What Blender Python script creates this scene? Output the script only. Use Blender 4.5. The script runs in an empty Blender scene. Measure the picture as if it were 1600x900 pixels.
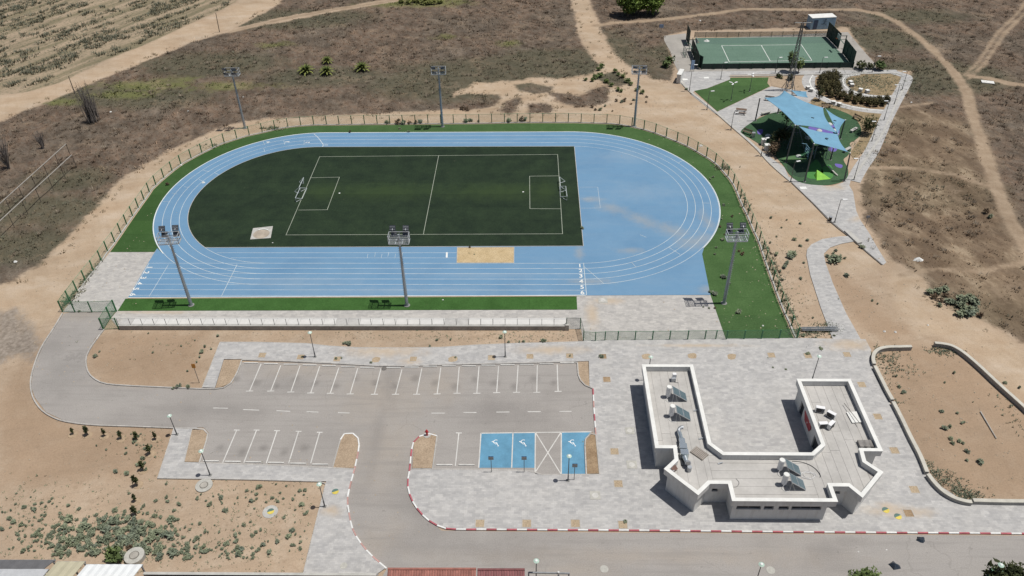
import bpy, bmesh, math, random
import numpy as np
from mathutils import Vector, Matrix
from mathutils.geometry import tessellate_polygon
random.seed(7); RNG = np.random.RandomState(7)
PI = math.pi
# ------------------------------------------------------------------ camera
CAM_H = 68.64; FPX = 1238.665
YAW, PITCH, ROLL = -0.0283308, 0.6628538, -0.0164119
def cam_axes():
    cy, sy = math.cos(YAW), math.sin(YAW)
    f = np.array([sy*math.cos(PITCH), cy*math.cos(PITCH), -math.sin(PITCH)])
    r = np.array([cy, -sy, 0.]); u = np.cross(r, f)
    cr, sr = math.cos(ROLL), math.sin(ROLL)
    return cr*r+sr*u, -sr*r+cr*u, f
CR, CU, CF = cam_axes()
sc = bpy.context.scene
COL = sc.collection
cam = bpy.data.cameras.new('camera'); camo = bpy.data.objects.new('camera', cam); COL.objects.link(camo)
cam.sensor_width = 36.0; cam.lens = FPX/1600*36.0; cam.clip_end = 6000; cam.clip_start = 0.5
M4 = Matrix.Identity(4)
for i in range(3):
    M4[i][0] = CR[i]; M4[i][1] = CU[i]; M4[i][2] = -CF[i]
M4[2][3] = CAM_H
camo.matrix_world = M4
sc.camera = camo
# ------------------------------------------------------------------ light
SUN_EL = math.radians(71.5); SAZ = 0.012      # sun stands high over +X
sdir = Vector((math.cos(SUN_EL)*math.cos(SAZ), math.cos(SUN_EL)*math.sin(SAZ), math.sin(SUN_EL)))
wd = bpy.data.worlds.new('World'); sc.world = wd; wd.use_nodes = True
wn = wd.node_tree.nodes; wl = wd.node_tree.links
sky = wn.new('ShaderNodeTexSky'); sky.sky_type = 'NISHITA'; sky.sun_disc = False
sky.sun_elevation = SUN_EL; sky.sun_rotation = math.radians(90)-SAZ
sky.dust_density = 2.0
wn['Background'].inputs[1].default_value = 0.05
wl.new(sky.outputs[0], wn['Background'].inputs[0])
sl = bpy.data.lights.new('sun', 'SUN'); sl.energy = 3.8; sl.angle = math.radians(0.5); sl.color = (1.0, 0.965, 0.91)
so = bpy.data.objects.new('sun', sl); COL.objects.link(so)
so.rotation_euler = sdir.to_track_quat('Z', 'Y').to_euler(); so.location = (0, 0, 120)
sc.view_settings.view_transform = 'Standard'; sc.view_settings.look = 'None'
sc.view_settings.exposure = 0.06; sc.view_settings.gamma = 1.0
sc.view_settings.use_curve_mapping = False
# ------------------------------------------------------------------ pixel -> place
def g(px, py, z=0.0):
    ray = CF + (px-800)/FPX*CR - (py-450)/FPX*CU
    t = (z-CAM_H)/ray[2]
    return Vector((ray[0]*t, ray[1]*t, z))
def proj(v):
    d = np.array([v[0], v[1], v[2]-CAM_H]); z = d@CF
    return 800+FPX*(d@CR)/z, 450-FPX*(d@CU)/z
def hgt(base, top):
    """height of an upright thing whose foot and top show at these places"""
    b = g(*base); lo, hi = 0.0, 40.0
    for _ in range(40):
        m = (lo+hi)/2
        if proj((b.x, b.y, m))[1] > top[1]: lo = m
        else: hi = m
    return m
def gs(pts, z=0.0): return [g(p[0], p[1], z) for p in pts]
# ------------------------------------------------------------------ materials
MATS = {}
def nt(name):
    m = bpy.data.materials.new(name); m.use_nodes = True
    t = m.node_tree; b = t.nodes['Principled BSDF']
    return m, t, b
def noise_col(t, scale, detail=4, rough=0.6, coord=None, stretch=None, w=None):
    n = t.nodes.new('ShaderNodeTexNoise'); n.inputs['Scale'].default_value = scale
    n.inputs['Detail'].default_value = detail; n.inputs['Roughness'].default_value = rough
    c = coord
    if c is None:
        geo = t.nodes.new('ShaderNodeNewGeometry'); c = geo.outputs['Position']
    if stretch:
        mp = t.nodes.new('ShaderNodeMapping')
        if len(stretch) > 3:
            mp.vector_type = 'TEXTURE'; mp.inputs['Scale'].default_value = tuple(1/q for q in stretch[:3]); mp.inputs['Rotation'].default_value = (0, 0, stretch[3])
        else: mp.inputs['Scale'].default_value = stretch[:3]
        t.links.new(c, mp.inputs[0]); c = mp.outputs[0]
    t.links.new(c, n.inputs['Vector'])
    return n.outputs['Fac']
def ramp(t, fac, stops):
    r = t.nodes.new('ShaderNodeValToRGB'); e = r.color_ramp.elements
    while len(e) < len(stops): e.new(0.5)
    for k, (p, c) in enumerate(stops):
        e[k].position = p; e[k].color = (*c, 1) if len(c) == 3 else c
    t.links.new(fac, r.inputs[0]); return r.outputs[0]
def grey(v): return (v, v, v)
def mixc(t, fac, a, b, mode='MIX'):
    m = t.nodes.new('ShaderNodeMix'); m.data_type = 'RGBA'; m.blend_type = mode
    if isinstance(fac, float): m.inputs[0].default_value = fac
    else: t.links.new(fac, m.inputs[0])
    for i, v in ((6, a), (7, b)):
        if isinstance(v, tuple): m.inputs[i].default_value = (*v[:3], 1)
        else: t.links.new(v, m.inputs[i])
    return m.outputs[2]
def mth(t, op, a, b=None, c=None, clamp=False):
    m = t.nodes.new('ShaderNodeMath'); m.operation = op; m.use_clamp = clamp
    for i, v in enumerate((a, b, c)):
        if v is None: continue
        if isinstance(v, (int, float)): m.inputs[i].default_value = v
        else: t.links.new(v, m.inputs[i])
    return m.outputs[0]
def sstep(t, v, lo, hi):
    m = t.nodes.new('ShaderNodeMapRange'); m.interpolation_type = 'SMOOTHSTEP'
    t.links.new(v, m.inputs[0]); m.inputs[1].default_value = lo; m.inputs[2].default_value = hi
    return m.outputs[0]
def bump(t, b, h, strength=0.4, dist=0.05):
    n = t.nodes.new('ShaderNodeBump'); n.inputs['Strength'].default_value = strength; n.inputs['Distance'].default_value = dist
    t.links.new(h, n.inputs['Height']); t.links.new(n.outputs[0], b.inputs['Normal'])
def mat(name, col, rough=0.7, metal=0.0, var=0.18, scale=1.5, fine=None, bmp=0.0, objvar=0.0, spec=0.3, coord=None):
    """plain surface with two scales of wear"""
    if name in MATS: return MATS[name]
    m, t, b = nt(name)
    f1 = noise_col(t, scale, 5); dark = tuple(c*(1-var) for c in col); lite = tuple(min(1, c*(1+var)) for c in col)
    c = ramp(t, f1, [(0.3, dark), (0.7, lite)])
    if fine:
        f2 = noise_col(t, fine, 3)
        c = mixc(t, 1.0, c, ramp(t, f2, [(0.3, grey(1-var*0.7)), (0.7, grey(1.0))]), 'MULTIPLY')
        if bmp: bump(t, b, f2, bmp)
    if objvar:
        oi = t.nodes.new('ShaderNodeObjectInfo')
        c = mixc(t, 1.0, c, ramp(t, oi.outputs['Random'], [(0.0, grey(1-objvar)), (1.0, grey(1.0))]), 'MULTIPLY')
    t.links.new(c, b.inputs['Base Color']); b.inputs['Roughness'].default_value = rough
    b.inputs['Metallic'].default_value = metal; b.inputs['Specular IOR Level'].default_value = spec
    MATS[name] = m; return m
# ------------------------------------------------------------------ builders
class MB:
    def __init__(s): s.v = []; s.f = []
    def quad(s, *p):
        k = len(s.v); s.v += [tuple(q) for q in p]; s.f.append(tuple(range(k, k+len(p)))); return s
    def box(s, c, d, rz=0.0, tilt=None):
        k = len(s.v); R = Matrix.Rotation(rz, 3, 'Z')
        if tilt is not None: R = R @ tilt
        c = Vector(c)
        for x in (-.5, .5):
            for y in (-.5, .5):
                for z in (-.5, .5): s.v.append(tuple(c+R@Vector((x*d[0], y*d[1], z*d[2]))))
        for f in ((0,1,3,2),(4,6,7,5),(0,4,5,1),(2,3,7,6),(0,2,6,4),(1,5,7,3)): s.f.append(tuple(k+i for i in f))
        return s
    def beam(s, a, b, w, h=None):
        a = Vector(a); b = Vector(b); h = h or w; d = b-a; L = d.length
        if L < 1e-6: return s
        z = d/L; x = Vector((0,0,1)).cross(z)
        if x.length < 1e-3: x = Vector((1,0,0))
        x.normalize(); y = z.cross(x); k = len(s.v)
        for p in (a, b):
            for sx, sy in ((-1,-1),(1,-1),(1,1),(-1,1)): s.v.append(tuple(p+x*sx*w/2+y*sy*h/2))
        for i in range(4): s.f.append((k+i, k+(i+1)%4, k+4+(i+1)%4, k+4+i))
        s.f.append((k+3,k+2,k+1,k)); s.f.append((k+4,k+5,k+6,k+7)); return s
    def tube(s, a, b, r0, r1=None, n=8, cap=True):
        a = Vector(a); b = Vector(b); r1 = r0 if r1 is None else r1; d = (b-a)
        if d.length < 1e-6: return s
        z = d.normalized(); x = z.orthogonal().normalized(); y = z.cross(x); k = len(s.v)
        for p, r in ((a, r0), (b, r1)):
            for i in range(n):
                t = 2*PI*i/n; s.v.append(tuple(p+x*math.cos(t)*r+y*math.sin(t)*r))
        for i in range(n): s.f.append((k+i, k+(i+1)%n, k+n+(i+1)%n, k+n+i))
        if cap: s.f.append(tuple(k+n-1-i for i in range(n))); s.f.append(tuple(k+n+i for i in range(n)))
        return s
    def path(s, pts, r, n=5):
        for a, b in zip(pts[:-1], pts[1:]): s.tube(a, b, r, r, n)
        return s
    def prism(s, pts, z0, z1):
        """closed outline extruded upwards"""
        pts = ccw([Vector((p[0], p[1], 0)) for p in pts]); n = len(pts); k = len(s.v)
        s.v += [(p.x, p.y, z0) for p in pts]+[(p.x, p.y, z1) for p in pts]
        for i in range(n): s.f.append((k+i, k+(i+1)%n, k+n+(i+1)%n, k+n+i))
        for tri in tri_up(pts): s.f.append(tuple(k+n+i for i in tri))
        return s
    def sheet(s, pts, z=0.0):
        pts = ccw([Vector((p[0], p[1], 0)) for p in pts]); k = len(s.v)
        s.v += [(p.x, p.y, z) for p in pts]
        for tri in tri_up(pts): s.f.append(tuple(k+i for i in tri))
        return s
    def strip(s, pts, w, z=0.0, closed=False):
        """flat ribbon following a line"""
        L, R = offset_line(pts, w/2, closed), offset_line(pts, -w/2, closed); n = len(pts)
        k = len(s.v); s.v += [(p.x, p.y, z) for p in L]+[(p.x, p.y, z) for p in R]
        for i in range(n if closed else n-1):
            j = (i+1) % n; s.f.append((k+n+i, k+n+j, k+j, k+i))
        return s
    def wallstrip(s, pts, w, z0, z1, closed=False):
        L, R = offset_line(pts, w/2, closed), offset_line(pts, -w/2, closed); n = len(pts); k = len(s.v)
        for P, z in ((L, z0), (R, z0), (R, z1), (L, z1)): s.v += [(p.x, p.y, z) for p in P]
        for i in range(n if closed else n-1):
            j = (i+1) % n
            for a, b in ((0,1),(1,2),(2,3),(3,0)): s.f.append((k+a*n+i, k+a*n+j, k+b*n+j, k+b*n+i))
        if not closed:
            for i in (0, n-1): s.f.append((k+i, k+n+i, k+2*n+i, k+3*n+i))
        return s
    def mesh(s, name, m=None, smooth=False):
        me = bpy.data.meshes.new(name); me.from_pydata(s.v, [], s.f)
        bm = bmesh.new(); bm.from_mesh(me); bmesh.ops.recalc_face_normals(bm, faces=bm.faces) if s.closed_ok() else None
        bm.to_mesh(me); bm.free()
        if m: me.materials.append(m)
        if smooth:
            for p in me.polygons: p.use_smooth = True
        return me
    def closed_ok(s): return len(s.f) < 4000
def ccw(p):
    a = sum(p[i].x*p[(i+1)%len(p)].y-p[(i+1)%len(p)].x*p[i].y for i in range(len(p)))
    return p if a > 0 else p[::-1]
def tri_up(p):
    out = []
    for t in tessellate_polygon([p]):
        a, b, c = (p[i] for i in t)
        cr = (b.x-a.x)*(c.y-a.y)-(b.y-a.y)*(c.x-a.x)
        if abs(cr) < 1e-9: continue
        out.append(tuple(t) if cr > 0 else tuple(t[::-1]))
    return out
def offset_line(pts, d, closed=False):
    n = len(pts); out = []
    for i in range(n):
        a = pts[(i-1) % n] if (closed or i > 0) else None
        c = pts[(i+1) % n] if (closed or i < n-1) else None
        b = pts[i]; ns = []
        for u, v in ((a, b), (b, c)):
            if u is None or v is None: continue
            e = Vector((v[0]-u[0], v[1]-u[1])); 
            if e.length > 1e-9: e.normalize(); ns.append(Vector((-e.y, e.x)))
        m = sum(ns, Vector((0, 0)))
        if m.length < 1e-6: m = ns[0].copy()
        m.normalize(); k = d/max(0.35, m.dot(ns[0]))
        out.append(Vector((b[0]+m.x*k, b[1]+m.y*k, 0)))
    return out
def inset(pts, d):
    p = ccw([Vector((q[0], q[1], 0)) for q in pts]); return offset_line(p, d, True)
def resample(pts, step, closed=False):
    P = [Vector((p[0], p[1], 0)) for p in pts]
    if closed: P.append(P[0].copy())
    L = [0]
    for a, b in zip(P[:-1], P[1:]): L.append(L[-1]+(b-a).length)
    n = max(1, round(L[-1]/step)); out = []
    j = 0
    for i in range(n+1):
        s = L[-1]*i/n
        while j < len(L)-2 and L[j+1] < s: j += 1
        t = (s-L[j])/max(1e-9, L[j+1]-L[j]); out.append(P[j].lerp(P[j+1], t))
    return out
def smooth_line(pts, n=6, closed=False):
    """Catmull-Rom through the points"""
    P = [Vector((p[0], p[1], p[2] if len(p) > 2 else 0)) for p in pts]; m = len(P); out = []
    for i in range(m if closed else m-1):
        if closed: a, b, c, d = P[(i-1)%m], P[i], P[(i+1)%m], P[(i+2)%m]
        else: a, b, c, d = P[max(0,i-1)], P[i], P[i+1], P[min(m-1,i+2)]
        for k in range(n):
            t = k/n
            out.append(0.5*((2*b)+(-a+c)*t+(2*a-5*b+4*c-d)*t*t+(-a+3*b-3*c+d)*t**3))
    if not closed: out.append(P[-1])
    return out
def clip_half(p, ax, val, keep_gt):
    out = []; n = len(p)
    for i in range(n):
        a, b = p[i], p[(i+1)%n]
        ia = (a[ax] >= val) == keep_gt; ib = (b[ax] >= val) == keep_gt
        if ia: out.append(a)
        if ia != ib:
            t = (val-a[ax])/(b[ax]-a[ax]); out.append(a.lerp(b, t))
    return out
def clip_rect(p, x0, x1, y0, y1):
    for ax, v, k in ((0, x0, True), (0, x1, False), (1, y0, True), (1, y1, False)):
        p = clip_half(p, ax, v, k)
        if len(p) < 3: return []
    return p
def area(p): return abs(sum(p[i][0]*p[(i+1)%len(p)][1]-p[(i+1)%len(p)][0]*p[i][1] for i in range(len(p))))/2
# ------------------------------------------------------------------ objects
def thing(name, label, cat, loc=(0,0,0), rz=0.0, group=None):
    o = bpy.data.objects.new(name, None); COL.objects.link(o); o.empty_display_size = 0.3
    o.location = loc; o.rotation_euler = (0, 0, rz); o['label'] = label; o['category'] = cat
    if group: o['group'] = group
    return o
def link(name, me, parent=None, loc=None, rz=None, scale=None):
    o = bpy.data.objects.new(name, me); COL.objects.link(o)
    if parent: o.parent = parent
    if loc is not None: o.location = loc
    if rz is not None: o.rotation_euler = (0, 0, rz)
    if scale is not None: o.scale = scale
    return o
def part(name, mb, m, parent, smooth=False, label=None, **kw):
    o = link(name, mb.mesh(name, m, smooth), parent, **kw)
    if label: o['label'] = label
    return o
def single(name, mb, m, label, cat, loc=(0,0,0), rz=0.0, group=None, smooth=False):
    o = link(name, mb.mesh(name, m, smooth), None, loc, rz); o['label'] = label; o['category'] = cat
    if group: o['group'] = group
    return o
def struct(name, mb=None, m=None, parent=None):
    if mb is None: o = bpy.data.objects.new(name, None); COL.objects.link(o)
    else: o = link(name, mb.mesh(name, m))
    if parent: o.parent = parent
    else: o['kind'] = 'structure'
    return o
def dup(root, loc, rz=None, label=None, group=None, scale=None):
    def rec(o, par):
        c = o.copy(); COL.objects.link(c)
        if par: c.parent = par
        for ch in KIDS.get(o.name, []): rec(ch, c)
        return c
    KIDS = {}
    for o in root.children_recursive: KIDS.setdefault(o.parent.name, []).append(o)
    r = rec(root, None); r.location = loc
    if rz is not None: r.rotation_euler = (0, 0, rz)
    if scale is not None: r.scale = scale
    if label: r['label'] = label
    if group: r['group'] = group
    return r
ORD = ['first','second','third','fourth','fifth','sixth','seventh','eighth','ninth','tenth','eleventh','twelfth','thirteenth','fourteenth','fifteenth','sixteenth','seventeenth','eighteenth','nineteenth','twentieth']
def curve_text(txt, size, rz, loc, m, name, parent):
    cu = bpy.data.curves.new('lettering', 'FONT'); cu.body = txt; cu.size = size; cu.align_x = 'CENTER'; cu.align_y = 'CENTER'
    cu.offset = size*0.02
    tmp = bpy.data.objects.new('lettering', cu); COL.objects.link(tmp)
    dg = bpy.context.evaluated_depsgraph_get(); me = bpy.data.meshes.new_from_object(tmp.evaluated_get(dg))
    bpy.data.objects.remove(tmp); me.materials.clear(); me.materials.append(m)
    return link(name, me, parent, loc, rz)
# ------------------------------------------------------------------ terrain
def sd_poly(P, poly, lim=9.0):
    """signed distance to an outline, plus inside, clamped"""
    poly = np.array([(p[0], p[1]) for p in poly]); out = np.full(len(P), -lim)
    lo = poly.min(0)-lim; hi = poly.max(0)+lim
    idx = np.where((P[:,0]>lo[0])&(P[:,0]<hi[0])&(P[:,1]>lo[1])&(P[:,1]<hi[1]))[0]
    if len(idx) == 0: return out
    Q = P[idx]; d = np.full(len(Q), 1e9); ins = np.zeros(len(Q), bool)
    for a, b in zip(poly, np.roll(poly, -1, 0)):
        e = b-a; L = (e@e) or 1e-9; t = np.clip(((Q-a)@e)/L, 0, 1)
        d = np.minimum(d, ((Q-a-t[:,None]*e)**2).sum(1))
        c = ((a[1] > Q[:,1]) != (b[1] > Q[:,1]))
        with np.errstate(divide='ignore', invalid='ignore'):
            xi = (b[0]-a[0])*(Q[:,1]-a[1])/(b[1]-a[1])+a[0]
        ins ^= c & (Q[:,0] < xi)
    d = np.sqrt(d); out[idx] = np.clip(np.where(ins, d, -d), -lim, lim); return out
def sd_line(P, pts, hw, lim=9.0):
    pts = np.array([(p[0], p[1]) for p in pts]); d = np.full(len(P), 1e9)
    for a, b in zip(pts[:-1], pts[1:]):
        e = b-a; L = (e@e) or 1e-9; t = np.clip(((P-a)@e)/L, 0, 1)
        d = np.minimum(d, ((P-a-t[:,None]*e)**2).sum(1))
    return np.clip(hw-np.sqrt(d), -lim, lim)
def sd_ell(P, c, rx, ry, lim=9.0):
    q = np.sqrt(((P[:,0]-c.x)/rx)**2+((P[:,1]-c.y)/ry)**2)
    return np.clip((1-q)*min(rx, ry), -lim, lim)
def vnoise(x, y, cell, seed):
    r = np.random.RandomState(seed); T = r.rand(256, 256)
    u = x/cell; v = y/cell; i = np.floor(u).astype(int); j = np.floor(v).astype(int); a = u-i; b = v-j
    a = a*a*(3-2*a); b = b*b*(3-2*b)
    q = lambda m, n: T[m & 255, n & 255]
    return (q(i,j)*(1-a)+q(i+1,j)*a)*(1-b)+(q(i,j+1)*(1-a)+q(i+1,j+1)*a)*b
FAR = -330
dry_polys = [
 [(-700,560),(0,190),(50,168),(110,145),(170,119),(230,95),(290,70),(345,52),(400,42),(500,23),(620,2),(700,-14),(760,FAR),(870,FAR),(893,5),(900,40),(905,60),(922,85),(936,104),(928,114),(900,120),(870,123),(840,121),(800,126),(765,129),(742,128),(728,138),(705,144),(712,156),(735,166),(720,170),(600,177),(520,180),(430,185),(385,189),(335,202),(300,219),(262,236),(240,249),(205,269),(175,291),(150,326),(120,354),(90,387),(60,414),(20,438),(-60,452),(-500,600)],
 [(440,5),(372,42),(450,25),(610,-2),(700,-20),(760,FAR),(470,FAR)],
 [(895,FAR),(912,-20),(924,5),(937,40),(947,62),(965,88),(990,106),(1020,122),(1050,128),(1052,105),(1045,75),(1037,57),(1070,48),(1325,42),(1350,80),(1372,108),(1425,112),(1422,128),(1398,172),(1376,222),(1352,258),(1345,300),(1352,340),(1372,372),(1392,408),(1440,428),(1458,458),(1490,484),(1540,500),(1572,520),(1610,545),(1800,640),(2400,700),(2600,100),(2400,FAR)],
 [(806,132),(830,130),(848,134),(866,135),(862,142),(840,146),(812,143)],
 [(855,143),(880,146),(905,150),(925,140),(945,132),(955,138),(950,155),(932,166),(900,168),(870,158)],
 [(822,162),(845,160),(866,168),(862,177),(828,177)],
 [(781,172),(790,160),(806,152),(815,156),(806,172),(795,177)],
 [(708,150),(730,145),(760,147),(782,146),(784,154),(768,166),(740,172),(715,170)],
 [(930,118),(965,112),(972,120),(980,130),(968,136),(945,130)],
]
sand_polys = [
 [(-200,520),(0,442),(60,412),(120,352),(175,290),(240,248),(300,218),(385,188),(600,176),(720,169),(712,145),(730,126),(800,126),(935,112),(948,106),(1000,118),(1048,130),(1085,150),(1160,205),(1240,285),(1340,350),(1400,412),(1330,430),(1270,380),(1215,400),(1180,340),(1100,235),(1000,200),(600,195),(430,205),(300,250),(190,370),(110,480),(40,520),(-60,560)],
 [(0,150),(40,146),(90,132),(135,111),(180,89),(230,69),(290,41),(340,19),(372,3),(400,-22),(460,FAR),(540,FAR),(470,-18),(430,10),(375,38),(340,52),(290,70),(230,95),(170,119),(110,145),(50,168),(0,190),(-700,560),(-700,470)],
 [(893,FAR),(893,0),(904,50),(920,80),(945,110),(975,125),(1010,122),(985,106),(962,88),(945,62),(935,40),(920,0),(912,FAR)],
 [(1395,420),(1440,430),(1480,480),(1560,520),(1620,560),(1800,680),(1640,660),(1590,625),(1530,560),(1480,528),(1440,520),(1400,480)],
]
roads = [([(360,50),(400,39),(450,28),(520,15),(620,0),(760,-22)], 0.8),
 ([(930,40),(960,36),(1040,30),(1120,20),(1160,14),(1250,15),(1340,15),(1375,22)], 0.9),
 ([(1370,20),(1400,33),(1435,58),(1460,80),(1490,112)], 0.95),
 ([(1490,112),(1510,140),(1520,180),(1535,225),(1555,290),(1580,345),(1640,450)], 1.15),
 ([(1508,118),(1530,95),(1560,50),(1590,20),(1620,-20)], .35), ([(1515,122),(1540,97),(1569,53),(1602,20)], .35),
 ([(1515,118),(1545,122),(1575,130),(1660,140)], 0.9),
 ([(1405,430),(1460,420),(1530,425),(1600,410)], 0.4),
 ([(1345,165),(1400,168),(1460,160)], 0.3), ([(1350,262),(1420,262),(1490,272),(1545,290)], 0.5),
]
reddish = [[(1368,545),(1460,540),(1520,565),(1620,650),(1680,780),(1500,782),(1462,752),(1425,690),(1390,625)],
           [(130,520),(320,520),(310,605),(180,600),(140,575)],[(60,540),(0,620),(0,760),(240,740),(280,672),(120,662),(50,620)],
           [(1300,420),(1370,470),(1420,520),(1380,530),(1330,500),(1290,440)]]
darkp = [[(-40,500),(20,480),(45,500),(60,540),(48,565),(20,560),(-40,590)]]
tan = [[(1345,180),(1420,160),(1520,190),(1560,300),(1640,450),(1640,560),(1540,505),(1440,430),(1385,405),(1345,300)]]
weeds = [(232,134,9,2.6),(205,148,6,1.6),(350,134,7,1.6),(262,124,4,1.4),(655,4,13,3),(700,58,2,1.2),(90,160,3.5,1.6),(795,68,2,1.5),(430,70,3,1.4)]
olive = [(700,130,18,9),(820,112,30,8),(880,100,20,9),(330,100,16,7),(440,30,20,7),(520,25,10,5),(70,330,14,5),(30,385,10,5),(110,280,7,4),(1460,120,16,9),(1340,60,16,8),(1450,300,12,6),(1500,480,9,5),(1350,110,10,5),(1420,270,8,5),(1050,85,7,6),(920,105,16,5),(500,120,14,5),(1430,25,12,5),(200,150,18,6),(1380,190,7,6),(960,75,5,10)]
fieldp = [(-700,450),(0,148),(40,144),(90,130),(135,109),(180,88),(230,68),(290,40),(340,18),(372,1),(400,-24),(470,FAR-30),(-900,FAR-30)]
xs = np.arange(-170, 165, 0.75); ys = np.arange(34, 262, 0.75)
grow = lambda s, e, n: s+(e-s)*(np.linspace(0, 1, n+1)[1:]**2.2)
xs = np.concatenate([grow(-170, -2500, 18)[::-1], xs, grow(xs[-1], 2500, 18)])
ys = np.concatenate([grow(34, -900, 14)[::-1], ys, grow(ys[-1], 3500, 18)])
GX, GY = np.meshgrid(xs, ys); P = np.c_[GX.ravel(), GY.ravel()]
def classes(P):
    C = {}
    un = lambda L: np.max(L, 0)
    C['dry'] = un([sd_poly(P, gs(q)) for q in dry_polys])
    C['sand'] = un([sd_poly(P, gs(q)) for q in sand_polys]+[sd_line(P, gs(q), w) for q, w in roads])
    C['road'] = un([sd_line(P, gs(q), w) for q, w in roads])
    C['red'] = un([sd_poly(P, gs(q)) for q in reddish])
    C['dark'] = un([sd_poly(P, gs(q)) for q in darkp])
    C['tan'] = un([sd_poly(P, gs(q)) for q in tan])
    C['weed'] = un([sd_ell(P, g(a, b), c, d) for a, b, c, d in weeds])
    C['olive'] = un([sd_ell(P, g(a, b), c, d) for a, b, c, d in olive])
    C['field'] = sd_poly(P, gs(fieldp))
    return C
CL = classes(P)
bx = vnoise(P[:,0], P[:,1], 3.1, 1)+0.5*vnoise(P[:,0], P[:,1], 1.4, 2)-0.75
amp = np.clip(np.maximum(CL['dry'], CL['field'])/3-0.2, 0, 1)
amp = np.where(CL['road'] > -0.5, 0.1, amp)
zz = -0.03+bx*0.24*amp+0.06*(vnoise(P[:,0], P[:,1], 0.9, 5)-0.5)*np.clip(np.minimum(-CL['dry'], 3), 0, 1)*0
nx, ny = len(xs), len(ys)
me = bpy.data.meshes.new('ground')
me.vertices.add(nx*ny); me.vertices.foreach_set('co', np.c_[P, zz].astype(np.float32).ravel())
ii, jj = np.meshgrid(np.arange(nx-1), np.arange(ny-1)); a = (jj*nx+ii).ravel()
F = np.c_[a, a+1, a+1+nx, a+nx]
me.loops.add(F.size); me.loops.foreach_set('vertex_index', F.ravel().astype(np.int32))
me.polygons.add(len(F)); me.polygons.foreach_set('loop_start', np.arange(0, F.size, 4, dtype=np.int32)); me.update()
me.polygons.foreach_set('use_smooth', np.ones(len(F), bool))
for k, v in CL.items():
    at = me.attributes.new(k, 'FLOAT', 'POINT'); at.data.foreach_set('value', v.astype(np.float32))
def ground_mat(name, tuft=False):
    m, t, b = nt(name)
    A = {}
    for k in CL:
        n = t.nodes.new('ShaderNodeAttribute'); n.attribute_name = k; A[k] = n.outputs['Fac']
    e1 = noise_col(t, 0.22, 6, 0.65); e2 = noise_col(t, 1.6, 4, 0.6); e3 = noise_col(t, 6, 3, 0.6)
    wob = mth(t, 'ADD', mth(t, 'MULTIPLY', mth(t, 'SUBTRACT', e1, 0.5), 7.0), mth(t, 'MULTIPLY', mth(t, 'SUBTRACT', e2, 0.5), 2.6))
    def edge(k, w=0.5, k2=1.0, off=0.0):
        s = mth(t, 'ADD', A[k], mth(t, 'MULTIPLY', wob, k2)); return sstep(t, mth(t, 'ADD', s, off), -w, w)
    big = noise_col(t, 0.045, 5, 0.6)
    # bare soil
    soil = ramp(t, big, [(0.3, (.35,.265,.188)), (0.5, (.395,.302,.217)), (0.72, (.335,.25,.174))])
    soil = mixc(t, mth(t, 'MULTIPLY', ramp(t, noise_col(t, 0.35, 5, .7), [(0.48, grey(0)), (0.66, grey(1))]), .6), soil, (.455,.37,.28))
    soil = mixc(t, mth(t, 'MULTIPLY', edge('red', 1.5, 0.6), 0.6), soil, (.295,.205,.135))
    soil = mixc(t, mth(t, 'MULTIPLY', ramp(t, noise_col(t, .55, 6, .75), [(0.56, grey(0)), (0.68, grey(1))]), .45), soil, (.25,.18,.12))
    soil = mixc(t, mth(t, 'MULTIPLY', ramp(t, noise_col(t, 1.0, 3, .5, stretch=(.1, 1.4, 1, .25)), [(0.55, grey(0)), (0.66, grey(1))]), .22), soil, (.27,.20,.14))
    sand = ramp(t, noise_col(t, 0.16, 6, .65, stretch=(1, 1.8, 1)), [(0.28, (.35,.25,.165)), (0.5, (.42,.325,.23)), (0.72, (.49,.405,.315))])
    c = mixc(t, mth(t, 'MULTIPLY', edge('sand', 1.2, 0.5), 0.85), soil, sand)
    rt = noise_col(t, 0.45, 6, .7)
    # striped field beyond the road
    d = (g(390, 10)-g(0, 168)); ang = math.atan2(d.y, d.x)
    st = noise_col(t, 0.33, 3, .55, stretch=(.10, 1.3, 1, ang))
    fcol = mixc(t, ramp(t, st, [(0.40, grey(0)), (0.60, grey(1))]), (.35,.275,.195), (.20,.17,.11))
    fcol = mixc(t, mth(t, 'MULTIPLY', ramp(t, e2, [(0.52, grey(0)), (0.66, grey(1))]), 0.75), fcol, (.105,.115,.075))
    c = mixc(t, edge('field', .5, .25), c, fcol)
    # dry brown grass
    g1 = noise_col(t, 0.07, 5, .6); g2 = noise_col(t, 0.9, 5, .7, stretch=(1.2, .55, 1, .5)); g3 = noise_col(t, 4.2, 4, .75)
    dry = ramp(t, g1, [(0.32, (.100,.070,.049)), (0.46, (.145,.102,.073)), (0.58, (.108,.082,.060)), (0.72, (.175,.142,.110))])
    dry = mixc(t, ramp(t, g2, [(0.38, grey(0)), (0.68, grey(.75))]), dry, (.175,.15,.122))
    dry = mixc(t, 1.0, dry, ramp(t, noise_col(t, .33, 5, .65, stretch=(1, .6, 1, .4)), [(0.32, grey(.62)), (0.5, grey(1.0)), (0.7, (1.45,1.4,1.36))]), 'MULTIPLY')
    dry = mixc(t, 1.0, dry, ramp(t, g3, [(0.3, grey(.6)), (0.68, grey(1.25))]), 'MULTIPLY')
    dry = mixc(t, mth(t, 'MULTIPLY', edge('olive', 2.5, 1.0), .6), dry, (.082,.085,.054))
    tanc = ramp(t, noise_col(t, .22, 5, .7, stretch=(1, .5, 1, .3)), [(0.42, (.135,.095,.062)), (0.55, (.23,.17,.113)), (0.64, (.37,.29,.20))])
    dry = mixc(t, mth(t, 'MULTIPLY', edge('tan', 4, 1.0), .75), dry, tanc)
    dry = mixc(t, mth(t, 'MULTIPLY', edge('weed', 1.6, 1.1), .75), dry, (.155,.165,.06))
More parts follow.
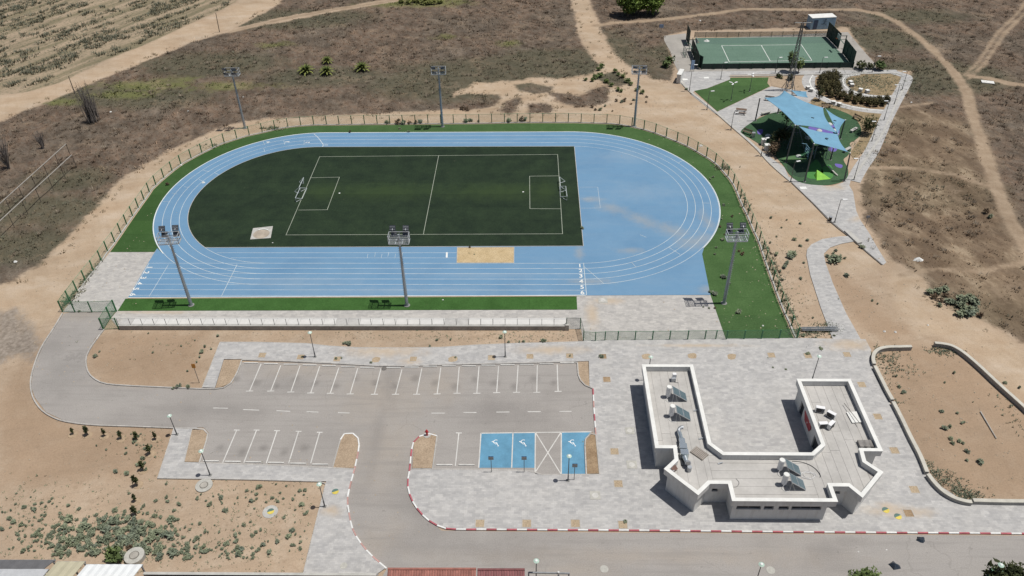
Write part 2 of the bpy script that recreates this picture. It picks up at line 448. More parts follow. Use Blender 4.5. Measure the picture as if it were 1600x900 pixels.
    sparse = ramp(t, noise_col(t, 0.11, 6, .75), [(0.56, grey(0)), (0.70, grey(.7))])
    dry = mixc(t, sparse, dry, (.27,.205,.145))
    c = mixc(t, edge('dry', .6, .55), c, dry)
    rd = mixc(t, ramp(t, rt, [(0.35, grey(0)), (0.65, grey(1))]), (.27,.20,.138), (.36,.28,.20))
    c = mixc(t, edge('road', .5, .3), c, rd)
    c = mixc(t, mth(t, 'MULTIPLY', edge('dark', 1.0, .8), .75), c, ramp(t, e2, [(0.35, (.12,.11,.10)), (0.7, (.30,.27,.24))]))
    rut = noise_col(t, 1.1, 3, .5, stretch=(.12, 1.2, 1, math.atan2((g(1240,285)-g(950,90)).y, (g(1240,285)-g(950,90)).x)))
    c = mixc(t, mth(t, 'MULTIPLY', mth(t, 'MULTIPLY', edge('sand', 1.5, .4), mth(t, 'SUBTRACT', 1.0, edge('dry', .6, .55))), ramp(t, rut, [(0.5, grey(0)), (0.66, grey(.16))])), c, (.30,.225,.155))
    # pebbly speckle, tyre-worn streaks
    c = mixc(t, 1.0, c, ramp(t, e3, [(0.28, grey(.86)), (0.55, grey(1.0)), (0.78, grey(1.07))]), 'MULTIPLY')
    c = mixc(t, 1.0, c, ramp(t, noise_col(t, .06, 6, .7), [(0.3, grey(.84)), (0.5, grey(1.0)), (0.7, (1.1,1.09,1.08))]), 'MULTIPLY')
    if tuft:
        at = t.nodes.new('ShaderNodeAttribute'); at.attribute_name = 'shade'
        c = mixc(t, 1.0, c, ramp(t, at.outputs['Fac'], [(0.0, (.75,.73,.71)), (0.5, (1.2,1.18,1.15)), (1.0, (2.3,2.15,2.0))]), 'MULTIPLY')
    t.links.new(c, b.inputs['Base Color']); b.inputs['Roughness'].default_value = 0.95; b.inputs['Specular IOR Level'].default_value = 0.1
    if not tuft:
        hh = mth(t, 'ADD', mth(t, 'MULTIPLY', e2, 1.0), mth(t, 'MULTIPLY', e3, .5)); bump(t, b, hh, 0.35, 0.08)
    return m
me.materials.append(ground_mat('soil_and_dry_grass'))
gr = bpy.data.objects.new('ground', me); COL.objects.link(gr); gr['kind'] = 'structure'

# ---- vegetation nobody could count -------------------------------------------------
def blades(name, pts, h, w, cls, m, nb=4, lean=0.6, seed=3, spread=0.0):
    r = np.random.RandomState(seed); n = len(pts)
    P3 = np.repeat(pts, nb, 0); N = len(P3)
    H = np.repeat(h, nb)*(0.7+0.6*r.rand(N)); W = np.repeat(w, nb)
    a = r.rand(N)*2*PI; le = H*lean*(0.4+r.rand(N))
    dx, dy = np.cos(a), np.sin(a)
    off = W*0.5+spread*H*np.sqrt(r.rand(N)); H = H*(1-.35*spread*r.rand(N))
    bse = P3[:,:3]+np.c_[dx*off, dy*off, np.zeros(N)]
    v0 = bse+np.c_[-dy*W/2, dx*W/2, -0.05*np.ones(N)]; v1 = bse-np.c_[-dy*W/2, dx*W/2, 0.05*np.ones(N)]
    v2 = bse+np.c_[dx*le, dy*le, H]
    V = np.stack([v0, v1, v2], 1).reshape(-1, 3)
    me = bpy.data.meshes.new(name); me.vertices.add(len(V)); me.vertices.foreach_set('co', V.astype(np.float32).ravel())
    me.loops.add(len(V)); me.loops.foreach_set('vertex_index', np.arange(len(V), dtype=np.int32))
    me.polygons.add(N); me.polygons.foreach_set('loop_start', np.arange(0, len(V), 3, dtype=np.int32)); me.update()
    sh = np.repeat(np.repeat(r.rand(n), nb)*0.6+r.rand(N)*0.4, 3)
    at = me.attributes.new('shade', 'FLOAT', 'POINT'); at.data.foreach_set('value', sh.astype(np.float32))
    if cls is not None:
        for k, v in cls.items():
            at = me.attributes.new(k, 'FLOAT', 'POINT'); at.data.foreach_set('value', np.repeat(v, nb*3).astype(np.float32))
    me.materials.append(m); o = bpy.data.objects.new(name, me); COL.objects.link(o); o['kind'] = 'stuff'
    return o
def leafmat(name, a, b_, rough=.8):
    m, t, b = nt(name); at = t.nodes.new('ShaderNodeAttribute'); at.attribute_name = 'shade'
    c = ramp(t, at.outputs['Fac'], [(0.0, a), (1.0, b_)]); oi = t.nodes.new('ShaderNodeObjectInfo')
    c = mixc(t, 1.0, c, ramp(t, oi.outputs['Random'], [(0, (.8,.8,.85)), (1, (1.15,1.1,1.0))]), 'MULTIPLY')
    t.links.new(c, b.inputs['Base Color']); b.inputs['Roughness'].default_value = rough; b.inputs['Specular IOR Level'].default_value = .15
    return m
def groundz(x, y):
    """height of the terrain under a point"""
    bx = vnoise(x, y, 3.1, 1)+0.5*vnoise(x, y, 1.4, 2)-0.75
    return bx
def scatter(n, x0, x1, y0, y1, seed):
    r = np.random.RandomState(seed); return np.c_[x0+(x1-x0)*r.rand(n), y0+(y1-y0)*r.rand(n)], r
Q, r = scatter(150000, -165, 150, 75, 258, 11)
C2 = classes(Q)
wobq = (vnoise(Q[:,0], Q[:,1], 2.2, 21)-.5)*3.0
ok = (C2['dry']+wobq > 0.2) & (C2['road'] < -0.2)
dens = np.where(C2['tan'] > 0, 0.55, 1.0)*(0.35+0.65*vnoise(Q[:,0], Q[:,1], 6, 9)); ok &= r.rand(len(Q)) < dens
Qd = Q[ok]; Cd = {k: v[ok] for k, v in C2.items()}
am = np.where(Cd['road'] > -0.5, .1, np.clip(np.maximum(Cd['dry'], Cd['field'])/3-0.2, 0, 1))
zd = -0.03+groundz(Qd[:,0], Qd[:,1])*.24*am
rr = np.random.RandomState(4); hs_ = 0.10+0.30*rr.rand(len(Qd))**2*(0.5+0.9*vnoise(Qd[:,0], Qd[:,1], 5, 13))
o = blades('dry_grass', np.c_[Qd, zd], hs_, hs_*0.55, Cd, ground_mat('dry_grass_blades', True), 5, .9, 3, 1.4)
o['label'] = 'brown dry grass and thistles covering the waste ground round the sports track'; o['category'] = 'dry grass'
ok = (C2['dry'] > .3) & (C2['road'] < -.6) & (r.rand(len(Q)) < 1.0*.06*(0.1+1.8*vnoise(Q[:,0], Q[:,1], 9, 41)))
Qb = Q[ok]; hb = .16+.42*np.random.RandomState(6).rand(len(Qb))**2
o = blades('dry_bushes', np.c_[Qb, groundz(Qb[:,0], Qb[:,1])*.24-.05], hb, hb*.26, None, leafmat('dry_bush_stalks', (.13,.103,.08), (.33,.29,.24)), 34, .45, 43, .95)
o['label'] = 'low dry bushes and tumbleweed dotted over the brown waste ground'; o['category'] = 'dry bushes'
ok = (np.abs(C2['dry']+.8) < 1.3) & (C2['sand'] > .3) & (C2['road'] < -1.0) & (r.rand(len(Q)) < .16)
Qe = Q[ok]; he = .12+.3*np.random.RandomState(16).rand(len(Qe))**2
o = blades('edge_weeds', np.c_[Qe, np.full(len(Qe), -.03)], he, he*.3, None, leafmat('straw_stalks', (.16,.13,.08), (.38,.33,.22)), 18, .5, 44, .9)
o['label'] = 'straw tufts along the ragged edges of the pale sandy tracks'; o['category'] = 'straw tufts'
# grey-green weeds of the field rows and of the olive patches
def leafmat(name, a, b_, rough=.8):
    m, t, b = nt(name); at = t.nodes.new('ShaderNodeAttribute'); at.attribute_name = 'shade'
    c = ramp(t, at.outputs['Fac'], [(0.0, a), (1.0, b_)]); oi = t.nodes.new('ShaderNodeObjectInfo')
    c = mixc(t, 1.0, c, ramp(t, oi.outputs['Random'], [(0, (.8,.8,.85)), (1, (1.15,1.1,1.0))]), 'MULTIPLY')
    t.links.new(c, b.inputs['Base Color']); b.inputs['Roughness'].default_value = rough; b.inputs['Specular IOR Level'].default_value = .15
    return m
scrubm = leafmat('scrub_leaves', (.11,.115,.08), (.25,.255,.185))
ok = (C2['field'] > 0.5); Qf = Q[ok]; d = (g(390, 10)-g(0, 168)).normalized()
tt = -Qf[:,0]*d.y+Qf[:,1]*d.x; al = Qf[:,0]*d.x+Qf[:,1]*d.y
rowf = vnoise(tt*3.2, al*.25, 3, 31)*.65+vnoise(Qf[:,0], Qf[:,1], 2.5, 17)*.5
Qf = Qf[rowf > .63]
zf = np.full(len(Qf), 0.0)+groundz(Qf[:,0], Qf[:,1])*.24-.03
hf = .2+.5*np.random.RandomState(8).rand(len(Qf))**1.5
o = blades('field_scrub', np.c_[Qf, zf], hf, hf*.4, None, scrubm, 9, .5, 9, .9); o['label'] = 'grey green scrub growing in rows over the sandy field'; o['category'] = 'scrub'
ok = ((C2['olive']+wobq > 1.0) | (C2['weed']+wobq > .6)) & (C2['dry'] > 0) & (C2['road'] < -.3) & (r.rand(len(Q)) < .22)
Qo = Q[ok]; isw = C2['weed'][ok] > -.5
zo = -0.03+groundz(Qo[:,0], Qo[:,1])*.24
ho = .14+.3*np.random.RandomState(18).rand(len(Qo))**1.5
o = blades('green_scrub', np.c_[Qo, zo][~isw], ho[~isw], ho[~isw]*.4, None, scrubm, 9, .5, 19, .9); o['label'] = 'olive green scrub patches among the brown dry grass'; o['category'] = 'scrub'
o = blades('yellow_weeds', np.c_[Qo, zo][isw], ho[isw], ho[isw]*.7, None, leafmat('weed_leaves', (.13,.145,.06), (.27,.28,.12)), 9, .5, 29, .8); o['label'] = 'yellow green weeds in patches on the waste ground'; o['category'] = 'weeds'
# pebbles and crumbs of earth
def pebbles(name, pts, sz, m, seed):
    r = np.random.RandomState(seed); n = len(pts)
    base = np.array([(1,0,0),(-1,0,0),(0,1,0),(0,-1,0),(0,0,.8),(0,0,-.3)])
    fc = np.array([(0,2,4),(2,1,4),(1,3,4),(3,0,4)])
    V = base[None]*sz[:,None,None]*(0.6+0.8*r.rand(n,6,1)); a = r.rand(n)*6.28; ca, sa = np.cos(a), np.sin(a)
    X = V[:,:,0]*ca[:,None]-V[:,:,1]*sa[:,None]; Y = V[:,:,0]*sa[:,None]+V[:,:,1]*ca[:,None]
    V = np.stack([X, Y, V[:,:,2]], 2)+pts[:,None,:]
    Fc = (fc[None]+6*np.arange(n)[:,None,None]).reshape(-1,3); V = V.reshape(-1,3)
    me = bpy.data.meshes.new(name); me.vertices.add(len(V)); me.vertices.foreach_set('co', V.astype(np.float32).ravel())
    me.loops.add(Fc.size); me.loops.foreach_set('vertex_index', Fc.ravel().astype(np.int32))
    me.polygons.add(len(Fc)); me.polygons.foreach_set('loop_start', np.arange(0, Fc.size, 3, dtype=np.int32)); me.update()
    me.materials.append(m); o = bpy.data.objects.new(name, me); COL.objects.link(o); o['kind'] = 'stuff'; return o
# ------------------------------------------------------------------ surface materials
def blobs(t, L):
    """soft-edged stains and tone patches lying at given places: (px, py, rx m, ry m, turn)"""
    geo = t.nodes.new('ShaderNodeNewGeometry'); out = None
    nz = t.nodes.new('ShaderNodeTexNoise'); nz.inputs['Scale'].default_value = .55; nz.inputs['Detail'].default_value = 6; nz.inputs['Roughness'].default_value = .7
    t.links.new(geo.outputs['Position'], nz.inputs['Vector'])
    for px, py, rx, ry, a in L:
        c = g(px, py); s1 = t.nodes.new('ShaderNodeVectorMath'); s1.operation = 'SUBTRACT'; s1.inputs[1].default_value = (c.x, c.y, 0)
        t.links.new(geo.outputs['Position'], s1.inputs[0])
        mp = t.nodes.new('ShaderNodeMapping'); mp.vector_type = 'TEXTURE'; mp.inputs['Rotation'].default_value = (0, 0, a); mp.inputs['Scale'].default_value = (rx, ry, 1000)
        t.links.new(s1.outputs[0], mp.inputs[0])
        ln = t.nodes.new('ShaderNodeVectorMath'); ln.operation = 'LENGTH'; t.links.new(mp.outputs[0], ln.inputs[0])
        v = mth(t, 'SUBTRACT', 1.0, ln.outputs['Value']); out = v if out is None else mth(t, 'MAXIMUM', out, v)
    s = mth(t, 'ADD', out, mth(t, 'MULTIPLY', mth(t, 'SUBTRACT', nz.outputs['Fac'], .5), 1.6))
    return sstep(t, s, -.1, 1.1)
def asphalt_mat():
    m, t, b = nt('worn_asphalt')
    big = noise_col(t, .09, 6, .62); c = ramp(t, big, [(.3, (.275,.256,.238)), (.55, (.33,.31,.29)), (.75, (.30,.283,.266))])
    c = mixc(t, mth(t, 'MULTIPLY', ramp(t, noise_col(t, .25, 6, .7, stretch=(.35, 1.5, 1)), [(.5, grey(0)), (.72, grey(1))]), .5), c, (.36,.335,.31))
    c = mixc(t, mth(t, 'MULTIPLY', blobs(t, [(600,620,9,7,0),(610,700,5,9,0),(470,575,10,3,0),(230,600,10,1.2,0),(690,600,4,5,0),(870,560,8,2,0),(560,860,7,3,.6),(900,890,6,2,0),(1000,870,30,1.5,0),(250,735,10,2,0),(130,490,5,2,0)]), .45), c, (.36,.31,.255))
    c = mixc(t, mth(t, 'MULTIPLY', blobs(t, [(100,585,5,7,0),(85,540,4,5,0),(330,640,9,1.5,0),(610,590,1.6,9,.15),(590,680,1.2,9,0),(655,790,3,9,.5),(760,860,14,2,-.1),(1290,862,2.5,2,0),(1330,845,3,1,0),(450,600,5,3,0),(780,640,8,3,0)]), .38), c, (.20,.188,.178))
    f = noise_col(t, 9, 3, .7); c = mixc(t, 1.0, c, ramp(t, f, [(.3, grey(.82)), (.7, grey(1.08))]), 'MULTIPLY')
    tw = noise_col(t, .9, 4, .6, stretch=(.12, 1.6, 1)); c = mixc(t, ramp(t, tw, [(.5, grey(0)), (.66, grey(.4))]), c, (.235,.22,.205))
    c = mixc(t, ramp(t, noise_col(t, 1.3, 4, .75), [(.62, grey(0)), (.72, grey(.6))]), c, (.165,.155,.145))
    c = mixc(t, mth(t, 'MULTIPLY', blobs(t, [(370+i*31, 592+(i%3)*6, .7+.2*(i%2), .9, 0) for i in range(17)]+[(345+i*33, 700+(i%2)*7, .8, .8, 0) for i in range(5)]), .5), c, (.15,.14,.13))
    # fine cracks
    vo = t.nodes.new('ShaderNodeTexVoronoi'); vo.feature = 'DISTANCE_TO_EDGE'; vo.inputs['Scale'].default_value = .16
    geo = t.nodes.new('ShaderNodeNewGeometry'); w = t.nodes.new('ShaderNodeVectorMath'); w.operation = 'ADD'
    nn = t.nodes.new('ShaderNodeTexNoise'); nn.inputs['Scale'].default_value = .8; nn.inputs['Detail'].default_value = 5; t.links.new(geo.outputs['Position'], nn.inputs['Vector'])
    t.links.new(geo.outputs['Position'], w.inputs[0]); t.links.new(nn.outputs['Color'], w.inputs[1]); t.links.new(w.outputs[0], vo.inputs['Vector'])
    cr = mth(t, 'MULTIPLY', sstep(t, vo.outputs['Distance'], .01, .002), ramp(t, big, [(.5, grey(0)), (.6, grey(.2))]))
    c = mixc(t, cr, c, (.13,.12,.11))
    t.links.new(c, b.inputs['Base Color']); b.inputs['Roughness'].default_value = .88; b.inputs['Specular IOR Level'].default_value = .25; bump(t, b, f, .25, .02)
    return m
def paving_mat(name, base=(.41,.405,.395), dust=()):
    m, t, b = nt(name)
    geo = t.nodes.new('ShaderNodeNewGeometry'); mp = t.nodes.new('ShaderNodeMapping'); t.links.new(geo.outputs['Position'], mp.inputs[0])
    br = t.nodes.new('ShaderNodeTexBrick'); br.offset = .5; br.inputs['Scale'].default_value = 1.0
    br.inputs['Brick Width'].default_value = .40; br.inputs['Row Height'].default_value = .20; br.inputs['Mortar Size'].default_value = .008; br.inputs['Bias'].default_value = 0
    br.inputs['Color1'].default_value = (.90,.90,.91,1); br.inputs['Color2'].default_value = (1.07,1.065,1.06,1); br.inputs['Mortar'].default_value = (.84,.82,.8,1)
    t.links.new(mp.outputs[0], br.inputs['Vector'])
    b2 = t.nodes.new('ShaderNodeTexBrick'); b2.offset = .37; b2.inputs['Scale'].default_value = 1.0; b2.inputs['Brick Width'].default_value = .8; b2.inputs['Row Height'].default_value = .4; b2.inputs['Mortar Size'].default_value = 0
    b2.inputs['Color1'].default_value = (.90,.90,.905,1); b2.inputs['Color2'].default_value = (1.10,1.095,1.085,1); t.links.new(mp.outputs[0], b2.inputs['Vector'])
    c = mixc(t, 1.0, br.outputs['Color'], b2.outputs['Color'], 'MULTIPLY')
    c = mixc(t, 1.0, c, ramp(t, noise_col(t, 1.3, 4, .6), [(.35, grey(.94)), (.65, grey(1.05))]), 'MULTIPLY')
    c = mixc(t, 1.0, c, base, 'MULTIPLY')
    c = mixc(t, mth(t, 'MULTIPLY', ramp(t, noise_col(t, .5, 6, .75), [(.6, grey(0)), (.72, grey(1))]), .3), c, (.27,.26,.245))
    c = mixc(t, mth(t, 'MULTIPLY', ramp(t, noise_col(t, .12, 6, .65), [(.5, grey(0)), (.7, grey(1))]), .35), c, (.46,.44,.41))
    c = mixc(t, 1.0, c, ramp(t, noise_col(t, .3, 5, .7), [(.3, grey(.94)), (.6, grey(1.02))]), 'MULTIPLY')
    if dust: c = mixc(t, mth(t, 'MULTIPLY', blobs(t, dust), .7), c, (.46,.36,.25))
    t.links.new(c, b.inputs['Base Color']); b.inputs['Roughness'].default_value = .85; b.inputs['Specular IOR Level'].default_value = .25
    return m
def track_mat():
    m, t, b = nt('blue_track_rubber')
    c = ramp(t, noise_col(t, .1, 5, .6), [(.3, (.112,.228,.365)), (.55, (.136,.262,.402)), (.75, (.120,.245,.392))])
    c = mixc(t, mth(t, 'MULTIPLY', ramp(t, noise_col(t, .35, 6, .7, stretch=(.4, 1.6, 1)), [(.45, grey(0)), (.75, grey(1))]), .38), c, (.20,.30,.405))
    c = mixc(t, mth(t, 'MULTIPLY', blobs(t, [(925,312,2.6,1.2,0),(955,325,4,2,-.5),(1005,345,6,2.2,-.7),(1050,360,5,2.4,-.5),(1085,378,5,2.6,.2),(1105,345,1.4,4.5,.1),(1100,375,2.5,3,0),(985,392,3,1,0),(905,395,1,2.5,0),(1105,452,2,1.3,0),(920,440,5,1,0)]), .45), c, (.34,.325,.29))
    c = mixc(t, mth(t, 'MULTIPLY', blobs(t, [(980,245,9,3,0),(1000,300,8,4,0),(640,455,30,1.5,0),(760,430,14,1,0),(460,440,12,2,0)]), .35), c, (.25,.335,.42))
    f = noise_col(t, 14, 2, .7); c = mixc(t, 1.0, c, ramp(t, f, [(.3, grey(.9)), (.7, grey(1.06))]), 'MULTIPLY')
    t.links.new(c, b.inputs['Base Color']); b.inputs['Roughness'].default_value = .8; b.inputs['Specular IOR Level'].default_value = .3; return m
def turf_mat(name, a, b_, c_=None, sc1=.35, blobsl=None, blobc=None):
    m, t, b = nt(name)
    c = ramp(t, noise_col(t, sc1, 6, .7), [(.32, a), (.68, b_)])
    c = mixc(t, 1.0, c, ramp(t, noise_col(t, 5, 3, .75), [(.3, grey(.72)), (.7, grey(1.2))]), 'MULTIPLY')
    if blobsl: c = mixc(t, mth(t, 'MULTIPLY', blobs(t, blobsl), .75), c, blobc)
    t.links.new(c, b.inputs['Base Color']); b.inputs['Roughness'].default_value = .9; b.inputs['Specular IOR Level'].default_value = .15
    br = t.nodes.new('ShaderNodeTexBrick'); br.inputs['Scale'].default_value = 1; br.inputs['Brick Width'].default_value = 46; br.inputs['Row Height'].default_value = 3.9; br.inputs['Mortar Size'].default_value = .03
    br.inputs['Color1'].default_value = (.90,.90,.92,1); br.inputs['Color2'].default_value = (1.08,1.08,1.04,1); br.inputs['Mortar'].default_value = (.72,.74,.70,1)
    geo = t.nodes.new('ShaderNodeNewGeometry'); t.links.new(geo.outputs['Position'], br.inputs['Vector']); c = mixc(t, 1.0, c, br.outputs['Color'], 'MULTIPLY')
    c = mixc(t, ramp(t, noise_col(t, .8, 6, .8), [(.62, grey(0)), (.78, grey(.22))]), c, (.20,.17,.11)); t.links.new(c, b.inputs['Base Color'])
    bump(t, b, noise_col(t, 22, 2, .7), .5, .03); return m
M_asph = asphalt_mat()
M_pave = paving_mat('grey_pavers', dust=[(600,550,7,1.6,0),(860,548,6,1.2,0),(1330,540,5,1.6,0),(1090,541,8,.5,0),(1400,800,5,1,0),(1390,795,2,1,0),(640,566,2,1,0),(520,800,1.5,1,0)])
M_pave2 = paving_mat('beige_grey_pavers', (.42,.407,.385), dust=[(925,490,1.3,4,0),(950,470,3,1,0),(250,488,8,.6,0)])
M_park = paving_mat('park_paving', (.40,.398,.39), dust=[(1300,290,3,2,0),(1345,340,3,1,.5)])
M_track = track_mat()
M_turf = turf_mat('artificial_grass', (.036,.093,.021), (.056,.135,.034))
M_turf_r = turf_mat('verge_artificial_grass', (.048,.098,.032), (.068,.128,.045), blobsl=[(215,345,24,30,0),(330,240,20,8,.5)], blobc=(.030,.072,.018))  # darker left end: sheen of differently laid turf rolls put into the colour
M_pitch = turf_mat('dark_pitch_turf', (.0145,.026,.016), (.026,.044,.023), blobsl=[(600,300,14,4,0),(780,300,14,4,0),(505,300,5,4,0),(850,300,4,5,0)], blobc=(.034,.056,.022))
M_white = mat('white_line_paint', (.72,.73,.70), .7, var=.14, scale=.8, fine=6)
M_lane = mat('lane_line_paint', (.52,.58,.60), .7, var=.2, scale=.5, fine=5)
M_pline = mat('pitch_line', (.34,.37,.30), .8, var=.2, scale=.6, fine=5)
M_road = mat('road_marking_paint', (.57,.56,.53), .7, var=.16, scale=.7, fine=5)
M_soil = None
def soil_mat(name, a, b_, stone=.3):
    m, t, b = nt(name)
    c = ramp(t, noise_col(t, .7, 6, .7), [(.3, a), (.7, b_)])
    vo = t.nodes.new('ShaderNodeTexVoronoi'); vo.inputs['Scale'].default_value = 4.5
    geo = t.nodes.new('ShaderNodeNewGeometry'); t.links.new(geo.outputs['Position'], vo.inputs['Vector'])
    f = noise_col(t, 7, 4, .7); c = mixc(t, 1.0, c, ramp(t, f, [(.3, grey(.7)), (.65, grey(1.12))]), 'MULTIPLY')
    t.links.new(c, b.inputs['Base Color']); b.inputs['Roughness'].default_value = .95; b.inputs['Specular IOR Level'].default_value = .1; bump(t, b, f, .6, .1); return m
M_soil = soil_mat('bare_sandy_soil', (.33,.25,.175), (.43,.335,.24))
M_gold = soil_mat('yellow_sand', (.45,.34,.19), (.56,.44,.27))
M_dirt = soil_mat('brown_planting_soil', (.24,.165,.10), (.38,.28,.18))
M_conc = mat('pale_concrete', (.44,.43,.40), .8, var=.15, scale=1.2, fine=7)
M_kerb = mat('grey_kerb_concrete', (.47,.45,.42), .85, var=.15, scale=1.5, fine=8, objvar=.18)
M_kw = mat('white_kerb_paint', (.74,.74,.72), .7, var=.1, scale=2, fine=7, objvar=.1)
M_kr = mat('red_kerb_paint', (.47,.13,.155), .7, var=.22, scale=2, fine=6, objvar=.2)
M_krf = mat('faded_pink_kerb_paint', (.52,.32,.29), .8, var=.2, scale=2, fine=6, objvar=.2)

def surf(name, pts, z, m, world=False, top=None):
    P_ = pts if world else gs(pts)
    mb = MB()
    mb.sheet(P_, z) if top is None else mb.prism(P_, z, top)
    return struct(name, mb, m)
# ------------------------------------------------------------------ running track
Yc = 111.81; XL, XR = -38.5, 7.3
def arc(side, k, a0, a1, n=40):
    out = []
    for i in range(n+1):
        a = math.radians(a0+(a1-a0)*i/n); rad = (18.06+(1.335+.065*math.sin(a))*k)
        rx = (17.2+1.28*k) if side < 0 else (18.3+1.25*k)
        out.append(Vector(((XL if side < 0 else XR)+rx*math.cos(a), Yc+rad*math.sin(a), 0)))
    return out
yb = lambda k: 93.75-1.27*k
edgeL = arc(-1, 4.12, 222, 90, 50)
edgeR = arc(1, 4.16, 90, -37, 50)
trk = [g(200,465.3), g(235,405), g(245.5,388)]+edgeL+edgeR+[g(1097,397), g(1110,460.7)]
running_track = surf('running_track', trk, .012, M_track, True)
def lane(name, pts, w=.06, z=.018, m=None, parent=None, closed=False):
    return struct(name, MB().strip(pts, w, z, closed), m or M_lane, parent or running_track)
for k in range(5):
    loop = arc(-1, k, 270, 90, 60)+arc(1, k, 90, -90, 60)
    lane('lane_line', loop, .075 if k else .07, .018, closed=True)
xs0 = lambda y: None
def track_left_x(y):
    a, b_ = g(200,465.3), g(245.5,388); t_ = (y-a.y)/(b_.y-a.y); return a.x+(b_.x-a.x)*t_
xe = g(914,440).x
for k in range(7):
    y = yb(k)
    lane('lane_line', [Vector((track_left_x(y)+.05, y, 0)), Vector((xe if k > 4 else XL, y, 0))], .06, .0145+.0004*k)
for y, xa in ((96.42, g(338,396.6).x), (95.11, g(360,404).x)):
    lane('lane_line', [Vector((xa, y, 0)), Vector((g(713,400).x, y, 0))], .06, .0140)
lane('track_edge_line', offset_line(edgeL+edgeR, -.08), .1, .020, M_white)
lane('track_edge_line', gs([(200,465),(915,461.3)]), .12, .021, M_white)
lane('start_line', [Vector((track_left_x(yb(0))+.12, yb(0), 0)), Vector((track_left_x(yb(6))+.12, yb(6), 0))], .09, .022)
lane('start_line', gs([(263,414),(233,463.5)]), .06, .0225)
lane('start_line', gs([(370.5,413.5),(346,463)]), .07, .0225)
lane('finish_line', gs([(911.8,411),(916.5,461.5)]), .09, .0225)
lane('relay_mark', gs([(913,417),(943,443)]), .06, .0228)
for a, b_ in (((986.5,410),(993.5,417)),((1045,386.5),(1063,398)),((1098,317.5),(1109,317.5)),((1060,254.5),(1069,250)),((1000,367),(1010,371))):
    lane('relay_mark', gs([a, b_]), .06, .0232)
for a, b_ in (((318,266.5),(327,268.5)),((335,270),(344,274)),((311,280.5),(318.5,284)),((287,292),(296,293)),((269,302),(277,303.5)),((255,315),(267,314.5)),((411,220.5),(413.5,226)),((443.5,219.5),(445,226)),((475.5,219.5),(475,226)),((412,232),(414,237.5))):
    lane('stagger_mark', gs([a, b_]), .06, .0232)
lane('start_line', smooth_line(gs([(490.5,209.5),(497,215),(501.5,221),(505,226.5),(503.5,230)]), 5), .08, .0232, M_white)
for a, b_ in (((574,403.5),(575,397)),((585.5,401.5),(586.5,394.5)),((595.5,403.5),(597,397)),((606,401),(607.5,394.5)),((617,403.5),(618,397)),((628.5,400.5),(629,394))):
    lane('jump_mark', gs([a, b_]), .05, .0232)
struct('take_off_board', MB().prism(gs([(696.6,402.6),(699.4,402.6),(699.6,394.4),(696.8,394.4)]), .0, .03), M_white, running_track)
lane('court_line', gs([(906,292.5),(934,292.5),(938,325),(908,325.5)]), .05, .0232)
lane('court_line', gs([(911,311),(925,311)]), .05, .0236)
for i, (px, py) in enumerate([(233.5,417.8),(228,425.8),(223.5,434),(217.5,443),(212,451.3),(207,460.5)]):
    p = g(px, py); curve_text(str(i+1), 1.15, -PI/2, (p.x, p.y, .024), M_white, 'lane_number', running_track)
for i, (px, py) in enumerate([(906,415.5),(907.3,423.2),(907.7,431.5),(908.3,440),(909.5,448.8),(910,457.5)]):
    p = g(px, py); curve_text(str(i+1), 1.15, 0, (p.x, p.y, .024), M_white, 'lane_number', running_track)
for s_, px, py in (('4',419,222.3),('3',449.5,221.6),('2',481,222.6),('1',510,226.7)):
    p = g(px, py); curve_text(s_, 1.0, PI/2, (p.x, p.y, .024), M_white, 'lane_number', running_track)
# ------------------------------------------------------------------ football pitch
pit = arc(-1, -.06, 90, 231, 50)
pitch = surf('football_pitch', [Vector((g(897,229.5).x, 129.75, 0))]+pit+[g(325,386.5), g(911,384)], .026, M_pitch, True)
struct('pitch_kerb', MB().wallstrip([Vector((g(897,229.5).x, 129.78, 0))]+arc(-1, -.02, 90, 231, 50)+[g(325,387), g(911.5,384.6), g(897.5,229.8)], .09, 0.0, .045, closed=False), M_conc)
def pl(pts, closed=False, w=.085, z=.032): struct('pitch_line', MB().strip(gs(pts), w, z, closed), M_pline, pitch)
pl([(447,367.3),(499.5,245),(871.3,241.5),(879,365.5)], True)
pl([(661.5,366.5),(685.5,243)], z=.034)
pl([(484.5,278),(530.5,277),(511.3,328),(466,328.5)], z=.036)
pl([(873.5,275),(827.5,275.5),(828,326.3),(876,326.5)], z=.036)
for px, py in ((530.5,302),(817.5,300)):
    p = g(px, py); struct('penalty_spot', MB().sheet([p+Vector((.16*math.cos(k), .16*math.sin(k), 0)) for k in range(6)], .036), M_white, pitch)
# sand pit, throwing circle
sp = struct('sand_pit', MB().prism(gs([(713.8,411),(803,411),(803,386.6),(714.5,387)]), 0, .05), M_gold)
struct('pit_edge', MB().wallstrip(gs([(713.8,411),(803,411),(803.2,386.6),(714.5,387)]), .08, 0, .07, True), M_conc, sp)
tc = struct('throwing_square', MB().prism(gs([(391,374.5),(423,372.2),(426.5,353.7),(395.5,357)]), .02, .06), M_conc)
p = g(408.5, 366)
struct('throwing_circle', MB().sheet([p+Vector((1.25*math.cos(k*PI/14), 1.25*math.sin(k*PI/14), 0)) for k in range(28)], .064), mat('dusty_concrete', (.36,.31,.25), .9, var=.2, scale=1), tc)
struct('toe_board', MB().wallstrip([p+Vector((1.28*math.cos(a), 1.28*math.sin(a), 0)) for a in np.linspace(.9, 2.2, 9)], .16, .06, .15), M_white, tc)
